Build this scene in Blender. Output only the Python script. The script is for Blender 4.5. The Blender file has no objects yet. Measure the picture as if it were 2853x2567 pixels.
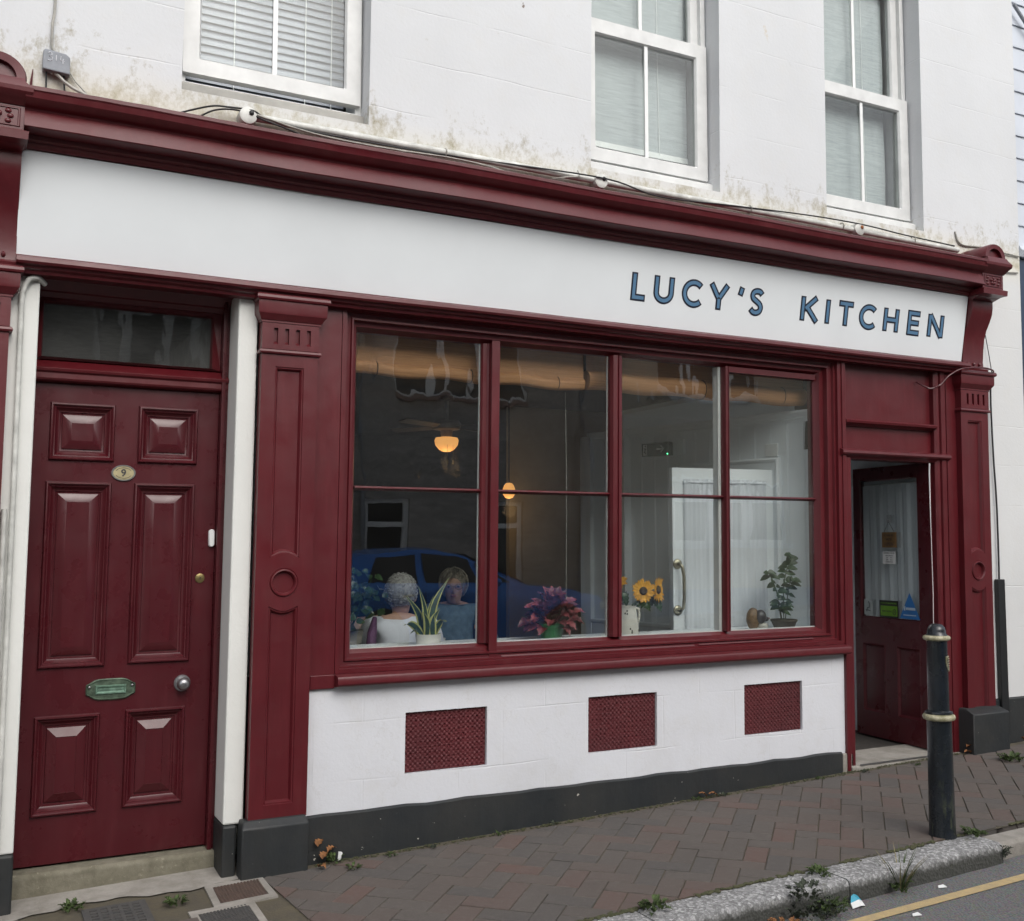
import bpy, bmesh, math, random
from mathutils import Vector, Matrix
from mathutils.geometry import tessellate_polygon
random.seed(7)
R = math.radians
scene = bpy.context.scene
col = scene.collection

# ------------------------------------------------------------ camera
cam_data = bpy.data.cameras.new('camera'); cam = bpy.data.objects.new('camera', cam_data); col.objects.link(cam)
CX = Vector((0.88693612, 0.03605812, 0.4604825)); CY = Vector((-0.46189211, 0.06923965, 0.88422935)); CZ = Vector((0.0, -0.99694818, 0.07806611))
M = Matrix(((CX[0], -CX[1], -CX[2], 0.0), (CY[0], -CY[1], -CY[2], -4.61), (CZ[0], -CZ[1], -CZ[2], 1.6), (0, 0, 0, 1)))
cam.matrix_world = M
cam_data.sensor_fit = 'HORIZONTAL'; cam_data.sensor_width = 36.0; cam_data.lens = 2950 / 2853 * 36
cam_data.clip_start = 0.05; cam_data.clip_end = 1200
scene.camera = cam

# ------------------------------------------------------------ overcast daylight
SUN_EL, SUN_AZ = R(42), R(178)      # azimuth measured clockwise from +y (street side is -y)
world = bpy.data.worlds.new('World'); scene.world = world; world.use_nodes = True
wn = world.node_tree; bg = wn.nodes['Background']
sky = wn.nodes.new('ShaderNodeTexSky'); sky.sky_type = 'NISHITA'; sky.sun_disc = False
sky.sun_elevation = SUN_EL; sky.sun_rotation = SUN_AZ; sky.dust_density = 4.0; sky.air_density = 1.0
hs = wn.nodes.new('ShaderNodeHueSaturation'); hs.inputs['Saturation'].default_value = 0.34
wn.links.new(sky.outputs[0], hs.inputs['Color']); wn.links.new(hs.outputs[0], bg.inputs[0])
bg.inputs[1].default_value = 0.15
sun_d = bpy.data.lights.new('sun', 'SUN'); sun = bpy.data.objects.new('sun', sun_d); col.objects.link(sun)
sun_d.energy = 0.52; sun_d.angle = R(80); sun_d.color = (1.0, 0.97, 0.93)
sd = Vector((math.sin(SUN_AZ) * math.cos(SUN_EL), math.cos(SUN_AZ) * math.cos(SUN_EL), math.sin(SUN_EL)))
sun.rotation_euler = sd.to_track_quat('Z', 'Y').to_euler()
scene.view_settings.view_transform = 'Standard'; scene.view_settings.look = 'None'
scene.view_settings.exposure = 0.60; scene.view_settings.gamma = 1.0; scene.view_settings.use_curve_mapping = False
scene.render.engine = 'CYCLES'
scene.cycles.use_denoising = True
scene.cycles.max_bounces = 7; scene.cycles.diffuse_bounces = 4; scene.cycles.glossy_bounces = 4
scene.cycles.transmission_bounces = 4; scene.cycles.transparent_max_bounces = 24
scene.cycles.caustics_reflective = False; scene.cycles.caustics_refractive = False
scene.cycles.sample_clamp_indirect = 6.0

# ------------------------------------------------------------ materials
class NT:
    def __init__(s, name):
        s.m = bpy.data.materials.new(name); s.m.use_nodes = True; s.t = s.m.node_tree
        s.b = s.t.nodes['Principled BSDF']; s.out = s.t.nodes['Material Output']
    def n(s, typ, **kw):
        x = s.t.nodes.new(typ)
        for k, v in kw.items():
            if k.startswith('i_'):
                key = k[2:]; key = int(key) if key.isdigit() else key.replace('_', ' ')
                x.inputs[key].default_value = v
            else: setattr(x, k, v)
        return x
    def l(s, a, b): s.t.links.new(a, b)
    def pos(s):
        return s.n('ShaderNodeNewGeometry').outputs['Position']
    def obj(s):
        return s.n('ShaderNodeTexCoord').outputs['Object']
    def map(s, v, scale=(1, 1, 1), rot=(0, 0, 0)):
        m = s.n('ShaderNodeMapping'); m.inputs['Scale'].default_value = scale; m.inputs['Rotation'].default_value = rot
        s.l(v, m.inputs[0]); return m.outputs[0]
    def noise(s, v, scale, detail=4.0, rough=0.55, dist=0.0):
        x = s.n('ShaderNodeTexNoise'); x.inputs['Scale'].default_value = scale; x.inputs['Detail'].default_value = detail
        x.inputs['Roughness'].default_value = rough; x.inputs['Distortion'].default_value = dist
        s.l(v, x.inputs['Vector']); return x.outputs['Fac']
    def vor(s, v, scale, feature='F1', out='Distance'):
        x = s.n('ShaderNodeTexVoronoi', feature=feature); x.inputs['Scale'].default_value = scale
        s.l(v, x.inputs['Vector']); return x.outputs[out]
    def ramp(s, f, stops, interp='LINEAR'):
        r = s.n('ShaderNodeValToRGB'); r.color_ramp.interpolation = interp
        while len(r.color_ramp.elements) < len(stops): r.color_ramp.elements.new(0.5)
        for e, (p, c) in zip(r.color_ramp.elements, stops):
            e.position = p; e.color = (c, c, c, 1) if isinstance(c, (int, float)) else (*c, 1)
        s.l(f, r.inputs[0]); return r.outputs[0]
    def mix(s, f, a, b, mode='MIX'):
        x = s.n('ShaderNodeMix', data_type='RGBA', blend_type=mode)
        for src, k in ((f, 0), (a, 6), (b, 7)):
            if isinstance(src, (int, float)): x.inputs[k].default_value = src
            elif isinstance(src, tuple): x.inputs[k].default_value = (*src, 1)
            else: s.l(src, x.inputs[k])
        return x.outputs[2]
    def math(s, op, a, b=0.0, c=None):
        x = s.n('ShaderNodeMath', operation=op)
        for i, src in enumerate((a, b, c)):
            if src is None: continue
            if isinstance(src, (int, float)): x.inputs[i].default_value = src
            else: s.l(src, x.inputs[i])
        return x.outputs[0]
    def bump(s, h, strength=0.3, dist=0.01, prev=None):
        x = s.n('ShaderNodeBump'); x.inputs['Strength'].default_value = strength; x.inputs['Distance'].default_value = dist
        s.l(h, x.inputs['Height'])
        if prev is not None: s.l(prev, x.inputs['Normal'])
        return x.outputs[0]
    def set(s, color=None, rough=None, normal=None, metal=None, spec=None):
        for v, k in ((color, 'Base Color'), (rough, 'Roughness'), (metal, 'Metallic'), (spec, 'Specular IOR Level')):
            if v is None: continue
            if isinstance(v, (int, float)): s.b.inputs[k].default_value = v
            elif isinstance(v, tuple): s.b.inputs[k].default_value = (*v, 1)
            else: s.l(v, s.b.inputs[k])
        if normal is not None: s.l(normal, s.b.inputs['Normal'])
        return s.m

def m_paint(name, base, dark, rough=0.32, bumpy=0.25, chips=None, streak=True):
    t = NT(name); p = t.pos()
    n1 = t.noise(p, 3.0, 5); n2 = t.noise(t.map(p, (30, 30, 4)), 1.0, 4)
    c = t.mix(t.ramp(n1, [(0.3, 0.0), (0.7, 1.0)]), base, dark)
    c = t.mix(t.math('MULTIPLY', t.ramp(n2, [(0.5, 0.0), (0.8, 1.0)]), 0.35), c, tuple(min(1, x * 1.5 + .01) for x in base))
    dirt = t.ramp(t.noise(p, 14.0, 8, 0.7), [(0.5, 0.0), (0.75, 1.0)])
    c = t.mix(t.math('MULTIPLY', dirt, 0.07), c, (0.10, 0.075, 0.06))
    if chips:
        ch = t.ramp(t.noise(p, 34.0, 4, 0.6), [(0.715, 0.0), (0.728, 1.0)])
        c = t.mix(ch, c, chips)
    r = t.math('MULTIPLY_ADD', t.noise(p, 9.0, 5), 0.3, rough - 0.15)
    h = t.math('ADD', t.math('MULTIPLY', t.noise(p, 30.0, 6), 0.7), t.math('MULTIPLY', n2, 0.4))
    b = t.bump(h, bumpy, 0.006)
    return t.set(c, r, b)

def m_plain(name, c, rough=0.5, metal=0.0, var=0.15, scale=20.0, bump=0.1, emis=None):
    t = NT(name); p = t.obj()
    d = tuple(x * (1 - var * 2) for x in c)
    n = t.noise(p, scale, 5)
    cc = t.mix(t.ramp(n, [(0.3, 0.0), (0.7, 1.0)]), c, d)
    t.set(cc, rough, t.bump(n, bump, 0.004) if bump else None, metal)
    if emis:
        t.b.inputs['Emission Color'].default_value = (*emis[0], 1); t.b.inputs['Emission Strength'].default_value = emis[1]
    return t.m

def m_render_wall(name, scored=True, stains=True, base=(0.615, 0.63, 0.645)):
    t = NT(name); p = t.pos()
    sx = t.n('ShaderNodeSeparateXYZ'); t.l(p, sx.inputs[0]); X, Y, Z = sx.outputs
    c = t.mix(t.ramp(t.noise(p, 1.3, 5), [(0.3, 0.0), (0.75, 1.0)]), base, tuple(x * 0.9 for x in base))
    c = t.mix(t.math('MULTIPLY', t.ramp(t.noise(p, 7.0, 6, 0.7), [(0.5, 0.0), (0.8, 1.0)]), 0.35), c, (0.58, 0.57, 0.54))
    blot = t.ramp(t.noise(p, 26.0, 4, 0.7), [(0.68, 0.0), (0.78, 1.0)])
    c = t.mix(t.math('MULTIPLY', blot, 0.35), c, (0.42, 0.40, 0.36))
    if stains:
        st = t.noise(t.map(p, (5, 5, 3.4)), 1.0, 8, 0.75)
        st2 = t.noise(t.map(p, (22, 22, 16)), 1.0, 6, 0.8)
        band = t.ramp(Z, [(0.0, 1.0), (1.0, 0.0)])
        zr = t.n('ShaderNodeMapRange'); t.l(Z, zr.inputs[0]); zr.inputs[1].default_value = 3.44; zr.inputs[2].default_value = 3.80
        zr.inputs[3].default_value = 0.13; zr.inputs[4].default_value = -0.05
        gz = t.n('ShaderNodeMapRange'); t.l(Z, gz.inputs[0]); gz.inputs[1].default_value = 3.30; gz.inputs[2].default_value = 3.44
        k = t.math('MULTIPLY', t.math('ADD', t.math('MULTIPLY', t.math('ADD', st, st2), 0.5), zr.outputs[0]), gz.outputs[0])
        c = t.mix(t.math('MULTIPLY', t.ramp(k, [(0.55, 0.0), (0.66, 1.0)]), 0.8), c, (0.28, 0.25, 0.17))
        c = t.mix(t.math('MULTIPLY', t.ramp(k, [(0.66, 0.0), (0.72, 1.0)]), 0.8), c, (0.07, 0.075, 0.03))
        zz = t.n('ShaderNodeMapRange'); t.l(Z, zz.inputs[0]); zz.inputs[1].default_value = 3.44; zz.inputs[2].default_value = 3.62
        zz.inputs[3].default_value = 0.55; zz.inputs[4].default_value = 0.0
        c = t.mix(t.math('MULTIPLY', zz.outputs[0], t.math('MULTIPLY_ADD', gz.outputs[0], 0.8, 0.2)), c, (0.64, 0.60, 0.47))
    if stains:     # two old marks on the upper wall
        for (bx, bz, rx, rz, cc_) in ((2.464, 4.35, 0.022, 0.035, (0.10, 0.05, 0.02)), (4.075, 4.57, 0.030, 0.11, (0.50, 0.40, 0.24))):
            dx = t.math('DIVIDE', t.math('SUBTRACT', t.math('MULTIPLY_ADD', Z, 0.25, X), bx + 0.25 * bz), rx); dz = t.math('DIVIDE', t.math('SUBTRACT', Z, bz), rz)
            dd = t.math('ADD', t.math('ADD', t.math('MULTIPLY', dx, dx), t.math('MULTIPLY', dz, dz)), t.math('MULTIPLY', t.noise(p, 60.0, 4, 0.7), 1.6))
            c = t.mix(t.ramp(dd, [(0.85, 0.8), (1.0, 0.0)]) if cc_[0] < .2 else t.ramp(dd, [(0.6, 0.7), (1.0, 0.0)]), c, cc_)
    h = t.math('ADD', t.math('MULTIPLY', t.noise(p, 55.0, 5, 0.6), 0.5), t.math('MULTIPLY', t.noise(p, 8.0, 4), 0.8))
    nrm = t.bump(h, 0.35, 0.006)
    if scored:
        wob = t.math('MULTIPLY', t.math('SUBTRACT', t.noise(p, 2.0, 2), 0.5), 0.03)
        zz2 = t.math('ADD', Z, wob)
        fr = t.math('FRACT', t.math('DIVIDE', t.math('SUBTRACT', zz2, 3.663 - 2.6), 0.26))
        d = t.math('ABSOLUTE', t.math('SUBTRACT', fr, 0.5))
        ln = t.ramp(d, [(0.484, 1.0), (0.497, 0.0)])
        gate = t.ramp(t.noise(p, 2.4, 3), [(0.42, 0.0), (0.56, 1.0)])
        ln2 = t.math('MAXIMUM', ln, gate)
        nrm = t.bump(ln2, 0.36, 0.004, nrm)
        if not stains:
            row = t.math('FLOOR', t.math('DIVIDE', t.math('SUBTRACT', zz2, 0.543), 0.26)); fx = t.math('FRACT', t.math('MULTIPLY_ADD', row, 0.5, t.math('DIVIDE', X, 0.47)))
            vl = t.ramp(t.math('ABSOLUTE', t.math('SUBTRACT', fx, 0.5)), [(0.490, 1.0), (0.4985, 0.0)]); vl2 = t.math('MAXIMUM', vl, t.ramp(t.noise(p, 3.1, 3), [(0.45, 0.0), (0.6, 1.0)]))
            nrm = t.bump(vl2, 0.45, 0.003, nrm)
            c = t.mix(t.math('MULTIPLY', t.ramp(t.noise(p, 2.6, 7, 0.7), [(0.52, 0.0), (0.72, 1.0)]), 0.30), c, (0.50, 0.49, 0.47))
            crk = t.ramp(t.math('ABSOLUTE', t.math('SUBTRACT', t.noise(p, 2.3, 5, 0.6), 0.5)), [(0.0, 0.22), (0.003, 0.0)]); c = t.mix(crk, c, (0.45, 0.44, 0.42))
    t.set(c, 0.75, nrm); return t.m

M_BURG = m_paint('burgundy gloss paint', (0.092, 0.0076, 0.0115), (0.076, 0.0068, 0.0104), rough=0.36, bumpy=0.13)
M_VENT = m_paint('matt burgundy vent paint', (0.090, 0.0085, 0.0120), (0.060, 0.006, 0.009), rough=0.65)
M_BURG_D = m_paint('burgundy door paint', (0.066, 0.0070, 0.0108), (0.057, 0.0063, 0.0098), rough=0.30, bumpy=0.06)
M_WALL = m_render_wall('white masonry paint')
M_RISER = m_render_wall('white riser paint', True, False, (0.655, 0.67, 0.705))
M_WALL2 = m_render_wall('plain white render', False, False, (0.68, 0.69, 0.68))
M_PIER = m_render_wall('weathered pier paint', False, False, (0.70, 0.71, 0.68))
M_BLACK = m_paint('black masonry paint', (0.011, 0.0145, 0.017), (0.024, 0.025, 0.024), rough=0.6, bumpy=0.5, chips=(0.45, 0.43, 0.38))
M_SIGNW = m_plain('white sign paint', (0.71, 0.745, 0.76), 0.38, 0, 0.03, 2.5, 0.05)
M_BLUE = m_plain('blue lettering paint', (0.09, 0.195, 0.32), 0.4, 0, 0.08, 20)
M_NAVY = m_plain('navy outline paint', (0.008, 0.010, 0.022), 0.4, 0, 0.0)
M_UPVC = m_plain('white upvc', (0.68, 0.69, 0.68), 0.35, 0, 0.09, 9, 0.05)
M_GREYMET = m_plain('grey board', (0.26, 0.28, 0.31), 0.6, 0, 0.12, 25)
M_WHITEP = m_plain('white gloss', (0.78, 0.79, 0.78), 0.35, 0, 0.05)
M_INWALL = m_plain('white interior paint', (0.88, 0.92, 0.95), 0.5, 0, 0.05, 3, 0.02)
M_INCREAM = m_plain('cream interior paint', (0.45, 0.42, 0.34), 0.7, 0, 0.1, 3, 0.02)
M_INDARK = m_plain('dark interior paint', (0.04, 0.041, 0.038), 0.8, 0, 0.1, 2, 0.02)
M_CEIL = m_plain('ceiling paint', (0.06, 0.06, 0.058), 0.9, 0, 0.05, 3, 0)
M_FLOORW = m_plain('floor boards', (0.30, 0.22, 0.15), 0.5, 0, 0.2, 4)
M_PULL = m_plain('dull nickel brass', (0.50, 0.46, 0.34), 0.3, 0.9, 0.15, 30)
M_BRASS = m_plain('aged brass', (0.42, 0.33, 0.15), 0.35, 0.9, 0.2, 30)
M_STEEL = m_plain('dull steel', (0.42, 0.42, 0.43), 0.32, 0.9, 0.15, 40)
M_CHAR = m_plain('black metal', (0.012, 0.013, 0.014), 0.45, 0, 0.1)
M_CABLE = m_plain('black cable', (0.015, 0.015, 0.016), 0.5, 0, 0.0, 20, 0)
M_CABLEW = m_plain('dirty white cable', (0.42, 0.41, 0.37), 0.5, 0, 0.2, 30, 0)
M_PIPEW = m_plain('white conduit', (0.66, 0.67, 0.63), 0.45, 0, 0.2, 14, 0.05)
M_GREEN = m_plain('leaf green', (0.026, 0.066, 0.018), 0.4, 0, 0.3, 14)
M_PAPER = m_plain('white paper', (0.72, 0.73, 0.72), 0.7, 0, 0.03)
M_INK = m_plain('ink', (0.03, 0.03, 0.035), 0.7, 0, 0.0)

def m_glass(name, wav=0.0, wscale=4.0, f0=1.5, tint=(0.96, 0.98, 0.97), dirt=0.0):
    m = bpy.data.materials.new(name); m.use_nodes = True; t = m.node_tree; t.nodes.clear()
    o = t.nodes.new('ShaderNodeOutputMaterial'); tr = t.nodes.new('ShaderNodeBsdfTransparent'); gl = t.nodes.new('ShaderNodeBsdfGlossy')
    tr.inputs[0].default_value = (*tint, 1); gl.inputs['Roughness'].default_value = 0.0
    fr = t.nodes.new('ShaderNodeFresnel'); mx = t.nodes.new('ShaderNodeMixShader'); ge = t.nodes.new('ShaderNodeNewGeometry')
    io = t.nodes.new('ShaderNodeMath'); io.operation = 'MULTIPLY_ADD'     # same index on both faces of the thin sheet
    t.links.new(ge.outputs['Backfacing'], io.inputs[0]); io.inputs[1].default_value = 1 / f0 - f0; io.inputs[2].default_value = f0
    t.links.new(io.outputs[0], fr.inputs[0])
    if wav:
        mp = t.nodes.new('ShaderNodeMapping'); mp.inputs['Scale'].default_value = (1.6, 1, 0.7); t.links.new(ge.outputs['Position'], mp.inputs[0])
        nz = t.nodes.new('ShaderNodeTexNoise'); nz.inputs['Scale'].default_value = wscale; nz.inputs['Detail'].default_value = 2.0; nz.inputs['Roughness'].default_value = 0.4
        t.links.new(mp.outputs[0], nz.inputs['Vector'])
        bp = t.nodes.new('ShaderNodeBump'); bp.inputs['Strength'].default_value = 1.0; bp.inputs['Distance'].default_value = wav
        t.links.new(nz.outputs['Fac'], bp.inputs['Height'])
        t.links.new(bp.outputs[0], gl.inputs['Normal'])
    t.links.new(fr.outputs[0], mx.inputs[0]); t.links.new(tr.outputs[0], mx.inputs[1]); t.links.new(gl.outputs[0], mx.inputs[2])
    last = mx.outputs[0]
    if dirt:
        df = t.nodes.new('ShaderNodeBsdfDiffuse'); df.inputs[0].default_value = (0.5, 0.5, 0.48, 1)
        nz = t.nodes.new('ShaderNodeTexNoise'); nz.inputs['Scale'].default_value = 5; nz.inputs['Detail'].default_value = 6
        t.links.new(ge.outputs['Position'], nz.inputs['Vector'])
        mu = t.nodes.new('ShaderNodeMath'); mu.operation = 'MULTIPLY'; mu.inputs[1].default_value = dirt; t.links.new(nz.outputs['Fac'], mu.inputs[0])
        m2 = t.nodes.new('ShaderNodeMixShader'); t.links.new(mu.outputs[0], m2.inputs[0]); t.links.new(last, m2.inputs[1]); t.links.new(df.outputs[0], m2.inputs[2]); last = m2.outputs[0]
    t.links.new(last, o.inputs[0])
    return m
M_GLASS_OLD = m_glass('old wavy glass', 0.0016, 5.0, 1.98, dirt=0.008)
M_GLASS = m_glass('window glass', 0.0006, 2.5, 1.98, dirt=0.01)
M_GLASS_UP = m_glass('upper window glass', 0.0002, 2.0, 1.5, dirt=0.05)
M_GLASS_DK = m_plain('dark glass', (0.01, 0.011, 0.012), 0.06, 0, 0.0, 5, 0)
M_FAN = m_glass('dusty fanlight glass', 0.0008, 5.0, 1.5, (0.85, 0.88, 0.87), dirt=0.12)

# ------------------------------------------------------------ mesh builder
LK = 0.011
def ln(v): return (v[0] + LK * (v[2] - 1.8), v[1], v[2])
class MB:
    def __init__(s, lean=False): s.v = []; s.f = []; s.mi = []; s.lean = lean
    def vert(s, p): s.v.append(tuple(p)); return len(s.v) - 1
    def face(s, pts, m=0):
        ids = [s.vert(p) for p in pts]; s.f.append(ids); s.mi.append(m)
    def loft(s, rings, m=0, closed=True, cap0=True, cap1=True):
        base = []
        for r in rings: base.append([s.vert(p) for p in r])
        n = len(rings[0])
        for a, b in zip(base[:-1], base[1:]):
            for i in range(n if closed else n - 1):
                j = (i + 1) % n; s.f.append([a[i], a[j], b[j], b[i]]); s.mi.append(m)
        if closed and cap0: s.f.append(base[0][::-1]); s.mi.append(m)
        if closed and cap1: s.f.append(base[-1][:]); s.mi.append(m)
    def box(s, x0, x1, y0, y1, z0, z1, m=0):
        s.loft([[(x0, y0, z0), (x1, y0, z0), (x1, y1, z0), (x0, y1, z0)], [(x0, y0, z1), (x1, y0, z1), (x1, y1, z1), (x0, y1, z1)]], m)
    def xprism(s, prof, x0, x1, m=0):      # prof of (y,z)
        s.loft([[(x0, y, z) for y, z in prof], [(x1, y, z) for y, z in prof]], m)
    def zprism(s, prof, z0, z1, m=0):
        s.loft([[(x, y, z0) for x, y in prof], [(x, y, z1) for x, y in prof]], m)
    def yprism(s, prof, y0, y1, m=0):      # prof of (x,z)
        s.loft([[(x, y0, z) for x, z in prof], [(x, y1, z) for x, z in prof]], m)
    def tube(s, pts, r, n=8, m=0, cap=True):
        pts = [Vector(p) for p in pts]; rings = []; up = None
        for i, p in enumerate(pts):
            t = (pts[min(i + 1, len(pts) - 1)] - pts[max(i - 1, 0)]).normalized()
            if up is None:
                up = Vector((0, 0, 1)) if abs(t.z) < 0.9 else Vector((1, 0, 0))
            a = t.cross(up).normalized(); up = a.cross(t).normalized()
            rr = r[i] if isinstance(r, (list, tuple)) else r
            rings.append([p + (a * math.cos(2 * math.pi * k / n) + up * math.sin(2 * math.pi * k / n)) * rr for k in range(n)])
        s.loft(rings, m, True, cap, cap)
    def lathe(s, c, prof, n=24, m=0, axis='z'):
        rings = []
        for r, h in prof:
            ring = []
            for k in range(n):
                a = 2 * math.pi * k / n; x, y = r * math.cos(a), r * math.sin(a)
                ring.append((c[0] + x, c[1] + y, c[2] + h) if axis == 'z' else (c[0] + x, c[1] + h, c[2] + y))
            rings.append(ring)
        s.loft(rings, m)
    def ell(s, c, r, nu=16, nv=10, m=0, fn=None):
        rings = []
        for j in range(nv + 1):
            ph = math.pi * (j + 0.02) / (nv + 0.04) ; ring = []
            for i in range(nu):
                th = 2 * math.pi * i / nu
                d = Vector((math.sin(ph) * math.cos(th), math.sin(ph) * math.sin(th), -math.cos(ph)))
                k = fn(d) if fn else 1.0
                ring.append((c[0] + d.x * r[0] * k, c[1] + d.y * r[1] * k, c[2] + d.z * r[2] * k))
            rings.append(ring)
        s.loft(rings, m)
    def plate(s, x0, x1, z0, z1, holes, y0, y1, m=0):     # slab with rectangular holes, in the x-z plane
        xs = sorted(set([x0, x1] + [h[0] for h in holes] + [h[1] for h in holes])); zs = sorted(set([z0, z1] + [h[2] for h in holes] + [h[3] for h in holes]))
        xs = [x for x in xs if x0 <= x <= x1]; zs = [z for z in zs if z0 <= z <= z1]
        for a, b in zip(xs[:-1], xs[1:]):
            for c, d in zip(zs[:-1], zs[1:]):
                mx, mz = (a + b) / 2, (c + d) / 2
                if any(h[0] < mx < h[1] and h[2] < mz < h[3] for h in holes): continue
                s.face([(a, y0, c), (b, y0, c), (b, y0, d), (a, y0, d)], m); s.face([(a, y1, c), (a, y1, d), (b, y1, d), (b, y1, c)], m)
        for h in [(x0, x1, z0, z1)] + list(holes):
            a, b, c, d = h
            s.face([(a, y0, c), (a, y1, c), (b, y1, c), (b, y0, c)], m); s.face([(a, y0, d), (b, y0, d), (b, y1, d), (a, y1, d)], m)
            s.face([(a, y0, c), (a, y0, d), (a, y1, d), (a, y1, c)], m); s.face([(b, y0, c), (b, y1, c), (b, y1, d), (b, y0, d)], m)
    def nested(s, x0, x1, z0, z1, prof, y, m=0, sides=(1, 1, 1, 1), cap=True):   # mitred moulding round a rectangle; prof (inset, dy)
        rings = []
        for i, dy in prof:
            a, b, c, d = x0 + i * sides[0], x1 - i * sides[1], z0 + i * sides[2], z1 - i * sides[3]
            rings.append([(a, y + dy, c), (b, y + dy, c), (b, y + dy, d), (a, y + dy, d)])
        s.loft(rings, m, True, False, cap)
    def polyplate(s, outer, holes, y, m=0):
        loops = [[Vector((x, z, 0)) for x, z in l] for l in [outer] + holes]
        flat = [p for l in loops for p in l]
        for tri in tessellate_polygon(loops):
            s.face([(flat[i].x, y, flat[i].y) for i in tri], m)
    def polynest(s, loop, prof, y, m=0, cap=True):
        area = sum(loop[i][0] * loop[(i + 1) % len(loop)][1] - loop[(i + 1) % len(loop)][0] * loop[i][1] for i in range(len(loop)))
        sg = 1 if area > 0 else -1; n = len(loop); dirs = []
        for i in range(n):
            p0, p1, p2 = Vector(loop[i - 1]), Vector(loop[i]), Vector(loop[(i + 1) % n])
            d1, d2 = (p1 - p0).normalized(), (p2 - p1).normalized()
            n1, n2 = Vector((-d1.y, d1.x)) * sg, Vector((-d2.y, d2.x)) * sg
            b = (n1 + n2); b = b / max(0.3, b.length_squared / 2) if b.length > 1e-6 else n1
            dirs.append(b)
        rings = [[(loop[i][0] + dirs[i].x * ins, y + dy, loop[i][1] + dirs[i].y * ins) for i in range(n)] for ins, dy in prof]
        s.loft(rings, m, True, False, False)
        if cap: s.polyplate([(p[0], p[2]) for p in rings[-1]], [], y + prof[-1][1], m)
    def build(s, name, mats, parent=None, smooth=None, bevel=0.0, origin=None):
        if not isinstance(mats, (list, tuple)): mats = [mats]
        vs = [ln(p) for p in s.v] if s.lean else s.v
        org = Vector(origin) if origin is not None else (parent.matrix_world.translation.copy() if parent else Vector((0, 0, 0)))
        pw = wloc(parent) if parent else Vector((0, 0, 0))
        if origin is None: org = pw
        me = bpy.data.meshes.new(name); me.from_pydata([tuple(Vector(v) - org) for v in vs], [], s.f)
        for m in mats: me.materials.append(m)
        me.polygons.foreach_set('material_index', s.mi)
        bm = bmesh.new(); bm.from_mesh(me); bmesh.ops.remove_doubles(bm, verts=bm.verts, dist=1e-5); bmesh.ops.recalc_face_normals(bm, faces=bm.faces); bm.to_mesh(me); bm.free()
        if smooth is not None:
            me.polygons.foreach_set('use_smooth', [True] * len(me.polygons)); me.set_sharp_from_angle(angle=R(smooth))
        o = bpy.data.objects.new(name, me); col.objects.link(o)
        if parent: o.parent = parent
        o.location = org - pw
        if bevel:
            b = o.modifiers.new('bevel', 'BEVEL'); b.width = bevel; b.segments = 2; b.limit_method = 'ANGLE'; b.angle_limit = R(40)
        return o
def wloc(o):
    v = Vector((0, 0, 0))
    while o is not None: v += o.location; o = o.parent
    return v
def tag(o, label=None, cat=None, group=None, kind=None):
    if label: o['label'] = label
    if cat: o['category'] = cat
    if group: o['group'] = group
    if kind: o['kind'] = kind
    return o
def thing(name, label, cat, loc=(0, 0, 0), group=None):
    o = bpy.data.objects.new(name, None); col.objects.link(o); o.location = loc; o.empty_display_size = 0.1
    return tag(o, label, cat, group)
def inst(o, name, parent, loc, rot=(0, 0, 0), sc=(1, 1, 1)):
    c = o.copy(); c.name = name; col.objects.link(c); c.parent = parent; c.location = loc; c.rotation_euler = rot; c.scale = sc
    return c
def text_mesh(txt, size, mat, name, parent, origin, xdir, zdir, align='CENTER', thick=0.0004, bold=0.0):
    cu = bpy.data.curves.new('t', 'FONT'); cu.body = txt; cu.size = size; cu.extrude = thick; cu.align_x = align; cu.align_y = 'CENTER'; cu.offset = bold
    to = bpy.data.objects.new('t', cu); col.objects.link(to); bpy.context.view_layer.update()
    me = bpy.data.meshes.new_from_object(to.evaluated_get(bpy.context.evaluated_depsgraph_get())); bpy.data.objects.remove(to)
    X, Z = Vector(xdir).normalized(), Vector(zdir).normalized(); N = X.cross(Z); O = Vector(origin) - wloc(parent)
    for v in me.vertices:
        v.co = O + X * v.co.x + Z * v.co.y + N * v.co.z
    me.materials.clear(); me.materials.append(mat)
    o = bpy.data.objects.new(name, me); col.objects.link(o); o.parent = parent; return o
# ================================================================ setting: ground
def pav(x, y): return 0.172 + 0.0285 * x + 0.02 * y
def road(x, y): return 0.0665 + 0.033 * x + 0.0195 * y
t = NT('asphalt'); p = t.pos()
c = t.mix(t.noise(p, 1.2, 4), (0.15, 0.152, 0.155), (0.19, 0.19, 0.185))
sp = t.vor(p, 130.0, out='Color'); sp = t.ramp(t.n('ShaderNodeRGBToBW').outputs[0], [(0, 0), (1, 1)]) if False else sp
c = t.mix(0.38, c, t.mix(1.0, sp, (0.16, 0.155, 0.15), 'MULTIPLY'))
crack = t.ramp(t.noise(p, 9.0, 6, 0.7), [(0.6, 0.0), (0.72, 1.0)])
c = t.mix(t.math('MULTIPLY', crack, 0.4), c, (0.09, 0.085, 0.07))
M_ASPH = t.set(c, 0.9, t.bump(t.math('ADD', t.vor(p, 110.0), t.noise(p, 30, 6)), 0.8, 0.006))
t = NT('kerb granite'); p = t.pos()
ag = t.vor(p, 85.0, out='Color'); sepc = t.n('ShaderNodeSeparateColor'); t.l(ag, sepc.inputs[0])
pebble = t.ramp(sepc.outputs[0], [(0.0, 0.17), (0.4, 0.24), (0.7, 0.33), (1.0, 0.45)])
edge = t.ramp(t.vor(p, 85.0, 'DISTANCE_TO_EDGE'), [(0.0, 0.6), (0.12, 1.0)])
cc = t.mix(1.0, pebble, edge, 'MULTIPLY')
sx = t.n('ShaderNodeSeparateXYZ'); t.l(p, sx.inputs[0])
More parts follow.
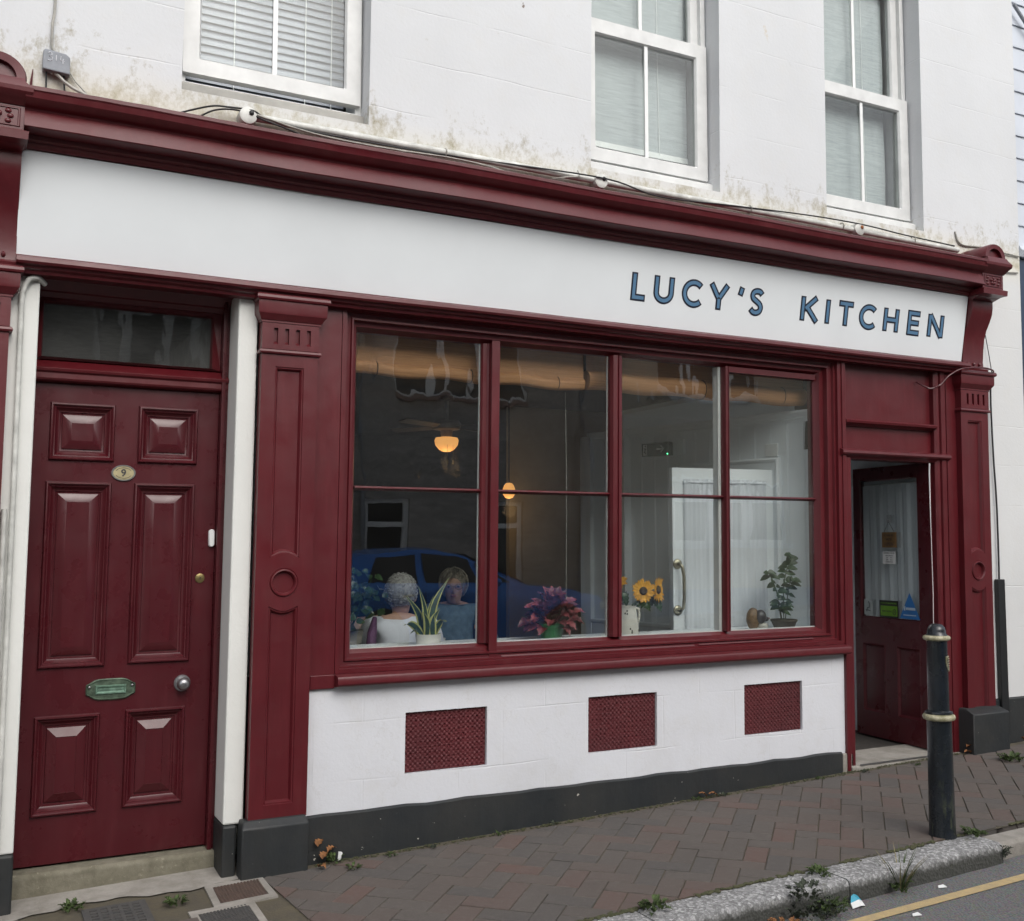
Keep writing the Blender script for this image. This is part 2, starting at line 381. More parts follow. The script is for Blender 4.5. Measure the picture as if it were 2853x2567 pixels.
g = t.n('ShaderNodeNewGeometry'); sn = t.n('ShaderNodeSeparateXYZ'); t.l(g.outputs['Normal'], sn.inputs[0])
relz = t.math('SUBTRACT', sx.outputs[2], t.math('MULTIPLY_ADD', sx.outputs[0], 0.0285, 0.122))
low = t.math('ADD', t.math('MULTIPLY', relz, 20.0), t.math('MULTIPLY', t.noise(p, 18, 6, 0.7), 0.9))
cc = t.mix(t.ramp(low, [(0.12, 0.95), (0.80, 0.0)]), cc, (0.035, 0.036, 0.030))
moss = t.ramp(t.noise(p, 12, 6, 0.7), [(0.62, 0.0), (0.72, 0.7)])
cc = t.mix(moss, cc, (0.07, 0.075, 0.035))
M_KERB = t.set(cc, 0.85, t.bump(t.math('ADD', t.vor(p, 85.0), t.noise(p, 22, 5)), 0.7, 0.005))
def m_ground(name, c1, c2, scale=8):
    t = NT(name); p = t.pos()
    c = t.mix(t.ramp(t.noise(p, scale, 7, 0.7), [(0.35, 0.0), (0.65, 1.0)]), c1, c2)
    c = t.mix(t.ramp(t.noise(p, 60, 3, 0.7), [(0.6, 0.0), (0.75, 0.5)]), c, tuple(x * 1.9 for x in c1))
    return t.set(c, 0.92, t.bump(t.noise(p, 70, 6, 0.7), 0.6, 0.004))
M_CONC = m_ground('worn concrete', (0.21, 0.195, 0.17), (0.33, 0.31, 0.28))
M_JOINT = m_ground('sandy joint dirt', (0.075, 0.066, 0.05), (0.10, 0.085, 0.055), 12)
M_STEP = m_ground('stone step', (0.20, 0.185, 0.14), (0.13, 0.12, 0.085), 16)
M_EARTH = m_ground('verge', (0.10, 0.10, 0.08), (0.13, 0.13, 0.11), 2)
M_MOSS = m_ground('moss', (0.045, 0.052, 0.022), (0.075, 0.072, 0.035), 30)
# paving brick, coloured per piece
t = NT('paving brick'); p = t.pos(); oi = t.n('ShaderNodeObjectInfo')
base = t.ramp(oi.outputs['Random'], [(0.0, (0.083, 0.073, 0.067)), (0.2, (0.062, 0.060, 0.060)), (0.38, (0.093, 0.070, 0.061)), (0.56, (0.072, 0.062, 0.057)), (0.72, (0.105, 0.062, 0.053)), (0.84, (0.085, 0.066, 0.058)), (0.94, (0.118, 0.058, 0.047))], 'CONSTANT')
c = t.mix(t.math('MULTIPLY_ADD', t.noise(p, 5, 6, 0.7), 0.9, 0.12), base, (0.100, 0.087, 0.077))
c = t.mix(t.ramp(t.noise(p, 38, 5, 0.8), [(0.5, 0.0), (0.8, 0.5)]), c, (0.15, 0.135, 0.12))
c = t.mix(t.ramp(t.noise(p, 11, 5, 0.8), [(0.58, 0.0), (0.75, 0.5)]), c, (0.040, 0.037, 0.032))
M_BRICK = t.set(c, 0.85, t.bump(t.math('ADD', t.noise(p, 160, 4), t.noise(p, 30, 4)), 0.5, 0.003))

def slab(name, mat, x0, x1, y0, y1, fz, nx=1, ny=1, top=0.0, kind='structure', parent=None, thick=None):
    mb = MB(); xs = [x0 + (x1 - x0) * i / nx for i in range(nx + 1)]; ys = [y0 + (y1 - y0) * i / ny for i in range(ny + 1)]
    for a, b in zip(xs[:-1], xs[1:]):
        for c_, d in zip(ys[:-1], ys[1:]):
            mb.face([(a, c_, fz(a, c_) + top), (b, c_, fz(b, c_) + top), (b, d, fz(b, d) + top), (a, d, fz(a, d) + top)])
    o = mb.build(name, mat, parent)
    if kind: o['kind'] = kind
    return o
slab('ground', M_EARTH, -500, 500, -500, 500, lambda x, y: road(x, y) - 0.25)
slab('road', M_ASPH, -60, 90, -9.6, -1.22, road, 1, 1)
pavement = slab('pavement', M_JOINT, -60, 90, -1.156, 0.32, pav, 1, 1, -0.0055)
slab('far_pavement', M_CONC, -60, 90, -12.5, -9.6, lambda x, y: road(x, -9.6) + 0.11)
mb = MB()
for k in range(-40, 60):
    x0 = k * 0.92; z = road(x0, -9.6)
    mb.box(x0, x0 + 0.91, -9.61, -9.48, z - 0.1, z + 0.115)
tag(mb.build('far_kerb', M_CONC), kind='structure')
# yellow line
t = NT('yellow road paint'); p = t.pos()
c = t.mix(t.ramp(t.noise(p, 25, 6, 0.75), [(0.35, 0.0), (0.7, 0.75)]), (0.50, 0.37, 0.18), (0.30, 0.25, 0.17))
M_YEL = t.set(c, 0.8, t.bump(t.noise(p, 120, 4), 0.7, 0.004))
slab('yellow_line', M_YEL, -60, 90, -1.513, -1.463, road, 1, 1, 0.004)
# kerbstones
jx = [4.185]
x = 4.185
for k in range(9): x -= 0.93; jx.append(x)
mbk = {}
for i in range(len(jx) - 1):
    a, b = jx[i + 1] + 0.003, jx[i] - 0.003
    mb = MB(); n = 8; rings = []
    for k in range(n + 1):
        xx = a + (b - a) * k / n; zt = pav(xx, -1.2) - 0.002 + random.uniform(-0.002, 0.002); zb = road(xx, -1.3) - 0.12; w = random.uniform(-.003, .003)
        rings.append([(xx, -1.156, zb), (xx, -1.156, zt), (xx, -1.305 + w, zt - 0.001), (xx, -1.318 + w, zt - 0.008), (xx, -1.324 + w, zt - 0.022), (xx, -1.330 + w, zb)])
    mb.loft(rings)
    o = mb.build('kerbstone', M_KERB, pavement, smooth=50)
mb = MB(); mb.loft([[(xx, -1.160, road(xx, -1.3) - 0.1), (xx, -1.160, pav(xx, -1.2) - 0.010), (xx, -1.308, pav(xx, -1.2) - 0.014), (xx, -1.318, pav(xx, -1.2) - 0.028), (xx, -1.322, road(xx, -1.3) - 0.1)] for xx in (-4.0, 4.18)]); mb.build('kerb_bed', M_JOINT, pavement)
for i in range(8):
    a, b = 4.193 + i * 0.92, 4.185 + (i + 1) * 0.92
    mb = MB(); zt0, zt1 = pav(a, -1.2) - 0.016, pav(b, -1.2) - 0.016
    mb.loft([[(xx, -1.172, zt - 0.2), (xx, -1.172, zt), (xx, -1.27, zt), (xx, -1.29, zt - 0.015), (xx, -1.30, zt - 0.2)] for xx, zt in ((a, zt0), (b, zt1))])
    mb.build('kerbstone', M_CONC, pavement, bevel=0.006)

# herringbone brick paving laid at 45 degrees, every brick a part of the pavement
cs = math.sqrt(0.5); CELL = 0.1; U = lambda x, y: ((x * cs - y * cs), (x * cs + y * cs))
def clip(poly, a, b, c_):     # keep a*x+b*y+c>=0
    out = []
    for i in range(len(poly)):
        p0, p1 = poly[i - 1], poly[i]; d0, d1 = a * p0[0] + b * p0[1] + c_, a * p1[0] + b * p1[1] + c_
        if (d0 >= 0) != (d1 >= 0):
            k = d0 / (d0 - d1); out.append((p0[0] + (p1[0] - p0[0]) * k, p0[1] + (p1[1] - p0[1]) * k))
        if d1 >= 0: out.append(p1)
    return out
def area(pl): return abs(sum(pl[i - 1][0] * pl[i][1] - pl[i][0] * pl[i - 1][1] for i in range(len(pl)))) / 2
def brick_mesh(poly, cx, cy, mb=None, h=0.0, tilt=(0, 0)):
    mb = mb or MB(); f = lambda x, y: pav(x, y) + h + tilt[0] * (x - cx) + tilt[1] * (y - cy)
    ins = []
    for q in poly:
        d = Vector((cx - q[0], cy - q[1])); d.normalize(); ins.append((q[0] + d.x * 0.0035, q[1] + d.y * 0.0035))
    mb.loft([[(q[0], q[1], f(*q) - 0.03) for q in poly], [(q[0], q[1], f(*q) - 0.0025) for q in poly], [(q[0], q[1], f(*q)) for q in ins]], 0, True, False, True)
    return mb
import mathutils
SLOPE_ROT = None
full_cache = {}
bricks = []; XW = lambda x: (0.02 if 1.4 < x < 4.6 else -0.1)
for a in range(-30, 150):
    for b in range(-150, 60):
        k = (a - b) % 4
        if k == 0: w, h_ = 2, 1
        elif k == 3: w, h_ = 1, 2
        else: continue
        g = 0.0022
        rect = [(a * CELL + g, b * CELL + g), ((a + w) * CELL - g, b * CELL + g), ((a + w) * CELL - g, (b + h_) * CELL - g), (a * CELL + g, (b + h_) * CELL - g)]
        poly = [U(*q) for q in rect]
        cx = sum(q[0] for q in poly) / 4; cy = sum(q[1] for q in poly) / 4
        if cx < 0.9 or cx > 9.4 or cy < -1.4 or cy > 0.2: continue
        pl = clip(poly, 0, 1, 1.152); pl = clip(pl, 0, -1, -0.075) if pl else pl
        if pl: pl = clip(pl, 1, 0.08, -1.17)      # diagonal start right of the covers
        if not pl or area(pl) < 0.0012: continue
        bricks.append((len(pl) == 4 and abs(area(pl) - area(poly)) < 1e-5, k, pl, cx, cy))
def vis(b):
    cx, cy = b[3], b[4]; q = Vector((cx, cy + 4.61, pav(cx, cy) - 1.6))
    fx, fy, fz = (q.x * CX[0] + q.y * CY[0] + q.z * CZ[0]), (q.x * CX[1] + q.y * CY[1] + q.z * CZ[1]), (q.x * CX[2] + q.y * CY[2] + q.z * CZ[2])
    px, py = fx / fz * 2950 + 1426, fy / fz * 2950 + 1283
    inside = -60 < px < 2913 and -60 < py < 2627
    return (0 if inside else 1, fz)
bricks.sort(key=vis)
rb = random.Random(3); sharedb = {}
restb = MB()
for i, (full, k, pl, cx, cy) in enumerate(bricks):
    h = rb.uniform(-0.0018, 0.0018)
    if i < 298:
        if full:
            if k not in sharedb:
                o = brick_mesh(pl, cx, cy).build('brick', M_BRICK, pavement, origin=(cx, cy, pav(cx, cy))); sharedb[k] = o
            else:
                o = inst(sharedb[k], 'brick', pavement, (cx, cy, pav(cx, cy) + h), (rb.uniform(-.008, .008), rb.uniform(-.008, .008), rb.uniform(-.006, .006)))
        else:
            brick_mesh(pl, cx, cy, None, h).build('brick', M_BRICK, pavement)
    else: brick_mesh(pl, cx, cy, restb, h)
tag(restb.build('brick_paving', M_BRICK, pavement), kind='stuff')
# larger slabs near the red door, edge strip by the wall
rb = random.Random(9)
def pslab(x0, x1, y0, y1, mat=M_BRICK, name='paving_slab', h=0.0, par=None, ang=0.0):
    cx, cy = (x0 + x1) / 2, (y0 + y1) / 2; ca, sa = math.cos(ang), math.sin(ang)
    pl = [(cx + (x - cx) * ca - (y - cy) * sa, cy + (x - cx) * sa + (y - cy) * ca) for x, y in ((x0, y0), (x1, y0), (x1, y1), (x0, y1))]
    return brick_mesh(pl, cx, cy, None, h).build(name, mat, par or pavement)
for row in range(5):
    y1 = -0.062 - row * 0.17; x = -0.4 + (row % 2) * 0.1
    while x < 1.1 - 0.0:
        w = rb.choice([0.2, 0.2, 0.26]); lim = 0.86 if row < 3 else 1.10
        x1 = min(x + w, lim)
        if x1 - x > 0.04 and not (row < 2 and x1 > 0.45 and x < 0.73): pslab(x, x1 - 0.009, y1 - 0.161, y1, h=rb.uniform(0.000, .005))
        x += w
        if x > lim: break
# concrete apron in front of the doorstep and mortar strip along the riser
mb = MB(); n = 26; r0 = random.Random(4)
for i in range(n):
    xa, xb = 0.10 + i * (1.02 / n), 0.10 + (i + 1) * (1.02 / n)
    ya, yb = [-0.05 - 0.03 * math.sin(v * 9) - 0.012 * math.sin(v * 37) for v in (xa, xb)]
    mb.face([(xa, ya, pav(xa, ya) + 0.001), (xb, yb, pav(xb, yb) + 0.001), (xb, 0.2, pav(xb, 0.2) + 0.012), (xa, 0.2, pav(xa, 0.2) + 0.012)])
mb.build('concrete_apron', M_CONC, pavement)
def cover(name, label, pts, mat, fz, texture):
    root = thing(name, label, 'cover', (sum(q[0] for q in pts) / 4, sum(q[1] for q in pts) / 4, pav(pts[0][0], pts[0][1])))
    cx, cy = root.location.x, root.location.y
    big = [(cx + (q[0] - cx) * 1.32, cy + (q[1] - cy) * 1.45) for q in pts]
    mb = MB(); mb.loft([[(q[0], q[1], pav(*q) - 0.02) for q in big], [(q[0], q[1], pav(*q) + 0.002) for q in big], [(q[0], q[1], pav(*q) + 0.003) for q in [(cx + (q[0] - cx) * 1.02, cy + (q[1] - cy) * 1.02) for q in pts]], [(cx + (q[0] - cx) * 1.02, cy + (q[1] - cy) * 1.02, pav(*q) - 0.01) for q in pts]], 0, True, False, True)
    mb.build('surround', M_CONC, root)
    mb = MB(); mb.loft([[(q[0], q[1], pav(*q) - 0.008) for q in pts], [(q[0], q[1], pav(*q) + 0.002) for q in pts]])
    U0, U1, V1 = Vector(pts[0]), Vector(pts[1]), Vector(pts[3]); e1, e2 = U1 - U0, V1 - U0
    if texture == 'studs':
        for i in range(14):
            for j in range(14):
                c_ = U0 + e1 * ((i + .5) / 14) + e2 * ((j + .5) / 14); s_ = 0.0035; z = pav(*c_) + 0.002
                mb.box(c_.x - s_, c_.x + s_, c_.y - s_, c_.y + s_, z - .001, z + 0.0025)
    mb.build('plate', mat, root); return root
M_CAST = m_ground('rusty cast iron', (0.10, 0.065, 0.05), (0.07, 0.05, 0.042), 30)
M_CAST2 = m_ground('grey cast iron', (0.055, 0.055, 0.055), (0.075, 0.07, 0.065), 30)
cover('meter_cover', 'small rusty brown studded metal cover nearest the black pilaster base', [(0.96, -0.30), (1.15, -0.29), (1.15, -0.105), (0.97, -0.105)], M_CAST, 0, 'studs')
cover('meter_cover', 'small dark grey stopcock cover at the bottom edge, below the rusty cover', [(0.86, -0.60), (1.045, -0.58), (1.05, -0.375), (0.86, -0.375)], M_CAST2, 0, 'studs')
root = thing('vent_grate', 'dark cast grate with slots in the pavement before the doorstep', 'grate', (0.59, -0.22, pav(0.59, -0.22)))
mb = MB(); mb.nested(0, 0, 0, 0, [(0, 0), (0, 0.001)], 0) if False else None
X0, X1, Y0, Y1 = 0.47, 0.705, -0.36, -0.10
nx, ny = 5, 7
holes = []
for i in range(nx):
    for j in range(ny):
        hx0 = X0 + 0.02 + i * (X1 - X0 - 0.04) / nx + 0.006; hx1 = hx0 + (X1 - X0 - 0.04) / nx - 0.012
        hy0 = Y0 + 0.02 + j * (Y1 - Y0 - 0.04) / ny + 0.008; hy1 = hy0 + (Y1 - Y0 - 0.04) / ny - 0.016
        holes.append((hx0, hx1, hy0, hy1))
mb.plate(X0, X1, Y0, Y1, holes, 0.0, 0.02)
mb.v = [(x, z_, pav(x, z_) + 0.003 - y_) for x, y_, z_ in mb.v]
mb.build('grating', M_CAST2, root)
mb = MB(); mb.face([(X0, Y0, pav(X0, Y0) - 0.011), (X1, Y0, pav(X1, Y0) - 0.011), (X1, Y1, pav(X1, Y1) - 0.011), (X0, Y1, pav(X0, Y1) - 0.011)]); mb.build('pit', M_CHAR, root)

# ================================================================ the white terraced building
B = thing('terraced_building', 'white rendered two-storey terraced building above the burgundy shopfront, with three sash windows', 'building', (3.2, 0, 0.2))
OPEN = [(0.790, 1.645, 3.565, 5.32), (2.872, 3.722, 3.565, 5.32), (4.52, 5.338, 3.565, 5.32)]
OP = [(a - 0.0242, b - 0.0242, c_, d) for a, b, c_, d in OPEN]   # undo the lean at window height
mb = MB(True); mb.plate(-4.5, 6.215, 3.155, 8.2, OP, 0.0, 0.30); upper = mb.build('upper_wall', M_WALL, B)
# ground-floor masonry
mb = MB(True); mb.box(-4.5, -0.12, 0, 0.3, 0.0, 3.155); mb.build('side_wall', M_WALL2, B)
mb = MB(True); mb.box(5.80, 6.215, 0, 0.3, 0.62, 3.155)
mb.build('side_wall', M_WALL, B)
mb = MB(True)
prof = [(0.125, 0.0), (0.245, 0.0), (0.245, 0.18), (0.125, 0.18)]
mb.zprism(prof, 0.405, 2.70); mb.build('door_pier', M_PIER, B, bevel=0.006)
mb = MB(True); mb.zprism([(1.043, 0.0), (1.128, 0.0), (1.128, 0.2), (1.043, 0.2)], 0.415, 2.70); mb.build('door_pier', M_PIER, B, bevel=0.008)
mb = MB(True); mb.zprism([(0.12, -0.012), (0.246, -0.012), (0.246, 0.18), (0.12, 0.18)], 0.1, 0.404); mb.build('plinth', M_BLACK, B, bevel=0.01)
mb = MB(True); mb.zprism([(1.04, -0.012), (1.10, -0.012), (1.10, 0.19), (1.04, 0.19)], 0.12, 0.414); mb.build('plinth', M_BLACK, B, bevel=0.01)
# stall riser with three vents
V = [(1.848, 2.266, 0.548, 0.824), (2.832, 3.25, 0.552, 0.829), (3.828, 4.243, 0.557, 0.829)]
Vl = [(a + 0.011 * 1.1, b + 0.011 * 1.1, c_, d) for a, b, c_, d in V]
mb = MB(True); mb.plate(1.385, 4.575, 0.36, 1.03, Vl, 0.0, 0.28); mb.build('stall_riser', M_RISER, B, bevel=0.004)
mb = MB(True); n = 32; rr = random.Random(5)
top = [0.412 + 0.0022 * math.sin(i * 1.7) + rr.uniform(-.002, .002) for i in range(n + 1)]
mb.loft([[(1.375 + i * (4.54 - 1.375) / n, -0.016, 0.12), (1.375 + i * (4.54 - 1.375) / n, -0.016, top[i] - 0.008), (1.375 + i * (4.54 - 1.375) / n, -0.006, top[i]), (1.375 + i * (4.54 - 1.375) / n, 0.1, top[i]), (1.375 + i * (4.54 - 1.375) / n, 0.1, 0.12)] for i in range(n + 1)])
mb.build('plinth', M_BLACK, B, smooth=40)
mb = MB(True); mb.box(4.541, 4.63, -0.014, 0.1, 0.14, 0.40); mb.build('plinth_end', M_CONC, B, bevel=0.008)
# terracotta-style vent grilles, painted burgundy
for a, b, c_, d in Vl:
    mb = MB(True); a += .003; b -= .003; c_ += .003; d -= .003
    nx, nz = 34, 22; dx, dz = (b - a) / nx, (d - c_) / nz; rr = random.Random(int(a * 100))
    for i in range(nx):
        for j in range(nz):
            x0, z0 = a + i * dx, c_ + j * dz; xm, zm = x0 + dx / 2, z0 + dz / 2
            cor = [(x0, z0), (x0 + dx, z0), (x0 + dx, z0 + dz), (x0, z0 + dz)]; yk = 0.014
            deep = (0.0185 if (i % 2 == 0 and j % 2 == 0) else 0.0160 if (i + j) % 2 == 0 else 0.0125)
            deep += rr.uniform(-.0012, .002)
            inner = [(xm + (q[0] - xm) * 0.30, zm + (q[1] - zm) * 0.30) for q in cor]
            for k in range(4):
                k2 = (k + 1) % 4
                mb.face([(cor[k][0], yk, cor[k][1]), (cor[k2][0], yk, cor[k2][1]), (inner[k2][0], deep, inner[k2][1]), (inner[k][0], deep, inner[k][1])])
            mb.face([(q[0], deep, q[1]) for q in inner])
    o = mb.build('vent_grille', M_VENT, B)
    mb = MB(True); mb.box(a, b, 0.035, 0.05, c_, d)
    mb.build('vent_back', M_CHAR, B)

# upper sash windows
def sash_window(idx, ox0, ox1, z0, kind, gap=0.0):
    yF = 0.10; W = thing('window', None, None); W.parent = B; W.location = Vector((ox0, yF, z0)) - wloc(B)
    w0, w1, zt = ox0 + 0.002, ox1 - 0.002, 5.318
    mb = MB()      # box frame and cill
    mb.plate(w0, w1, z0 + 0.075, zt, [(w0 + 0.03, w1 - 0.03, z0 + 0.092, zt - 0.03)], yF + 0.02, yF + 0.16)
    mb.build('frame', M_UPVC, W, bevel=0.003)
    mb = MB(); mb.xprism([(yF - 0.035, z0 + 0.005), (yF - 0.035, z0 + 0.06), (yF - 0.01, z0 + 0.074), (yF + 0.16, z0 + 0.09), (yF + 0.16, z0 + 0.002)], w0, w1)
    mb.build('sill', M_UPVC if kind != 'venetian' else m_plain('grimy sill', (0.38, 0.37, 0.34), 0.6, 0, 0.15, 10), W, bevel=0.003)
    zl0 = z0 + 0.088 + gap; zl1 = zl0 + 0.79
    def sash(x0, x1, a, b, y, rail):
        st = 0.07
        mb = MB(); mb.plate(x0, x1, a, b, [(x0 + st, x1 - st, a + rail, b - 0.075)], y, y + 0.045)
        mb.nested(x0 + st - .0, x1 - st + .0, a + rail, b - 0.075, [(0, 0.0), (0.008, 0.012), (0.008, 0.02)], y, cap=False)
        mb.build('sash', M_UPVC, W, bevel=0.005)
        mb = MB(); mb.box(x0 + st + .001, x1 - st - .001, y + 0.020, y + 0.024, a + rail + .001, b - 0.076); mb.build('pane', M_GLASS_UP, W)
        xm = (x0 + x1) / 2; mb = MB(); mb.box(xm - 0.011, xm + 0.011, y + 0.010, y + 0.019, a + rail, b - 0.075); mb.build('glazing_bar', M_WHITEP, W)
    sash(w0 + 0.012, w1 - 0.012, zl0, zl1, yF - 0.005, 0.068)
    sash(w0 + 0.012, w1 - 0.012, zl1 - 0.055, min(zt - 0.01, zl1 + 0.80), yF + 0.048, 0.06)
    return W, zl0
W1w, z1 = sash_window(0, *OPEN[0][:3], 'venetian', 0.035)
W2w, z2 = sash_window(1, *OPEN[1][:3], 'shade')
W3w, z3 = sash_window(2, *OPEN[2][:3], 'shade')
# raised venetian blind behind the left window
M_SLAT = m_plain('white slat', (0.36, 0.38, 0.44), 0.4, 0, 0.08, 6, 0.02)
VB = thing('venetian_blind', 'white venetian blind with narrow slats behind the left upstairs window', 'blind', (1.22, 0.24, 5.2))
sl = None
for k in range(44):
    z = 3.60 + k * 0.0365
    if sl is None:
        mb = MB(); mb.loft([[(xx, 0.265 + dy, z + dz) for dy, dz in ((-0.0085, -0.0195), (-0.004, 0.000), (0.0055, 0.018), (0.0058, 0.0188), (-0.0032, 0.0006), (-0.0080, -0.0195))] for xx in (0.84, 1.60)])
        sl = mb.build('slat', M_SLAT, VB, origin=(1.22, 0.265, 3.60)); base_loc = sl.location.copy()
    else: inst(sl, 'slat', VB, base_loc + Vector((0, 0, k * 0.0365 + random.uniform(-.001, .001))), (random.uniform(-.05, .05), 0, random.uniform(-.002, .002)))
for xx in (1.06, 1.40, 1.53):
    mb = MB(); mb.box(xx, xx + 0.004, 0.246, 0.249, 3.59, 5.2); mb.build('cord', M_WHITEP, VB)
# fabric shades behind the other two
t = NT('woven shade'); p = t.pos()
h = t.noise(t.map(p, (8, 8, 120)), 1.0, 5, 0.7); v = t.noise(t.map(p, (90, 90, 3)), 1.0, 3)
c = t.mix(t.ramp(h, [(0.35, 0.0), (0.7, 1.0)]), (0.46, 0.50, 0.51), (0.30, 0.33, 0.35))
c = t.mix(t.math('MULTIPLY', v, 0.25), c, (0.7, 0.72, 0.73))
M_SHADE = t.set(c, 0.9, t.bump(h, 0.5, 0.004))
M_SHADE.node_tree.nodes['Principled BSDF'].inputs['Alpha'].default_value = 0.93
for (a, b, zb, lab) in ((2.90, 3.655, 3.80, 'raised slightly, gap below, behind the middle upstairs window'), (4.55, 5.24, 3.70, 'fully lowered behind the right upstairs window')):
    FS = thing('fabric_shade', 'pale woven fabric shade ' + lab, 'blind', ((a + b) / 2, 0.2, 5.2))
    mb = MB(); n = 30
    fr = [[(a + (b - a) * i / n, 0.215 + 0.002 * math.sin(i * 1.1) + 0.003 * math.sin(zz * 9), zz) for i in range(n + 1)] for zz in [zb + (5.25 - zb) * j / 14 for j in range(15)]]
    mb.loft(fr, 0, False); mb.build('cloth', M_SHADE, FS, smooth=60)
    mb = MB(); mb.box(a, b, 0.208, 0.214, zb - 0.02, zb + 0.012); mb.build('bottom_bar', M_WHITEP, FS)
    for q in (0.10, 0.72):
        mb = MB(); xx = a + (b - a) * q; mb.tube([(xx + .01, 0.206, zb), (xx, 0.206, 4.4), (xx, 0.206, 5.2)], 0.0018, 5); mb.build('cord', M_WHITEP, FS)
# dark upstairs room, roof
mb = MB(); mb.plate(-4.5, 6.21, 3.0, 5.6, [], 3.0, 3.05); mb.box(-4.5, 6.2, 0.31, 3.0, 2.96, 3.0); mb.box(-4.5, 6.2, 0.31, 3.0, 5.6, 5.65); mb.box(-4.5, -4.45, 0.31, 3.0, 3.0, 5.6); mb.box(6.15, 6.2, 0.31, 3.0, 3.0, 5.6)
mb.build('upstairs_room', m_plain('upstairs plaster', (0.35, 0.34, 0.32), 0.8), B)
mb = MB(); mb.xprism([(-0.25, 8.2), (3.2, 10.2), (6.8, 8.2)], -4.6, 6.3); mb.build('roof', m_plain('slate', (0.07, 0.075, 0.085), 0.6), B)
mb = MB(); mb.box(-4.5, 6.2, 6.5, 6.8, 0, 8.2); mb.box(-4.5, -4.2, 0.3, 6.5, 0, 8.2); mb.box(5.9, 6.2, 0.31, 6.5, 0, 8.2); mb.build('rear_wall', M_WALL2, B)

# ================================================================ front door no. 9
D = thing('front_door', 'panelled burgundy front door numbered 9 with a green brass letter plate, at the left', 'door', (0.63, 0.2, 0.29))
DX0, DX1, DZ0, DZ1 = 0.246, 1.012, 0.295, 2.272
mb = MB(True)
PAN = [(0.316, 0.575, 1.948, 2.194), (0.670, 0.922, 1.948, 2.196), (0.310, 0.571, 1.084, 1.860), (0.662, 0.918, 1.088, 1.861), (0.308, 0.562, 0.487, 0.891), (0.662, 0.908, 0.489, 0.896)]
mb.plate(DX0, DX1, DZ0, DZ1, [(a + .012, b - .012, c_ + .012, d - .012) for a, b, c_, d in PAN], 0.20, 0.245); mb.build('leaf', M_BURG_D, D, bevel=0.0015)
mp = [(0, 0.0), (0.001, -0.008), (0.005, -0.014), (0.010, -0.015), (0.015, -0.010), (0.018, -0.004), (0.022, -0.003), (0.026, 0.003), (0.032, 0.010), (0.037, 0.013), (0.040, 0.013), (0.042, 0.018), (0.050, 0.020), (0.0505, 0.014), (0.086, -0.001), (0.0865, -0.001)]
for i, (a, b, c_, d) in enumerate(PAN):
    mb = MB(True); pr = mp
    if i >= 4: pr = [(x_, y_) for x_, y_ in mp[:-3]] + [(0.052, 0.014), (0.088, 0.000), (0.0885, 0.002)]
    mb.nested(a, b, c_, d, pr, 0.1995); mb.build('panel', M_BURG_D, D, smooth=28)
# frame, transom and fanlight belong to the building's joinery
DF = thing('door_frame', 'burgundy door frame with a wide cobwebbed fanlight over the front door', 'door frame', (0.63, 0.18, 0.29))
mb = MB(True)
mb.box(0.235, 0.2455, 0.165, 0.26, 0.24, 2.70); mb.box(1.0135, 1.044, 0.165, 0.26, 0.24, 2.70); mb.box(1.0125, 1.030, 0.150, 0.1645, 0.24, 2.70)
mb.build('jamb', M_BURG_D, DF, bevel=0.003)
mb = MB(True); mb.xprism([(0.26, 2.275), (0.185, 2.275), (0.165, 2.282), (0.160, 2.290), (0.160, 2.312), (0.150, 2.318), (0.146, 2.330), (0.156, 2.338), (0.20, 2.368), (0.26, 2.372)], 0.246, 1.043)
mb.build('transom', M_BURG, DF, bevel=0.002)
FX0, FX1, FZ0, FZ1 = 0.272, 0.972, 2.383, 2.618
mb = MB(True); mb.plate(0.246, 1.012, 2.373, 2.70, [(FX0, FX1, FZ0, FZ1)], 0.20, 0.235)
mb.nested(FX0, FX1, FZ0, FZ1, [(-0.0, 0.0), (0.003, 0.018), (0.003, 0.022)], 0.20, cap=False)
mb.build('fanlight_frame', M_BURG, DF, bevel=0.002)
mb = MB(True); mb.box(FX0 + .001, FX1 - .001, 0.221, 0.225, FZ0 + .001, FZ1 - .001); mb.build('pane', M_FAN, DF)
mb = MB(True); mb.xprism([(0.0, 2.735), (0.0, 2.70), (0.14, 2.70), (0.165, 2.66), (0.175, 2.655), (0.185, 2.635), (0.199, 2.635), (0.199, 2.735)], 0.236, 1.05); mb.build('head_board', M_BURG, DF)
# dusty curtain and gloomy hall behind the fanlight
mb = MB(); mb.box(0.15, 1.12, 2.6, 2.65, 0.2, 2.9); mb.box(0.10, 0.15, 0.27, 2.6, 0.2, 2.9); mb.box(1.12, 1.17, 0.3, 2.6, 0.2, 2.9); mb.box(0.10, 1.17, 0.3, 2.6, 0.14, 0.2)
mb.box(0.15, 1.12, 0.3, 2.6, 2.78, 2.83); mb.build('hall', m_plain('hall plaster', (0.34, 0.35, 0.33), 0.8), B)
# stone step
ST = MB(True); ST.xprism([(0.13, 0.12), (0.13, 0.268), (0.142, 0.282), (0.33, 0.288), (0.33, 0.12)], 0.235, 1.043)
tag(ST.build('doorstep', M_STEP, None, bevel=0.006), 'worn grey stone doorstep under the numbered front door', 'doorstep')
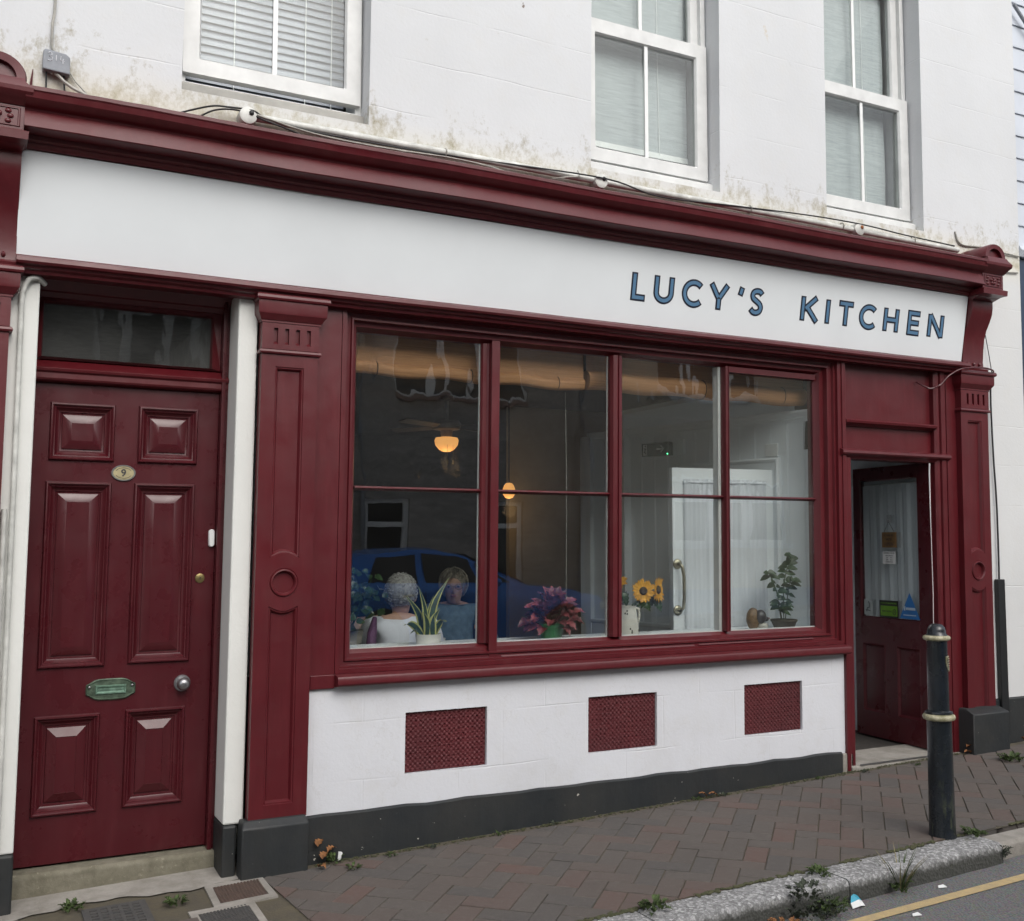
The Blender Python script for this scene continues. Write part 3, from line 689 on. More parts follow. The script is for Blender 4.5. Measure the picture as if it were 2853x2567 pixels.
# door furniture
mb = MB(True); cx, cz = 0.600, 0.987
def platepts(s_):
    pts = []
    for k in range(48):
        a = 2 * math.pi * k / 48; c_, s2 = math.cos(a), math.sin(a)
        x = math.copysign(abs(c_) ** 0.35, c_) * 0.099; z = math.copysign(abs(s2) ** 0.5, s2) * (0.039 + 0.006 * math.cos(4 * a) - 0.004 * abs(math.cos(a)) )
        pts.append((cx + x * s_[0], cz + z * s_[1]))
    return pts
mb.loft([[(x, y, z) for x, z in platepts(s_)] for s_, y in (((1, 1), 0.199), ((1, 1), 0.193), ((0.965, 0.90), 0.189), ((0.93, 0.84), 0.1925))])
M_VERD = m_plain('green tarnished brass', (0.15, 0.21, 0.15), 0.38, 0.55, 0.35, 45, 0.3)
LP = mb.build('letter_plate', M_VERD, D, smooth=40)
mb = MB(True); mb.nested(cx - 0.062, cx + 0.062, cz - 0.020, cz + 0.018, [(0, -0.0), (0.002, -0.006), (0.007, -0.006), (0.012, -0.001), (0.02, -0.002)], 0.1925); mb.build('flap', m_plain('pale verdigris', (0.22, 0.36, 0.27), 0.4, 0.5, 0.3, 40), LP, smooth=40)
for q in (-0.085, 0.085):
    mb = MB(True); mb.ell((cx + q, 0.190, cz + 0.012), (0.006, 0.005, 0.006), 10, 8); mb.build('screw', M_STEEL, LP, smooth=60)
mb = MB(True); mb.lathe((0.893, 0.2, 0.994), [(0.0, -0.060), (0.014, -0.059), (0.024, -0.050), (0.028, -0.038), (0.024, -0.026), (0.013, -0.018), (0.012, -0.008), (0.034, -0.006), (0.036, 0.0)], 28, 0, 'y'); mb.build('knob', M_STEEL, D, smooth=40)
mb = MB(True); mb.lathe((0.953, 0.2, 1.447), [(0.0, -0.006), (0.012, -0.006), (0.020, -0.004), (0.021, 0.0)], 24, 0, 'y'); L_ = mb.build('lock', M_BRASS, D, smooth=40)
mb = MB(True); mb.box(0.952, 0.955, 0.1935, 0.1945, 1.441, 1.453); mb.build('keyhole', M_CHAR, L_)
# oval number plate
NP = MB(True); C0 = (0.6165, 0.0, 1.902)
NP.loft([[(C0[0] + 0.050 * s_ * math.cos(a), y, C0[2] + 0.035 * s_ * math.sin(a)) for a in [2 * math.pi * k / 40 for k in range(40)]] for s_, y in ((1, 0.1995), (1, 0.195), (0.96, 0.1925), (0.88, 0.1925), (0.86, 0.1945))])
NPo = NP.build('number_plate', m_plain('grey enamel rim', (0.20, 0.20, 0.19), 0.4, 0.2, 0.2, 40), D, smooth=40)
mb = MB(True); mb.loft([[(C0[0] + 0.042 * math.cos(a), y, C0[2] + 0.0285 * math.sin(a)) for a in [2 * math.pi * k / 40 for k in range(40)]] for y in (0.1945, 0.1938)]); mb.build('face', m_plain('cream enamel', (0.42, 0.36, 0.20), 0.5, 0, 0.15, 40), NPo)
text_mesh('9', 0.043, M_INK, 'numeral', NPo, (C0[0] + 0.001, 0.1932, C0[2] - 0.001), (1, 0, 0), (0.011, 0, 1), bold=0.0008)
for sg in (1, -1):
    mb = MB(True); mb.tube([(C0[0] + 0.034 * math.cos(a), 0.1930, C0[2] + sg * 0.0225 * math.sin(a)) for a in [R(25 + k * 13) for k in range(11)]], 0.0009, 4); mb.build('border_line', M_INK, NPo)
# bell push
mb = MB(True)
mb.loft([[(0.9965 + 0.013 * s_ * math.cos(a) , y, 1.6235 + (0.026 if math.sin(a) > 0 else -0.026) + 0.013 * s_ * math.sin(a)) for a in [2 * math.pi * k / 24 for k in range(24)]] for s_, y in ((1, 0.1995), (1, 0.186), (0.8, 0.182))])
tag(mb.build('doorbell', M_WHITEP, None, smooth=40), 'slim white plastic doorbell beside the numbered front door', 'doorbell')
# ================================================================ shopfront joinery
S = thing('shopfront', 'burgundy painted shopfront with a long white name board, cornice and pilasters', 'shopfront', (2.9, 0, 0.4))
SY = lambda z: -0.02 - 0.1613 * (z - 2.755)
mb = MB(True)
mb.xprism([(SY(2.752), 2.752), (SY(3.160), 3.160), (-0.005, 3.160), (-0.003, 2.752)], 0.149, 5.60)
NB = mb.build('name_board', M_SIGNW, S)
# lettering: LUCY'S KITCHEN, blue with a navy outline
def offs(pts, w, closed=False):
    n = len(pts); L_, R_ = [], []
    for i in range(n):
        p1 = Vector(pts[i]); d1 = (p1 - Vector(pts[i - 1])).normalized() if i > 0 else None; d2 = (Vector(pts[i + 1]) - p1).normalized() if i < n - 1 else None
        d1 = d1 or d2; d2 = d2 or d1
        b = Vector((-d1.y - d2.y, d1.x + d2.x)); b = b / (b.length_squared / 2) if b.length > 1e-6 else Vector((-d1.y, d1.x))
        if b.length > 2: b = b.normalized() * 2
        L_.append(p1 + b * w / 2); R_.append(p1 - b * w / 2)
    return L_, R_
def arc(cx, cz, rx, rz, a0, a1, n=16): return [(cx + rx * math.cos(R(a0 + (a1 - a0) * k / n)), cz + rz * math.sin(R(a0 + (a1 - a0) * k / n))) for k in range(n + 1)]
SW = 0.0235
def spline(P_, sub=5):
    out = []
    for i in range(len(P_) - 1):
        p0, p1, p2, p3 = [Vector(P_[max(0, min(len(P_) - 1, i + k))]) for k in (-1, 0, 1, 2)]
        for k in range(sub):
            t_ = k / sub; q = 0.5 * ((2 * p1) + (p2 - p0) * t_ + (2 * p0 - 5 * p1 + 4 * p2 - p3) * t_ ** 2 + (3 * p1 - p0 - 3 * p2 + p3) * t_ ** 3); out.append((q.x, q.y))
    return out + [tuple(P_[-1])]
h0, h1 = SW / 2, 0.140 - SW / 2     # letter height 0.14
GL = {
 'L': (0.080, [[(h0, 0.14), (h0, h0), (0.080, h0)]]),
 'U': (0.112, [[(h0, 0.14), (h0, 0.05)] + arc(0.056, 0.053, 0.056 - h0, 0.053 - h0, 180, 360)[1:] + [(0.112 - h0, 0.14)]]),
 'C': (0.118, [arc(0.070, 0.070, 0.070 - h0, 0.070 - h0, 42, 318, 24)]),
 'Y': (0.128, [[(0.012, 0.14), (0.064, 0.060)], [(0.116, 0.14), (0.064, 0.060)], [(0.064, 0.068), (0.064, 0.0)]]),
 "'": (0.030, [[(0.020, 0.14), (0.008, 0.092)]]),
 'S': (0.090, [spline([(0.080, 0.112), (0.066, 0.1265), (0.045, 0.1290), (0.026, 0.121), (0.019, 0.104), (0.026, 0.087), (0.046, 0.074), (0.066, 0.060), (0.075, 0.041), (0.068, 0.021), (0.049, 0.011), (0.028, 0.0135), (0.010, 0.030)])]),
 'K': (0.110, [[(h0, 0.14), (h0, 0.0)], [(0.096, 0.14), (0.022, 0.066)], [(0.037, 0.080), (0.104, 0.0)]]),
 'I': (SW, [[(h0, 0.14), (h0, 0.0)]]),
 'T': (0.100, [[(0.0, 0.14 - h0), (0.100, 0.14 - h0)], [(0.050, 0.14 - h0), (0.050, 0.0)]]),
 'H': (0.104, [[(h0, 0.14), (h0, 0.0)], [(0.104 - h0, 0.14), (0.104 - h0, 0.0)], [(h0, 0.071), (0.104 - h0, 0.071)]]),
 'E': (0.086, [[(0.086, 0.14 - h0), (h0, 0.14 - h0), (h0, h0), (0.086, h0)], [(h0, 0.071), (0.080, 0.071)]]),
 'N': (0.116, [[(h0, 0.0), (h0, 0.14)], [(0.116 - h0, 0.14), (0.116 - h0, 0.0)], [(h0 + .001, 0.137), (0.116 - h0 - .001, 0.003)]]),
}
LET = [('L', 3.072, .086), ('U', 3.214, .122), ('C', 3.398, .126), ('Y', 3.573, .139), ("'", 3.779, .033), ('S', 3.856, .100), ('K', 4.236, .132), ('I', 4.429, .0345), ('T', 4.524, .117), ('C', 4.694, .128), ('H', 4.892, .122), ('E', 5.094, .104), ('N', 5.270, .134)]
def cut_ends(pts, e):   # lengthen both ends
    def trim(P_, L):      # walk along the stroke when shortening
        P_ = [Vector(q) for q in P_]
        while len(P_) > 2 and (P_[1] - P_[0]).length <= L: L -= (P_[1] - P_[0]).length; P_.pop(0)
        P_[0] = P_[0] + (P_[1] - P_[0]).normalized() * L; return P_
    if e < 0: return [tuple(q) for q in trim(trim(pts, -e)[::-1], -e)[::-1]]
    a, b = Vector(pts[0]), Vector(pts[1]); c_, d = Vector(pts[-1]), Vector(pts[-2])
    return [tuple(a + (a - b).normalized() * e)] + list(pts[1:-1]) + [tuple(c_ + (c_ - d).normalized() * e)]
for ch, lx, wd in LET:
    w, strokes = GL[ch]; sc_x = wd / w if ch != 'I' else 1.0; lz = 2.880
    mbN, mbB = MB(True), MB(True)
    for si, st in enumerate(strokes):
        pts = [(lx + x * sc_x, lz + z) for x, z in st]
        for tgt, width, dy, ext in ((mbN, SW * 1.22 + 0.0085, 0.0008, 0.0), (mbB, SW * 1.22 - 0.0105, 0.0022, -0.0086)):
            q = cut_ends(pts, ext) if ext else pts
            L_, R_ = offs(q, width); off = dy + si * 0.0003
            for i in range(len(q) - 1):
                tgt.face([(L_[i].x, SY(L_[i].y) - off, L_[i].y), (R_[i].x, SY(R_[i].y) - off, R_[i].y), (R_[i + 1].x, SY(R_[i + 1].y) - off, R_[i + 1].y), (L_[i + 1].x, SY(L_[i + 1].y) - off, L_[i + 1].y)])
    o = mbN.build('letter', M_NAVY, NB); mbB.build('letter_face', M_BLUE, NB)
# cornice
corn = [(0.0, 3.443), (-0.195, 3.378), (-0.232, 3.368), (-0.243, 3.362), (-0.243, 3.348), (-0.238, 3.342), (-0.232, 3.320), (-0.215, 3.302), (-0.200, 3.294), (-0.190, 3.291), (-0.186, 3.286), (-0.184, 3.283), (-0.210, 3.214), (-0.206, 3.210), (-0.130, 3.206), (-0.128, 3.190), (-0.120, 3.184), (-0.112, 3.184), (-0.110, 3.176), (-0.100, 3.168), (-0.098, 3.1615), (0.0, 3.1615)]
mb = MB(True); n = 60; rr = random.Random(8)
mb.loft([[(0.150 + (5.605 - 0.150) * i / n, y - 0.0012 * math.sin(i * 0.9 + z * 20) , z + 0.0022 * math.sin(i * 0.37) + rr.uniform(-.0008, .0008)) for y, z in corn] for i in range(n + 1)])
mb.build('cornice', M_BURG, S, smooth=22)
arch = [(-0.002, 2.7505), (-0.026, 2.7505), (-0.030, 2.744), (-0.078, 2.735), (-0.092, 2.727), (-0.094, 2.712), (-0.088, 2.703), (-0.070, 2.700), (-0.066, 2.690), (-0.050, 2.684), (-0.046, 2.672), (-0.002, 2.670)]
mb = MB(True); mb.loft([[(0.150 + (5.60 - 0.150) * i / n, y, z + 0.0015 * math.sin(i * 0.33)) for y, z in arch] for i in range(n + 1)])
mb.build('architrave', M_BURG, S, smooth=22)
mb = MB(True); mb.box(1.05, 5.80, -0.001, 0.30, 2.70, 3.15); mb.build('lintel', M_WALL2, B)
# pilasters, capitals, consoles
def levels(mb, x0, x1, prof, yb=0.0):    # stacked rectangles with returns: (projection, z)
    mb.loft([[(x0 - p_ * .7, yb, z), (x0 - p_ * .7, -0.05 - p_ * .85, z), (x1 + p_ * .85, -0.05 - p_ * .85, z), (x1 + p_ * .85, yb, z)] for p_, z in prof])
def pilaster(x0, x1, panel=True):
    mb = MB(True)
    w = x1 - x0; pw = 0.128; a = x0 + (w - pw) / 2 - 0.0; b = a + pw; xc = (a + b) / 2
    y = -0.05
    holes = []
    up = [(a, 2.375), (b, 2.375), (b, 1.560)] + [(xc + (pw / 2) * math.cos(R(q)), 1.520 + 0.040 * math.sin(R(q))) for q in range(35, 146, 11)] + [(a, 1.560)]
    up = [(a, 2.375), (b, 2.375), (b, 1.535)] + [(b - pw * k / 10, 1.535 + 0.025 * math.sin(math.pi * k / 10)) for k in range(1, 10)] + [(a, 1.535)]
    lo = [(a, 0.490), (b, 0.490), (b, 1.330)] + [(b - pw * k / 10, 1.330 - 0.022 * math.sin(math.pi * k / 10)) for k in range(1, 10)] + [(a, 1.330)]
    ringo = [(xc + 0.064 * math.cos(2 * math.pi * k / 28), 1.430 + 0.064 * math.sin(2 * math.pi * k / 28)) for k in range(28)]
    outer = [(x0, 0.43), (x1, 0.43), (x1, 2.45), (x0, 2.45)]
    mb.polyplate(outer, [up, lo, ringo], y)
    ip = [(0, 0), (0.002, 0.004), (0.008, 0.005), (0.012, 0.012), (0.016, 0.020)]
    mb.polynest(up, ip, y); mb.polynest(lo, ip, y)
    mb.polynest(ringo, [(0, 0), (0.003, 0.002), (0.006, -0.006), (0.011, -0.007), (0.016, 0.0), (0.018, 0.010), (0.020, 0.014)], y)
    for s_ in ((x0, x0), (x1, x1)):
        mb.face([(s_[0], y, 0.43), (s_[0], 0.0, 0.43), (s_[0], 0.0, 2.45), (s_[0], y, 2.45)])
    P_ = mb.build('pilaster', M_BURG, S, smooth=20)
    # capital
    mb = MB(True); levels(mb, x0, x1, [(0.0, 2.4295), (0.012, 2.431), (0.016, 2.438), (0.012, 2.447), (0.003, 2.4505)])
    mb.build('necking', M_BURG, P_, smooth=30)
    mb = MB(True); fl = []
    c0, c1 = x0 + 0.008, x1 - 0.008
    for k in range(4):
        xx = x0 + w * (0.20 + 0.195 * k); fl.append((xx - 0.0, xx + 0.018, 2.474, 2.545))
    mb.plate(x0 - 0.002, x1 + 0.002, 2.4508, 2.566, fl, -0.056, -0.042)
    mb.box(x0 - 0.002, x1 + 0.002, -0.0415, 0.0, 2.4508, 2.566)
    for f_ in fl: mb.xprism([(-0.054, f_[2]), (-0.042, f_[2] + 0.012), (-0.042, f_[2])], f_[0], f_[1])
    mb.build('fluted_frieze', M_BURG, P_)
    mb = MB(True); levels(mb, x0, x1, [(0.004, 2.5665), (0.010, 2.568), (0.010, 2.576), (0.016, 2.580), (0.022, 2.590), (0.034, 2.604), (0.036, 2.614), (0.036, 2.660), (0.046, 2.664), (0.050, 2.672), (0.048, 2.683), (0.042, 2.689), (0.0, 2.692)])
    mb.build('capital', M_BURG, P_, smooth=25)
    return P_
def console(x0, x1):
    x0 += 0.0; xm = (x0 + x1) / 2
    mb = MB(True)
    mb.xprism([(0.0, 2.693), (-0.062, 2.693), (-0.066, 2.706), (-0.052, 2.715), (-0.030, 2.722), (-0.026, 2.76), (-0.032, 2.84), (-0.040, 2.90), (-0.058, 2.96), (-0.085, 3.01), (-0.104, 3.055), (-0.110, 3.095), (-0.110, 3.135), (0.0, 3.135)], x0, x1)
    for k in range(3):
        xx = x0 + (x1 - x0) * (0.22 + 0.28 * k); mb.ell((xx, -0.030, 2.742), (0.009, 0.012, 0.012), 8, 6)
    P_ = mb.build('console', M_BURG, S, smooth=25)
    mb = MB(True)
    mb.loft([[(x0 - p_, 0.0, z), (x0 - p_, -y_, z), (x1 + p_, -y_, z), (x1 + p_, 0.0, z)] for p_, y_, z in
             ((0.0, 0.110, 3.1352), (0.004, 0.150, 3.150), (0.008, 0.165, 3.156), (0.016, 0.208, 3.158), (0.018, 0.210, 3.190), (0.004, 0.198, 3.196), (0.0, 0.190, 3.200), (0.0, 0.190, 3.292), (0.006, 0.196, 3.294), (0.012, 0.214, 3.312), (0.024, 0.238, 3.330), (0.026, 0.242, 3.336), (0.026, 0.244, 3.352), (0.0, 0.236, 3.372), (-0.006, 0.226, 3.390), (-0.010, 0.15, 3.400))])
    mb.build('cap_block', M_BURG, P_, smooth=25)
    mb = MB(True)     # carved rosette panel
    mb.nested(x0 + 0.014, x1 - 0.014, 3.208, 3.286, [(0, 0), (0.003, -0.004), (0.007, -0.004), (0.010, 0.002)], -0.1905)
    for k in range(5):
        a = 2 * math.pi * k / 5 + .3; mb.ell((xm + 0.017 * math.cos(a), -0.193, 3.247 + 0.017 * math.sin(a)), (0.011, 0.007, 0.011), 8, 6)
    mb.ell((xm, -0.196, 3.247), (0.008, 0.007, 0.008), 8, 6)
    for sx_ in (-1, 1):
        for kz in (-1, 0, 1): mb.ell((xm + sx_ * (0.048 + 0.008 * (kz == 0)), -0.192, 3.247 + kz * 0.020), (0.012, 0.006, 0.009), 8, 6)
    mb.build('rosette', M_BURG, P_, smooth=40)
    # half-round head
    mb = MB(True); rr_ = (x1 - x0) / 2 + 0.002; N = 20
    def half(r, z0=3.392): return [(xm + r * math.cos(math.pi * k / N), z0 + r * 0.92 * math.sin(math.pi * k / N)) for k in range(N + 1)]
    o_, i_ = half(rr_), half(rr_ * 0.66)
    mb.loft([[(x, 0.0, z) for x, z in o_], [(x, -0.205, z) for x, z in o_], [(x, -0.215, z) for x, z in [(xm + (x - xm) * 0.95, 3.392 + (z - 3.392) * 0.95) for x, z in o_]], [(x, -0.212, z) for x, z in i_], [(x, -0.190, z) for x, z in i_]], 0, True, True, True)
    mb.build('half_round_head', M_BURG, P_, smooth=30)
pilaster(1.136, 1.388); pilaster(5.548, 5.798); pilaster(-0.112, 0.138)
console(5.607, 5.795); console(-0.060, 0.150)
# plinth blocks (black)
for x0, x1, zt, yo in ((1.105, 1.392, 0.440, 0.085), (5.505, 5.825, 0.595, 0.125), (-0.14, 0.119, 0.40, 0.085)):
    mb = MB(True); zb = 0.08
    mb.loft([[(x0, 0.0, zb), (x0, -yo, zb), (x1, -yo, zb), (x1, 0.0, zb)], [(x0, 0.0, zt - 0.032), (x0, -yo, zt - 0.032), (x1, -yo, zt - 0.032), (x1, 0.0, zt - 0.032)], [(x0 + .004, 0.0, zt - 0.004), (x0 + .012, -0.055, zt - 0.004), (x1 - .012, -0.055, zt - 0.004), (x1 - .004, 0.0, zt - 0.004)]])
    mb.build('plinth_block', M_BLACK, S, smooth=30, bevel=0.006)
# flat boards beside the pilasters
mb = MB(True); mb.xprism([(0.0, 0.955), (-0.004, 0.955), (-0.010, 0.962), (-0.010, 2.69), (0.03, 2.69), (0.03, 0.955)], 1.3885, 1.512); mb.box(1.4, 1.512, -0.018, -0.0105, 0.958, 1.018); mb.build('side_board', M_BURG, S, bevel=0.002)
mb = MB(True); mb.box(5.462, 5.5475, -0.012, 0.03, 0.30, 2.69); mb.build('side_board', M_BURG, S, bevel=0.002)
# ---- shop window
WN = thing('shop_window', None, None); WN.parent = S; WN.location = Vector((3.0, 0.05, 1.02)) - wloc(S)
GX0, GX1, GZ0, GZ1 = 1.612, 4.434, 1.123, 2.590
ox0, ox1, oz0, oz1 = 1.513, 4.575, 1.020, 2.700
fp = [(0, 0.06), (0, -0.012), (0.20, -0.012), (0.22, 0.006), (0.30, 0.006), (0.34, 0.020), (0.50, 0.022), (0.54, 0.012), (0.62, 0.012), (0.66, 0.040), (0.84, 0.044), (0.90, 0.060), (1.0, 0.078)]
mb = MB(True); mb.nested(ox0, ox1, oz0, oz1, [(k, y) for k, y in fp], 0.0, 0, (GX0 - ox0, ox1 - GX1, GZ0 - oz0 - 0.006, oz1 - GZ1), cap=False)
mb.nested(ox0, ox1, oz0, oz1, [(1.0, 0.078), (1.0, 0.12), (0.3, 0.13)], 0.0, 0, (GX0 - ox0, ox1 - GX1, GZ0 - oz0 - 0.006, oz1 - GZ1), cap=False)
mb.build('frame', M_BURG, WN, smooth=20)
COLS = [(1.612, 2.258), (2.336, 3.008), (3.078, 3.757), (3.789, 4.434)]
for i, (a, b) in enumerate(((2.258, 2.336), (3.008, 3.078), (3.757, 3.789))):
    mb = MB(True); w = b - a
    if i == 0:
        mb.zprism([(a, 0.10), (a, 0.072), (a + 0.006, 0.062), (a + 0.026, 0.060), (a + 0.034, 0.052), (a + 0.036, 0.030), (a + 0.046, 0.026), (b - 0.008, 0.026), (b, 0.050), (b, 0.10)], GZ0 - 0.006, GZ1)
        mb.build('mullion', M_BURG, WN, smooth=20)
        mb = MB(True); mb.box(a + 0.034, b + 0.0, 0.018, 0.0255, GZ0 - 0.085, GZ1 + 0.01); mb.build('sash_stile', M_BURG, WN, bevel=0.002)
    else:
        mb.zprism([(a, 0.10), (a, 0.060), (a + w * .12, 0.040), (a + w * .42, 0.034), (a + w * .46, 0.042), (a + w * .54, 0.042), (a + w * .58, 0.034), (a + w * .88, 0.040), (b, 0.060), (b, 0.10)], GZ0 - 0.004, GZ1 + 0.0)
        mb.build('mullion', M_BURG, WN, smooth=20)
# bottom rails of the sashes with their beads
for a, b, zt in ((2.36, 3.52, 1.056), (1.58, 2.30, 1.050), (3.55, 4.36, 1.060)):
    mb = MB(True); mb.xprism([(0.046, zt - 0.012), (0.022, zt - 0.010), (0.016, zt - 0.003), (0.020, zt + 0.004), (0.046, zt + 0.006)], a, b); mb.build('bead', M_BURG, WN, smooth=40)
for i, (a, b) in enumerate(COLS):
    zt = GZ1 if i < 3 else GZ1 - 0.03
    mb = MB(True); mb.xprism([(0.092, 1.846), (0.066, 1.850), (0.056, 1.857), (0.066, 1.864), (0.092, 1.868)], a, b); mb.build('glazing_bar', M_BURG, WN, smooth=50)
    for z0, z1_, mt in ((GZ0 - .004, 1.846, M_GLASS), (1.868, zt, M_GLASS_OLD)):
        mb = MB(True); mb.box(a + .0005, b - .0005, 0.0795, 0.0830, z0, z1_); mb.build('pane', mt, WN)
        if z0 < 1.5: mb = MB(True); mb.box(a, b, 0.0835, 0.088, z0 - 0.003, z0 + 0.0045); mb.build('putty', M_WHITEP, WN)
    if i == 3:
        mb = MB(True); mb.box(a, b, 0.05, 0.1, zt, GZ1 + .001); mb.build('top_bead', M_BURG, WN)
for i, (a, b) in enumerate(COLS[:3]):
    mb = MB(True); mb.box(b - (0.018 if i == 2 else 0.0028), b - 0.0005, 0.0835, 0.095 if i < 2 else 0.13, GZ0, GZ1); mb.build('putty', M_WHITEP, WN)
# sill
mb = MB(True); mb.xprism([(0.0, 1.020), (-0.048, 1.014), (-0.062, 1.010), (-0.066, 1.002), (-0.066, 0.978), (-0.060, 0.970), (-0.045, 0.966), (0.0, 0.964), (0.06, 0.964), (0.06, 1.020)], 1.512, 4.575); mb.build('sill', M_BURG, S, smooth=30)
# inner window ledge
mb = MB(True); mb.box(1.50, 4.56, 0.0885, 0.40, 1.075, 1.105); mb.build('inner_ledge', M_INWALL, WN)
# ---- shop doorway surround
DS = thing('doorway_surround', None, None); DS.parent = S; DS.location = Vector((5.0, 0, 0.3)) - wloc(S)
mb = MB(True); mb.box(4.5755, 4.604, -0.020, 0.06, 0.30, 2.69); mb.build('post', M_BURG, DS, bevel=0.003)
mb = MB(True); mb.zprism([(4.6045, 0.08), (4.6045, -0.010), (4.612, -0.014), (4.640, -0.014), (4.648, -0.006), (4.655, 0.0), (4.655, 0.08)], 0.30, 2.105); mb.build('jamb', M_BURG, DS, bevel=0.002)
mb = MB(True); mb.zprism([(5.362, 0.08), (5.362, 0.0), (5.374, -0.010), (5.392, -0.012), (5.396, -0.002), (5.406, -0.002), (5.410, -0.016), (5.444, -0.018), (5.450, -0.006), (5.4615, -0.006), (5.4615, 0.08)], 0.31, 2.69); mb.build('jamb', M_BURG, DS, smooth=20)
mb = MB(True); mb.xprism([(0.10, 2.100), (0.0, 2.100), (-0.010, 2.112), (-0.034, 2.124), (-0.040, 2.132), (-0.038, 2.146), (-0.020, 2.156), (0.02, 2.160), (0.10, 2.160)], 4.560, 5.469); mb.build('transom', M_BURG, DS, smooth=25)
mb = MB(True); mb.xprism([(0.05, 2.298), (0.012, 2.298), (0.004, 2.306), (-0.022, 2.314), (-0.026, 2.326), (-0.018, 2.334), (0.05, 2.338)], 4.6045, 5.368); mb.build('mid_rail', M_BURG, DS, smooth=25)
mb = MB(True); mb.box(4.6045, 5.3615, 0.028, 0.05, 2.1605, 2.2975); mb.build('panel', M_BURG, DS)
mb = MB(True); mb.box(4.6045, 5.3615, 0.030, 0.05, 2.3385, 2.695); mb.build('panel', M_BURG, DS)
mb = MB(True); mb.box(4.50, 5.47, 0.051, 0.30, 2.165, 2.70); mb.build('backing', M_CHAR, DS)
mb = MB(True); mb.xprism([(-0.03, 0.20), (-0.03, 0.318), (-0.02, 0.326), (0.30, 0.332), (0.30, 0.20)], 4.60, 5.50)
tag(mb.build('threshold', M_CONC, None, bevel=0.005), 'grey concrete threshold under the open shop door', 'threshold')
mb = MB(True); mb.box(4.66, 5.36, -0.034, -0.028, 0.327, 0.333); tag(mb.build('threshold_strip', M_STEEL), 'thin metal strip along the edge of the shop threshold', 'metal strip')

# ---- open shop door
ang = math.atan2(0.69, 0.06)
SD = thing('shop_door', 'half-glazed burgundy shop door standing open behind the bollard', 'door', (5.34, 0.03, 0.34))
dx_, dy_ = 0.06 / 0.6926, 0.69 / 0.6926
def dl(s_, n_, z): # s along leaf from hinge, n towards viewer (left), z
    return (5.34 + dx_ * s_ - dy_ * n_ + 0.010 * (z - 1.25), 0.03 + dy_ * s_ + dx_ * n_, z)
class DB(MB):
    def build(s, *a, **k):
        s.v = [dl(x, -y, z) for x, y, z in s.v]; return MB.build(s, *a, **k)
mb = DB(); g = (0.108, 0.640, 1.112, 2.020)
ph = [(0.108, 0.315, 0.495, 0.942), (0.420, 0.632, 0.495, 0.942)]
mb.plate(0.0, 0.70, 0.338, 2.104, [g] + [(a + .004, b - .004, c_ + .004, d - .004) for a, b, c_, d in ph], 0.0, 0.042)
mb.nested(*g, [(0, 0), (0.006, 0.008), (0.006, 0.014)], 0.0, cap=False)
mb.build('leaf', M_BURG_D, SD, bevel=0.002)
for a, b, c_, d in ph:
    mb = DB(); mb.nested(a, b, c_, d, [(0, 0), (0.004, -0.003), (0.010, 0.001), (0.016, 0.010), (0.020, 0.012), (0.045, 0.006)], 0.0); mb.build('panel', M_BURG_D, SD, smooth=25)
mb = DB(); mb.box(g[0] + .001, g[1] - .001, 0.014, 0.018, g[2] + .001, g[3] - .001); mb.build('pane', M_GLASS, SD)
mb = DB(); mb.box(0.695, 0.7005, -0.002, 0.0, 1.40, 1.44); mb.box(0.695, 0.7005, -0.002, 0.0, 1.17, 1.2); mb.build('latch', M_STEEL, SD)
def decal(x0, x1, z0, z1, mat, name, label, cat, y=0.0125, th=0.001):
    mb = DB(); mb.box(x0, x1, y - th, y, z0, z1); o = mb.build(name, mat); return tag(o, label, cat)
# things on and behind the glass of the door
M_CARD = m_plain('brown board', (0.20, 0.115, 0.045), 0.8, 0, 0.15, 40)
hang = thing('hanging_sign', 'small square brown board sign hung by a cord in the open door', 'sign', dl(0.36, -0.006, 1.62))
mb = DB(); mb.box(0.293, 0.420, -0.008, -0.002, 1.573, 1.673); mb.build('board', M_CARD, hang)
mb = DB(); mb.tube([(0.31, -0.004, 1.672), (0.36, -0.006, 1.742), (0.405, -0.004, 1.672)], 0.0014, 5); mb.build('cord', M_CHAR, hang)
mb = DB(); mb.box(0.342, 0.382, 0.0, 0.003, 1.735, 1.785); mb.ell((0.36, -0.004, 1.745), (0.004, 0.006, 0.006), 8, 6); mb.build('hook', m_plain('clear grey hook', (0.3, 0.32, 0.33), 0.3), hang)
XD = (-dx_, -dy_, 0)   # text runs from the free edge to the hinge as seen
def dtext(txt, size, mat, name, par, s_, z, n_=0.0015):
    return text_mesh(txt, size, mat, name, par, dl(s_, n_, z), XD, (0.01, 0, 1))
for tx, zz, sz in (('COME IN', 1.652, 0.020), ("WE'RE", 1.626, 0.020), ('OPEN', 1.594, 0.030)): dtext(tx, sz, M_INK, 'lettering', hang, 0.356, zz, 0.0092)
pl_ = decal(0.306, 0.422, 1.467, 1.547, M_PAPER, 'opening_hours_notice', 'small white opening hours notice below the brown board sign', 'notice', -0.001)
dtext('OPENING HOURS', 0.0125, M_INK, 'lettering', pl_, 0.364, 1.537, 0.0023)
for k in range(4): dtext(('MON-FRI 9-4', 'SAT      9-4', 'SUN     10-3', 'THANK YOU')[k], 0.0115, M_INK, 'lettering', pl_, 0.364, 1.520 - k * 0.0135, 0.0023)
st = decal(0.529, 0.608, 1.127, 1.228, m_plain('pale sticker', (0.45, 0.5, 0.5), 0.6), 'window_sticker', 'pale sticker with a small dark drawing at the lower left of the door glass', 'sticker', 0.0)
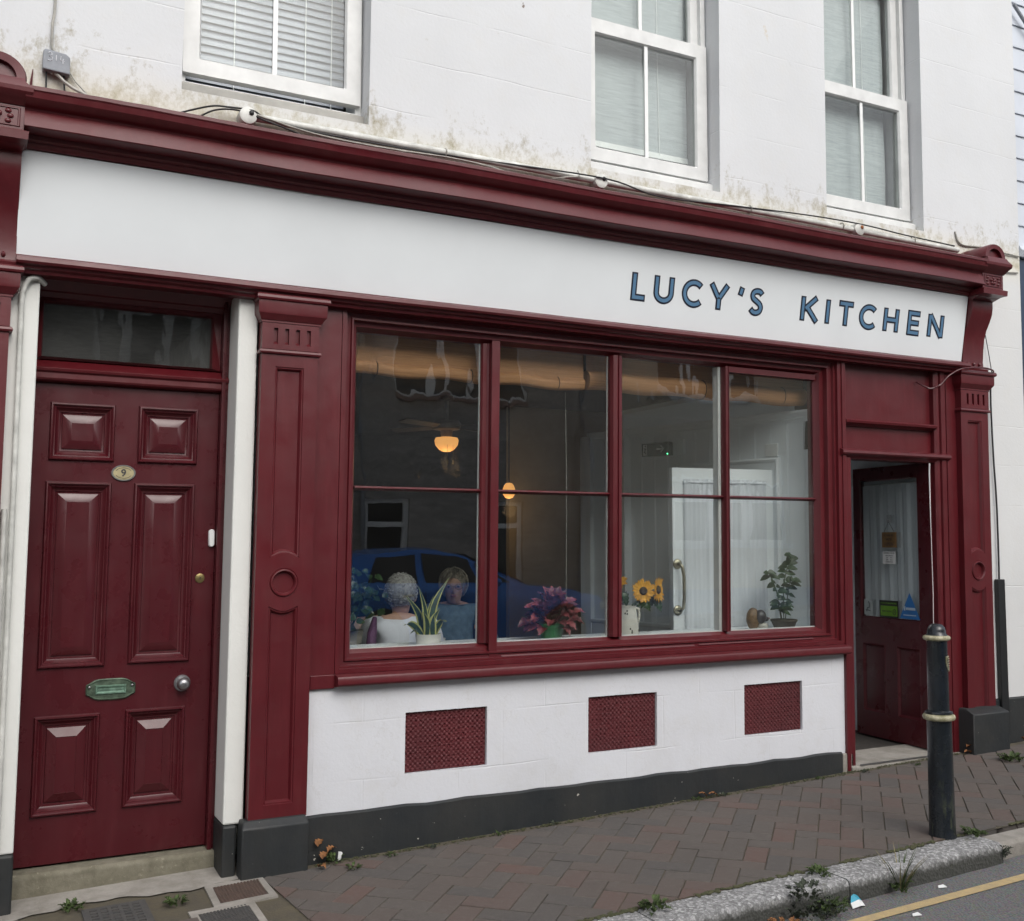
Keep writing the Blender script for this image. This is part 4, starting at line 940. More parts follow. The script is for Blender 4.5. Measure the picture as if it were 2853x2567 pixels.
mb = DB(); mb.tube([(0.585, -0.0016, 1.15), (0.575, -0.0016, 1.175), (0.56, -0.0016, 1.172), (0.556, -0.0016, 1.2), (0.566, -0.0016, 1.215)], 0.004, 5); mb.tube([(0.592, -0.0016, 1.16), (0.55, -0.0016, 1.155)], 0.003, 5); mb.build('drawing', m_plain('grey print', (0.12, 0.13, 0.14), 0.7), st)
gs = decal(0.293, 0.462, 1.120, 1.230, m_plain('black print', (0.008, 0.008, 0.01), 0.5), 'rating_sticker', 'black and green food hygiene rating sticker at the bottom of the door glass', 'sticker', 0.0)
mb = DB(); mb.box(0.300, 0.452, -0.0018, -0.0012, 1.131, 1.195); mb.build('green_band', m_plain('lime print', (0.14, 0.32, 0.015), 0.5), gs)
dtext('FOOD HYGIENE RATING', 0.0130, m_plain('green print', (0.2, 0.4, 0.06), 0.6), 'lettering', gs, 0.378, 1.212, 0.0016)
dtext('VERY GOOD', 0.016, M_INK, 'lettering', gs, 0.395, 1.16, 0.0024)
mb = DB(); mb.tube([(0.326 + 0.013 * math.cos(a), -0.0024, 1.158 + 0.018 * math.sin(a)) for a in [k * math.pi / 8 for k in range(17)]], 0.002, 5); mb.build('circle', M_INK, gs)
dtext('5', 0.022, M_INK, 'numeral', gs, 0.326, 1.158, 0.0024)
mb = DB(); mb.loft([[(x, y, z) for x, z in ((0.101, 1.122), (0.190, 1.287), (0.280, 1.122))] for y in (-0.002, -0.001)])
tr_ = tag(mb.build('window_sticker', m_plain('blue print', (0.02, 0.15, 0.42), 0.5, 0, 0.1, 10)), 'blue triangular sticker at the lower right of the open door glass', 'sticker')
mb = DB(); mb.box(0.140, 0.222, -0.0032, -0.0022, 1.178, 1.194); mb.box(0.228, 0.240, -0.0032, -0.0022, 1.174, 1.204); mb.box(0.135, 0.245, -0.0032, -0.0022, 1.143, 1.149); mb.build('print', m_plain('light print', (0.5, 0.6, 0.7), 0.6), tr_)
# net curtain hung behind the door glass
def curtain(mbc, P0, P1, z0, z1, amp, waves, n, par, name, mat, gather=None):
    P0, P1 = Vector(P0), Vector(P1); d = P1 - P0; nn = Vector((-d.y, d.x, 0)).normalized(); rows = []
    rc = random.Random(int(z1 * 1000)); phs = [rc.uniform(0, 6.28) for _ in range(4)]
    for j in range(13):
        z = z0 + (z1 - z0) * j / 12; row = []
        for i in range(n + 1):
            u = i / n; a = amp * (0.6 + 0.4 * (1 - j / 12)) * (math.sin(u * waves * 6.28 + phs[0]) * 0.6 + math.sin(u * waves * 2.3 * 6.28 + phs[1]) * 0.3 + math.sin(u * waves * 0.37 * 6.28 + phs[2]) * 0.6)
            q = P0 + d * u + nn * a; row.append((q.x, q.y, z))
        rows.append(row)
    mbc.loft(rows, 0, False); return mbc.build(name, mat, par, smooth=70)
t = NT('net curtain'); p = t.pos()
M_NET = t.set((0.74, 0.77, 0.82), 0.85, t.bump(t.noise(t.map(p, (140, 140, 2)), 1.0, 3), 0.3, 0.003))
t.b.inputs['Subsurface Weight'].default_value = 0.0; t.b.inputs['Alpha'].default_value = 0.9
NC = thing('net_curtain', 'white gathered net curtain behind the glass of the open shop door', 'curtain', dl(0.37, -0.05, 1.1))
curtain(MB(), dl(0.09, -0.055, 0), dl(0.66, -0.055, 0), 1.06, 1.985, 0.012, 7, 90, NC, 'cloth', M_NET)
mb = MB(); mb.tube([dl(0.07, -0.052, 1.99), dl(0.68, -0.052, 1.99)], 0.006, 8); mb.build('rod', M_WHITEP, NC)
# white pull cord hanging in the doorway
mb = MB(True); mb.tube([(5.315, 0.0, 2.095), (5.312, 0.0, 2.03), (5.309, -0.005, 1.70), (5.312, -0.008, 1.30), (5.308, -0.008, 1.08)], [0.005, 0.005, 0.0022, 0.0022, 0.0022], 6)
tag(mb.build('pull_cord', M_WHITEP, None, smooth=60), 'thin white cord hanging down the hinge side of the open shop doorway', 'cord')
# ================================================================ neighbour with white weatherboards
NBH = thing('weatherboarded_building', 'neighbouring building of white horizontal weatherboards over a dark blue front, at the right edge', 'building', (7.2, 0.05, 0.4))
M_BOARD = m_plain('white board paint', (0.55, 0.59, 0.65), 0.5, 0, 0.06, 4, 0.05)
for k in range(30):
    z = 3.60 + k * 0.158
    mb = MB(); mb.xprism([(0.085, z), (0.056, z), (0.056, z + 0.010), (0.067, z + 0.157), (0.085, z + 0.157)], 6.222 + 0.0 * k, 10.5)
    mb.build('board', M_BOARD, NBH, bevel=0.0015)
mb = MB(); mb.box(6.215, 10.5, 0.095, 0.4, 0.2, 8.3); mb.build('wall', M_BOARD, NBH)
mb = MB(); mb.box(6.23, 10.5, 0.03, 0.094, 0.9, 3.52); mb.build('shop_panel', m_plain('navy paint', (0.02, 0.04, 0.085), 0.35), NBH, bevel=0.004)
mb = MB(); mb.xprism([(0.09, 3.52), (0.0, 3.52), (-0.02, 3.56), (0.0, 3.595), (0.09, 3.60)], 6.235, 10.5); mb.build('fascia_moulding', M_BOARD, NBH)
mb = MB(); mb.box(6.225, 10.5, 0.035, 0.094, 0.2, 0.90); mb.build('plinth', M_BLACK, NBH)
mb = MB(); mb.tube([(6.30, 0.02, 5.30), (6.50, 0.02, 5.12), (7.2, 0.0, 4.6)], 0.012, 8); tag(mb.build('sloping_cable', M_GREYMET), 'grey cable sloping across the white boards at the top right', 'cable')
# building plinth right of the shopfront
mb = MB(True); mb.loft([[(x, -0.014, 0.15), (x, -0.014, 0.612), (x, 0.0, 0.622), (x, 0.1, 0.622), (x, 0.1, 0.15)] for x in (5.826, 6.215)]); mb.build('plinth', M_BLACK, B)

# ================================================================ pipes, cables, boxes on the wall
def cable(name, label, pts, r, mat, cat='cable', n=6, sub=6):
    P_ = [Vector(p) for p in pts]; out = []
    for i in range(len(P_) - 1):
        p0, p1, p2, p3 = P_[max(i - 1, 0)], P_[i], P_[i + 1], P_[min(i + 2, len(P_) - 1)]
        for k in range(sub):
            t_ = k / sub; out.append(0.5 * ((2 * p1) + (p2 - p0) * t_ + (2 * p0 - 5 * p1 + 4 * p2 - p3) * t_ ** 2 + (3 * p1 - p0 - 3 * p2 + p3) * t_ ** 3))
    out.append(P_[-1]); mb = MB(); mb.tube(out, r, n); o = mb.build(name, mat, None, smooth=60)
    return tag(o, label, cat) if label else o
CP = thing('conduit_pipe', 'long white conduit pipe running along the wall just above the cornice', 'pipe', (3.3, -0.03, 3.485))
mb = MB(); mb.tube([(1.06, -0.03, 3.485), (1.96, -0.03, 3.487), (3.0, -0.03, 3.485), (4.2, -0.03, 3.482), (5.60, -0.03, 3.470)], 0.0175, 12); mb.build('pipe', M_PIPEW, CP, smooth=60)
for xx in (1.063, 2.896, 4.722):
    mb = MB(); mb.lathe((xx, 0.0, 3.480), [(0.0, -0.062), (0.030, -0.062), (0.038, -0.058), (0.040, -0.048), (0.040, 0.0)], 24, 0, 'y'); mb.build('junction_box', M_PIPEW, CP, smooth=40)
    mb = MB(); mb.ell((xx + 0.012, -0.064, 3.49), (0.011, 0.008, 0.012), 10, 8); mb.build('plug', M_CHAR if xx < 4 else m_plain('rust', (0.3, 0.1, 0.03), 0.8), CP)
for xx in (2.02, 3.90, 4.60, 5.2):
    mb = MB(); mb.tube([(xx, -0.03 - 0.021 * math.cos(a), 3.484 + 0.021 * math.sin(a)) for a in [k * math.pi / 6 for k in range(13)]], 0.004, 5); mb.build('clip', M_CABLEW, CP)
cable('wall_cable', 'thin black cable draped along the white conduit above the cornice', [(0.76, -0.05, 3.432), (0.90, -0.04, 3.495), (0.98, -0.04, 3.507), (1.08, -0.06, 3.503), (1.14, -0.05, 3.486), (1.32, -0.04, 3.468), (1.61, -0.045, 3.462), (1.968, -0.04, 3.470), (2.35, -0.045, 3.483), (2.92, -0.07, 3.490), (3.27, -0.05, 3.455), (3.79, -0.05, 3.482), (4.35, -0.05, 3.508), (4.75, -0.06, 3.508), (5.10, -0.05, 3.497), (5.56, -0.04, 3.490)], 0.0042, M_CABLE)
cable('wall_cable', 'second black cable dipping behind the cornice under the left window', [(0.84, -0.05, 3.425), (0.92, -0.05, 3.478), (1.02, -0.05, 3.496), (1.13, -0.06, 3.470), (1.25, -0.06, 3.445), (1.40, -0.06, 3.405)], 0.004, M_CABLE)
cable('wall_cable', 'loose grey white cable sagging beneath the conduit', [(1.10, -0.06, 3.488), (1.3, -0.06, 3.455), (1.5, -0.065, 3.440), (1.8, -0.06, 3.445), (2.04, -0.055, 3.455), (2.25, -0.06, 3.445), (2.4, -0.06, 3.42)], 0.0045, M_CABLEW)
cable('wall_cable', 'short dirty wire hooked over the conduit left of the middle window', [(2.62, -0.03, 3.455), (2.70, -0.055, 3.470), (2.76, -0.055, 3.482), (2.78, -0.01, 3.53)], 0.0035, M_CABLEW)
cable('wall_cable', 'painted cable curving down to the right end of the cornice', [(5.612, -0.004, 3.600), (5.632, -0.008, 3.540), (5.682, -0.008, 3.519), (5.77, -0.008, 3.524), (5.86, -0.008, 3.530)], 0.006, M_CABLEW)
cable('wall_cable', 'painted cable leaving the console towards the neighbour', [(5.80, -0.012, 3.50), (5.95, -0.012, 3.515), (6.07, -0.012, 3.516), (6.22, -0.010, 3.512)], 0.0055, M_CABLEW)
cable('wall_cable', 'lower painted cable right of the cornice end', [(5.84, -0.05, 3.40), (6.0, -0.01, 3.395), (6.10, -0.01, 3.392), (6.2, -0.01, 3.40)], 0.005, M_CABLEW)
cable('wall_cable', 'grey cable dropping from above to the small metal box', [(0.276, -0.010, 4.2), (0.272, -0.010, 3.82), (0.265, -0.012, 3.730), (0.266, -0.012, 3.632), (0.285, -0.014, 3.603), (0.300, -0.016, 3.585)], 0.0062, M_CABLEW)
cable('wall_cable', 'thin wire between the right console and the right capital', [(5.79, -0.02, 3.08), (5.835, -0.02, 2.98), (5.868, -0.02, 2.84), (5.893, -0.02, 2.70), (5.884, -0.02, 2.64)], 0.0028, M_CABLE)
cable('wall_cable', 'black cable hanging down the wall right of the right pilaster', [(5.885, -0.018, 2.66), (5.88, -0.018, 2.60), (5.877, -0.018, 2.45), (5.884, -0.018, 2.155), (5.898, -0.018, 1.876), (5.900, -0.018, 1.598), (5.897, -0.018, 1.36)], 0.0062, M_CABLE)
mb = MB(); mb.box(5.866, 5.932, -0.034, -0.004, 0.40, 1.372); CD = mb.build('cable_conduit', M_CHAR, None, bevel=0.004); tag(CD, 'black plastic conduit at the foot of the hanging cable right of the pilaster', 'conduit')
cable('swag_cable', 'burgundy painted cable looping over the right capital', [(5.245, 0.02, 2.60), (5.265, -0.02, 2.572), (5.298, -0.04, 2.557), (5.335, -0.06, 2.566), (5.369, -0.07, 2.591), (5.41, -0.085, 2.635), (5.457, -0.095, 2.664), (5.50, -0.105, 2.684), (5.544, -0.110, 2.692), (5.689, -0.112, 2.706), (5.80, -0.105, 2.695), (5.86, -0.03, 2.68)], 0.0055, M_BURG_D)
# small grey junction box marked 314
JB = thing('junction_box', 'small grey metal box hand-painted 314 on the wall at the upper left', 'junction box', (0.278, -0.01, 3.557))
mb = MB(); mb.loft([[(x, y, z) for x, z in ((0.231, 3.521), (0.232, 3.598), (0.240, 3.606), (0.318, 3.598), (0.334, 3.586), (0.334, 3.514))] for y in (-0.004, -0.048)]); mb.build('box', M_GREYMET, JB, bevel=0.004)
wp = m_plain('white hand paint', (0.62, 0.64, 0.68), 0.7)
for pts in ([(0.249, 3.588), (0.256, 3.593), (0.264, 3.590), (0.264, 3.581), (0.256, 3.577), (0.266, 3.572), (0.266, 3.562), (0.258, 3.557), (0.249, 3.560)], [(0.281, 3.585), (0.281, 3.561)], [(0.299, 3.583), (0.297, 3.568), (0.312, 3.564)], [(0.307, 3.574), (0.306, 3.552)]):
    mb = MB(); mb.tube([(x, -0.0485, z) for x, z in pts], 0.0023, 5); mb.build('numeral', wp, JB)
mb = MB(); mb.tube([(0.247, -0.02, 3.522), (0.248, -0.02, 3.45)], 0.004, 6); mb.tube([(0.313, -0.02, 3.516), (0.318, -0.02, 3.45)], 0.004, 6); mb.build('bracket_leg', M_CHAR, JB)
mb = MB(); mb.tube([(0.272, -0.02, 3.522), (0.29, -0.03, 3.510), (0.315, -0.035, 3.485), (0.35, -0.04, 3.462), (0.40, -0.05, 3.440)], 0.007, 7); mb.tube([(0.335, -0.01, 3.54), (0.36, -0.02, 3.50), (0.40, -0.03, 3.455)], 0.0035, 6); mb.tube([(0.265, -0.03, 3.51), (0.275, -0.03, 3.522), (0.285, -0.02, 3.520)], 0.003, 6); mb.build('lead', M_CABLEW, JB)
mb = MB(); mb.tube([(0.192, -0.006, 3.45), (0.193, -0.008, 3.475), (0.198, -0.006, 3.525)], [0.006, 0.005, 0.002], 6); tag(mb.build('wire_stub', M_BURG, None), 'burgundy painted wire stub poking up beside the left console', 'wire')
# twin white pipes on the left pier
for i, (dx, zt, lab) in enumerate(((0.0, 2.655, 'white painted pipe bending over the top of the left door pier'), (-0.030, 1.72, 'shorter white painted pipe low on the left door pier'))):
    x = 0.187 + dx
    pts = [(x - 0.018, -0.016, 0.42), (x - 0.006, -0.016, 1.6)] + ([(x, -0.016, 2.50), (x + 0.004, -0.018, 2.60), (x + 0.022, -0.020, 2.650), (x + 0.055, -0.018, 2.664), (x + 0.085, 0.02, 2.650)] if i == 0 else [(x - .006, -0.016, 1.72)])
    cable('pier_pipe', lab, pts, 0.011, M_PIPEW, 'pipe', 10)

# ================================================================ bollard
BO = thing('bollard', 'black cast iron bollard with two dull gold rings and a small shield, on the kerb', 'bollard', (4.055, -1.105, 0.255))
bc = (4.055, -1.105, 0.0)
t = NT('black bollard paint'); p = t.pos()
c = t.mix(t.ramp(t.noise(p, 4, 6, 0.7), [(0.45, 0.0), (0.62, 1.0)]), (0.009, 0.012, 0.015), (0.014, 0.018, 0.024))
sx = t.n('ShaderNodeSeparateXYZ'); t.l(p, sx.inputs[0])
gr = t.math('MULTIPLY', t.ramp(t.noise(t.map(p, (22, 22, 7)), 1.0, 6, 0.75), [(0.54, 0.0), (0.68, 1.0)]), t.ramp(sx.outputs[2], [(0.25, 0.7), (0.75, 0.0)]))
c = t.mix(gr, c, (0.085, 0.095, 0.05))
M_BOLL = t.set(c, t.math('MULTIPLY_ADD', t.noise(p, 12, 5), 0.25, 0.12), t.bump(t.noise(p, 45, 5), 0.12, 0.004))
t = NT('worn gold paint'); p = t.pos()
c = t.mix(t.ramp(t.noise(p, 30, 6, 0.75), [(0.4, 0.0), (0.62, 1.0)]), (0.48, 0.45, 0.32), (0.19, 0.18, 0.09))
M_GOLD = t.set(c, 0.38, t.bump(t.noise(p, 50, 4), 0.3, 0.003))
mb = MB(); mb.lathe(bc, [(0.062, 0.15), (0.062, 0.26), (0.058, 0.28), (0.056, 0.50), (0.0545, 0.795)], 40); mb.lathe(bc, [(0.0470, 0.795), (0.0465, 1.0), (0.0455, 1.155)], 40)
mb.lathe(bc, [(0.050, 0.806), (0.062, 0.818), (0.060, 0.826), (0.0475, 0.832)], 40); mb.build('shaft', M_BOLL, BO, smooth=40)
def ring(z, R_, r, nm):
    mb = MB(); mb.lathe(bc, [(R_ - r, z - r * 0.2), (R_ - r * 0.6, z - r * .75), (R_, z - r), (R_ + r * .7, z - r * .7), (R_ + r, z), (R_ + r * .7, z + r * .7), (R_, z + r), (R_ - r * 0.6, z + r * .9), (R_ - r, z + r * 0.4)], 40); mb.build(nm, M_GOLD, BO, smooth=60)
ring(0.800, 0.058, 0.015, 'ring'); ring(1.162, 0.050, 0.012, 'ring')
mb = MB(); mb.lathe(bc, [(0.050, 1.166), (0.0475, 1.176), (0.043, 1.182), (0.041, 1.196), (0.037, 1.212), (0.027, 1.222), (0.016, 1.2265), (0.0, 1.2268)], 40); mb.build('cap', M_BOLL, BO, smooth=50)
# shield emblem, facing the road a little to the right
sa = math.atan2(-1, 0) + R(34)
sh = thing('shield', None, None); sh.parent = BO; sh.location = Vector((bc[0] + 0.047 * math.cos(sa), bc[1] + 0.047 * math.sin(sa), 1.05)) - wloc(BO)
def sp(u, z, off):    # wrapped onto the shaft
    a = sa + u / 0.048; rr_ = 0.0475 + off; return (bc[0] + rr_ * math.cos(a), bc[1] + rr_ * math.sin(a), z)
def shield(s_):
    pts = [(-0.026, 0.033), (0.0, 0.035), (0.026, 0.033), (0.026, 0.005), (0.021, -0.013), (0.012, -0.027), (0.0, -0.037), (-0.012, -0.027), (-0.021, -0.013), (-0.026, 0.005)]
    return [(x * s_, z * s_) for x, z in pts]
mb = MB(); mb.loft([[sp(x, 1.046 + z, o_) for x, z in shield(s_)] for s_, o_ in ((1.0, -0.004), (1.0, 0.004), (0.86, 0.004), (0.84, 0.001))], 0, True, False, True); mb.build('rim', M_GOLD, sh)
mb = MB(); mb.loft([[sp(x, 1.046 + z, o_) for x, z in shield(s_)] for s_, o_ in ((0.83, -0.001), (0.83, 0.0025))]); mb.build('field', M_CHAR, sh)
mb = MB()
for row, n in enumerate((5, 4, 3, 2, 1)):
    for k in range(n): mb.ell(sp((k - (n - 1) / 2) * 0.0085, 1.046 + 0.022 - row * 0.0108, 0.003), (0.0024, 0.0024, 0.0026), 8, 6)
tag(mb.build('bezants', M_GOLD, sh))

# ================================================================ café interior
def setting(o): o['kind'] = 'structure'; return o
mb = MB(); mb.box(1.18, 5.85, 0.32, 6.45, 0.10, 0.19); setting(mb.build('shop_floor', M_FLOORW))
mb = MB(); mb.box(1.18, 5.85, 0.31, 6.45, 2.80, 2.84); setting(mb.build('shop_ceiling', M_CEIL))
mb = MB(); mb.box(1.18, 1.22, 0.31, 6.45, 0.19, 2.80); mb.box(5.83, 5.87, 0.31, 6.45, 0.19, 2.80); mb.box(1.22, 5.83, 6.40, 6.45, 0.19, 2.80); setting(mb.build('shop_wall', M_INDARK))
mb = MB(); mb.box(1.385, 4.50, 0.281, 0.31, 0.19, 1.07); mb.box(1.18, 1.60, 0.125, 0.31, 1.0, 2.80); mb.box(1.60, 4.45, 0.125, 0.31, 2.66, 2.80); mb.build('inner_lining', M_INWALL, B)
# beadboard partition beside the shop window
PW = thing('beadboard_partition', 'white tongue-and-groove partition with a moulded top rail inside the right end of the window', 'partition', (4.5, 0.2, 0.19))
w0, w1 = Vector((4.530, 0.105)), Vector((4.090, 1.965)); wd = (w1 - w0).normalized(); wn_ = Vector((-wd.y, wd.x)) # towards the room (left)
if wn_.x > 0: wn_ = -wn_
Lw = (w1 - w0).length
def pw(s_, n_, z): return (w0.x + wd.x * s_ + wn_.x * n_, w0.y + wd.y * s_ + wn_.y * n_, z)
class WB(MB):   # x = along partition, y = towards room
    def build(s, *a, **k):
        s.v = [pw(x, y, z) for x, y, z in s.v]; return MB.build(s, *a, **k)
nb = 16; bw = Lw / nb
for k in range(nb):
    zt = 2.335; mb = WB(); g0, g1 = k * bw, (k + 1) * bw
    mb.zprism([(g0 + 0.0005, -0.02), (g0 + 0.0005, -0.004), (g0 + 0.004, 0.0), (g1 - 0.012, 0.0), (g1 - 0.010, -0.003), (g1 - 0.005, 0.001), (g1 - 0.001, -0.003), (g1 - .0005, -0.02)], 0.19, zt)
    mb.build('board', M_INWALL, PW)
mb = WB(); mb.loft([[(x, y, z) for y, z in ((-0.03, 2.335), (0.006, 2.335), (0.006, 2.350), (0.016, 2.356), (0.018, 2.366), (0.028, 2.372), (0.034, 2.384), (0.040, 2.388), (0.040, 2.402), (-0.03, 2.402))] for x in (-0.02, Lw + 0.02)]); mb.build('top_rail', M_INWALL, PW)
mb = WB(); mb.box(-0.02, Lw + 0.03, -0.09, -0.021, 0.19, 2.40); mb.build('backing', M_INWALL, PW)
mb = WB(); mb.box(Lw, Lw + 0.10, -0.09, 0.03, 0.19, 2.38); mb.build('end_post', M_INWALL, PW)
mb = WB(); mb.loft([[(x, y, z) for y, z in ((0.0, 0.9), (0.018, 0.9), (0.022, 1.03), (0.030, 1.04), (0.030, 1.056), (0.0, 1.062))] for x in (1.14, Lw + 0.02)]); mb.build('dado_rail', M_INWALL, PW)
mb = WB(); mb.plate(0.285, 1.10, 0.2, 2.128, [(0.355, 1.03, 0.2, 2.058)], 0.001, 0.022); mb.nested(0.285, 1.10, 0.1, 2.128, [(0, 0.022), (0.012, 0.034), (0.022, 0.030), (0.03, 0.022)], 0.0, cap=False); mb.build('architrave', M_INWALL, PW)
mb = WB(); mb.box(0.302, 0.395, 0.001, 0.012, 2.136, 2.215); tag(mb.build('switch_plate', M_WHITEP, None, bevel=0.003), 'white light switch plate high on the white boarded partition', 'switch')
mb = WB(); mb.box(1.035, 1.10, 0.001, 0.03, 2.19, 2.30); tag(mb.build('alarm_box', M_INWALL, None, bevel=0.003), 'small white box on the partition next to the green exit sign', 'box')
ES = thing('exit_sign', 'green emergency exit sign with a running figure and an arrow', 'sign', pw(1.25, 0.05, 2.24))
mb = WB(); mb.box(1.145, 1.385, 0.001, 0.05, 2.195, 2.285); mb.build('box', m_plain('exit green', (0.004, 0.045, 0.025), 0.4), ES, bevel=0.003)
WX = M_WHITEP
mb = WB(); mb.box(1.335, 1.372, 0.0505, 0.052, 2.202, 2.278)
mb.build('doorway_symbol', WX, ES)
mb = WB(); mb.tube([(1.347, 0.0535, 2.212), (1.352, 0.0535, 2.230), (1.350, 0.0535, 2.252)], 0.004, 5); mb.tube([(1.362, 0.0535, 2.222), (1.352, 0.0535, 2.230)], 0.004, 5); mb.tube([(1.342, 0.0535, 2.244), (1.362, 0.0535, 2.250)], 0.003, 5); mb.ell((1.349, 0.0535, 2.266), (0.006, 0.003, 0.006), 8, 6); mb.build('running_figure', m_plain('exit green print', (0.004, 0.045, 0.025), 0.4), ES)
mb = WB(); mb.tube([(1.245, 0.052, 2.24), (1.185, 0.052, 2.24)], 0.005, 5); mb.tube([(1.21, 0.052, 2.262), (1.185, 0.052, 2.24), (1.21, 0.052, 2.218)], 0.005, 5); mb.build('arrow', WX, ES)
mb = WB(); mb.ell((1.152, 0.052, 2.203), (0.005, 0.004, 0.005), 8, 6); mb.build('led', m_plain('green led', (0.05, 0.6, 0.2), 0.4, emis=((0.1, 1.0, 0.35), 3.0)), ES)
# cream panelling of the far room end seen past the partition
mb = MB(); mb.box(4.25, 5.83, 3.60, 3.66, 0.19, 2.80); setting(mb.build('inner_cross_wall', M_INCREAM))
# white inner door, half open into the room
h0_ = Vector((4.468, 0.440)); h1_ = Vector((3.768, 0.568)); hd = (h1_ - h0_).normalized(); hn = Vector((hd.y, -hd.x))
if hn.y > 0: hn = -hn
ID = thing('inner_door', 'white glazed inner door with a net curtain and long brass pull handle, ajar behind the window', 'door', (4.468, 0.44, 0.2))
class IB(MB):   # x from hinge to free edge, y towards the street
    def build(s, *a, **k):
        s.v = [(h0_.x + hd.x * x + hn.x * y, h0_.y + hd.y * x + hn.y * y, z) for x, y, z in s.v]; return MB.build(s, *a, **k)
mb = IB(); mb.plate(0.004, 0.712, 0.20, 2.052, [(0.10, 0.612, 0.55, 1.955)], -0.02, 0.02); mb.build('leaf', M_INWALL, ID, bevel=0.004)
mb = IB(); mb.box(0.101, 0.611, -0.002, 0.002, 0.551, 1.954); mb.build('pane', M_GLASS_UP, ID)
mb = IB(); mb.tube([(0.685, 0.02, 1.478), (0.685, 0.055, 1.478), (0.672, 0.062, 1.462), (0.662, 0.062, 1.40), (0.662, 0.062, 1.28), (0.668, 0.062, 1.22), (0.682, 0.055, 1.205), (0.685, 0.02, 1.205)], 0.010, 10)
mb.build('pull_handle', M_PULL, ID, smooth=60)
for z in (1.478, 1.205):
    mb = IB(); mb.ell((0.685, 0.024, z), (0.030, 0.010, 0.030), 18, 8); mb.build('rose', M_PULL, ID, smooth=60)
ND = thing('net_curtain', 'white net curtain gathered over the glass of the inner white door', 'curtain', (4.1, 0.47, 1.2))
A_ = [(h0_.x + hd.x * x + hn.x * 0.030, h0_.y + hd.y * x + hn.y * 0.030, 0) for x in (0.085, 0.64)]
curtain(MB(), A_[1], A_[0], 0.5, 1.985, 0.007, 8, 110, ND, 'cloth', M_NET)
mb = MB(); mb.tube([(A_[0][0], A_[0][1], 1.965), (A_[1][0], A_[1][1], 1.965)], 0.007, 8); mb.build('rod', M_NET, ND)
# lobby behind the shop door
mb = MB(); mb.box(5.475, 5.50, 0.10, 2.2, 0.33, 2.75); mb.box(4.12, 5.475, 1.60, 1.63, 0.33, 2.50); mb.box(4.10, 5.50, 0.31, 1.63, 2.50, 2.53); setting(mb.build('lobby_wall', M_INWALL))
mb = MB(); mb.box(4.55, 5.475, 0.301, 1.6, 0.20, 0.325); setting(mb.build('lobby_floor', m_plain('coir mat', (0.045, 0.04, 0.035), 0.95, 0, 0.2, 40, 0.5)))
# bamboo blind rolled up at the top of the window
t = NT('bamboo blind'); p = t.pos()
h = t.noise(t.map(p, (3, 90, 160)), 1.0, 4, 0.7); c = t.mix(t.ramp(h, [(0.3, 0.0), (0.7, 1.0)]), (0.60, 0.30, 0.13), (0.40, 0.19, 0.08))
M_BAM = t.set(t.mix(0.0, c, c), 0.7, t.bump(h, 0.6, 0.004))
for (x0, x1, zb, lab) in ((1.60, 2.93, 2.415, 'left tan bamboo roll-up blind rolled up inside the window top, hanging lower'), (2.97, 4.52, 2.430, 'right tan bamboo roll-up blind rolled up inside the window top')):
    LB = x0 < 2; rr0, yc_, zc_ = (0.030, 0.20, zb + 0.028) if LB else (0.050, 0.235, zb + 0.048)
    BB = thing('bamboo_blind', lab, 'blind', ((x0 + x1) / 2, 0.27, 2.6))
    mb = MB(); nn_ = 20; rings = []
    for i in range(41):
        x = x0 + (x1 - x0) * i / 40; sag = 0.006 * math.sin(i * 0.5)
        rings.append([(x, yc_ + (rr0 + 0.002 * math.sin(k * 5)) * math.cos(2 * math.pi * k / nn_), zc_ + sag + rr0 * 1.05 * math.sin(2 * math.pi * k / nn_)) for k in range(nn_)])
    mb.loft(rings); mb.build('roll', M_BAM, BB, smooth=50)
    mb = MB(); mb.box(x0, x1, yc_ - 0.010, yc_ - 0.006, zc_ + 0.01, 2.655); mb.build('hanging_part', M_BAM, BB)
    mb = MB()
    for q in (0.12, 0.5, 0.88):
        x = x0 + (x1 - x0) * q; mb.tube([(x, yc_ + (rr0 + .004) * math.cos(a), zc_ + (rr0 * 1.05 + .004) * math.sin(a)) for a in [k * math.pi / 8 for k in range(17)]] + [(x, yc_ + 0.01, 2.65)], 0.002, 5)
    mb.build('cord', M_CHAR, BB)
cable('blind_cord', 'long dark blind cord hanging in front of the white inner door', [(4.005, 0.33, 2.42), (3.985, 0.33, 1.9), (3.955, 0.33, 1.45), (3.935, 0.33, 1.08)], 0.003, M_CHAR, 'cord')
cable('blind_cord', 'pale blind cord hanging above the pink-leaved plant', [(2.90, 0.33, 2.42), (2.905, 0.33, 1.9), (2.90, 0.33, 1.3)], 0.0016, M_CABLEW, 'cord')
# lamps (lit)
def e_mat(name, c_, s_): return m_plain(name, c_, 0.4, 0, 0, 5, 0, ((c_), s_))
M_LAMP = e_mat('lit opal glass', (1.0, 0.46, 0.13), 0.62)
FX, FY, FZ = 3.47, 3.2, 2.40
FL = thing('ceiling_fan', 'ceiling fan with a glowing amber glass bowl light', 'ceiling fan', (FX, FY, 2.79))
mb = MB(); mb.lathe((FX, FY, 0), [(0.03, 2.80), (0.06, 2.79), (0.06, 2.76), (0.015, 2.75), (0.015, 2.60), (0.10, 2.59), (0.12, 2.56), (0.11, 2.52), (0.05, 2.51), (0.045, 2.46)], 24); mb.build('motor', m_plain('cream metal', (0.25, 0.22, 0.17), 0.4), FL, smooth=40)
mb = MB(); mb.lathe((FX, FY, 0), [(0.045, 2.458), (0.088, 2.452), (0.098, 2.43), (0.090, 2.39), (0.060, 2.355), (0.03, 2.34), (0.0, 2.338)], 28); mb.build('shade', M_LAMP, FL, smooth=60)
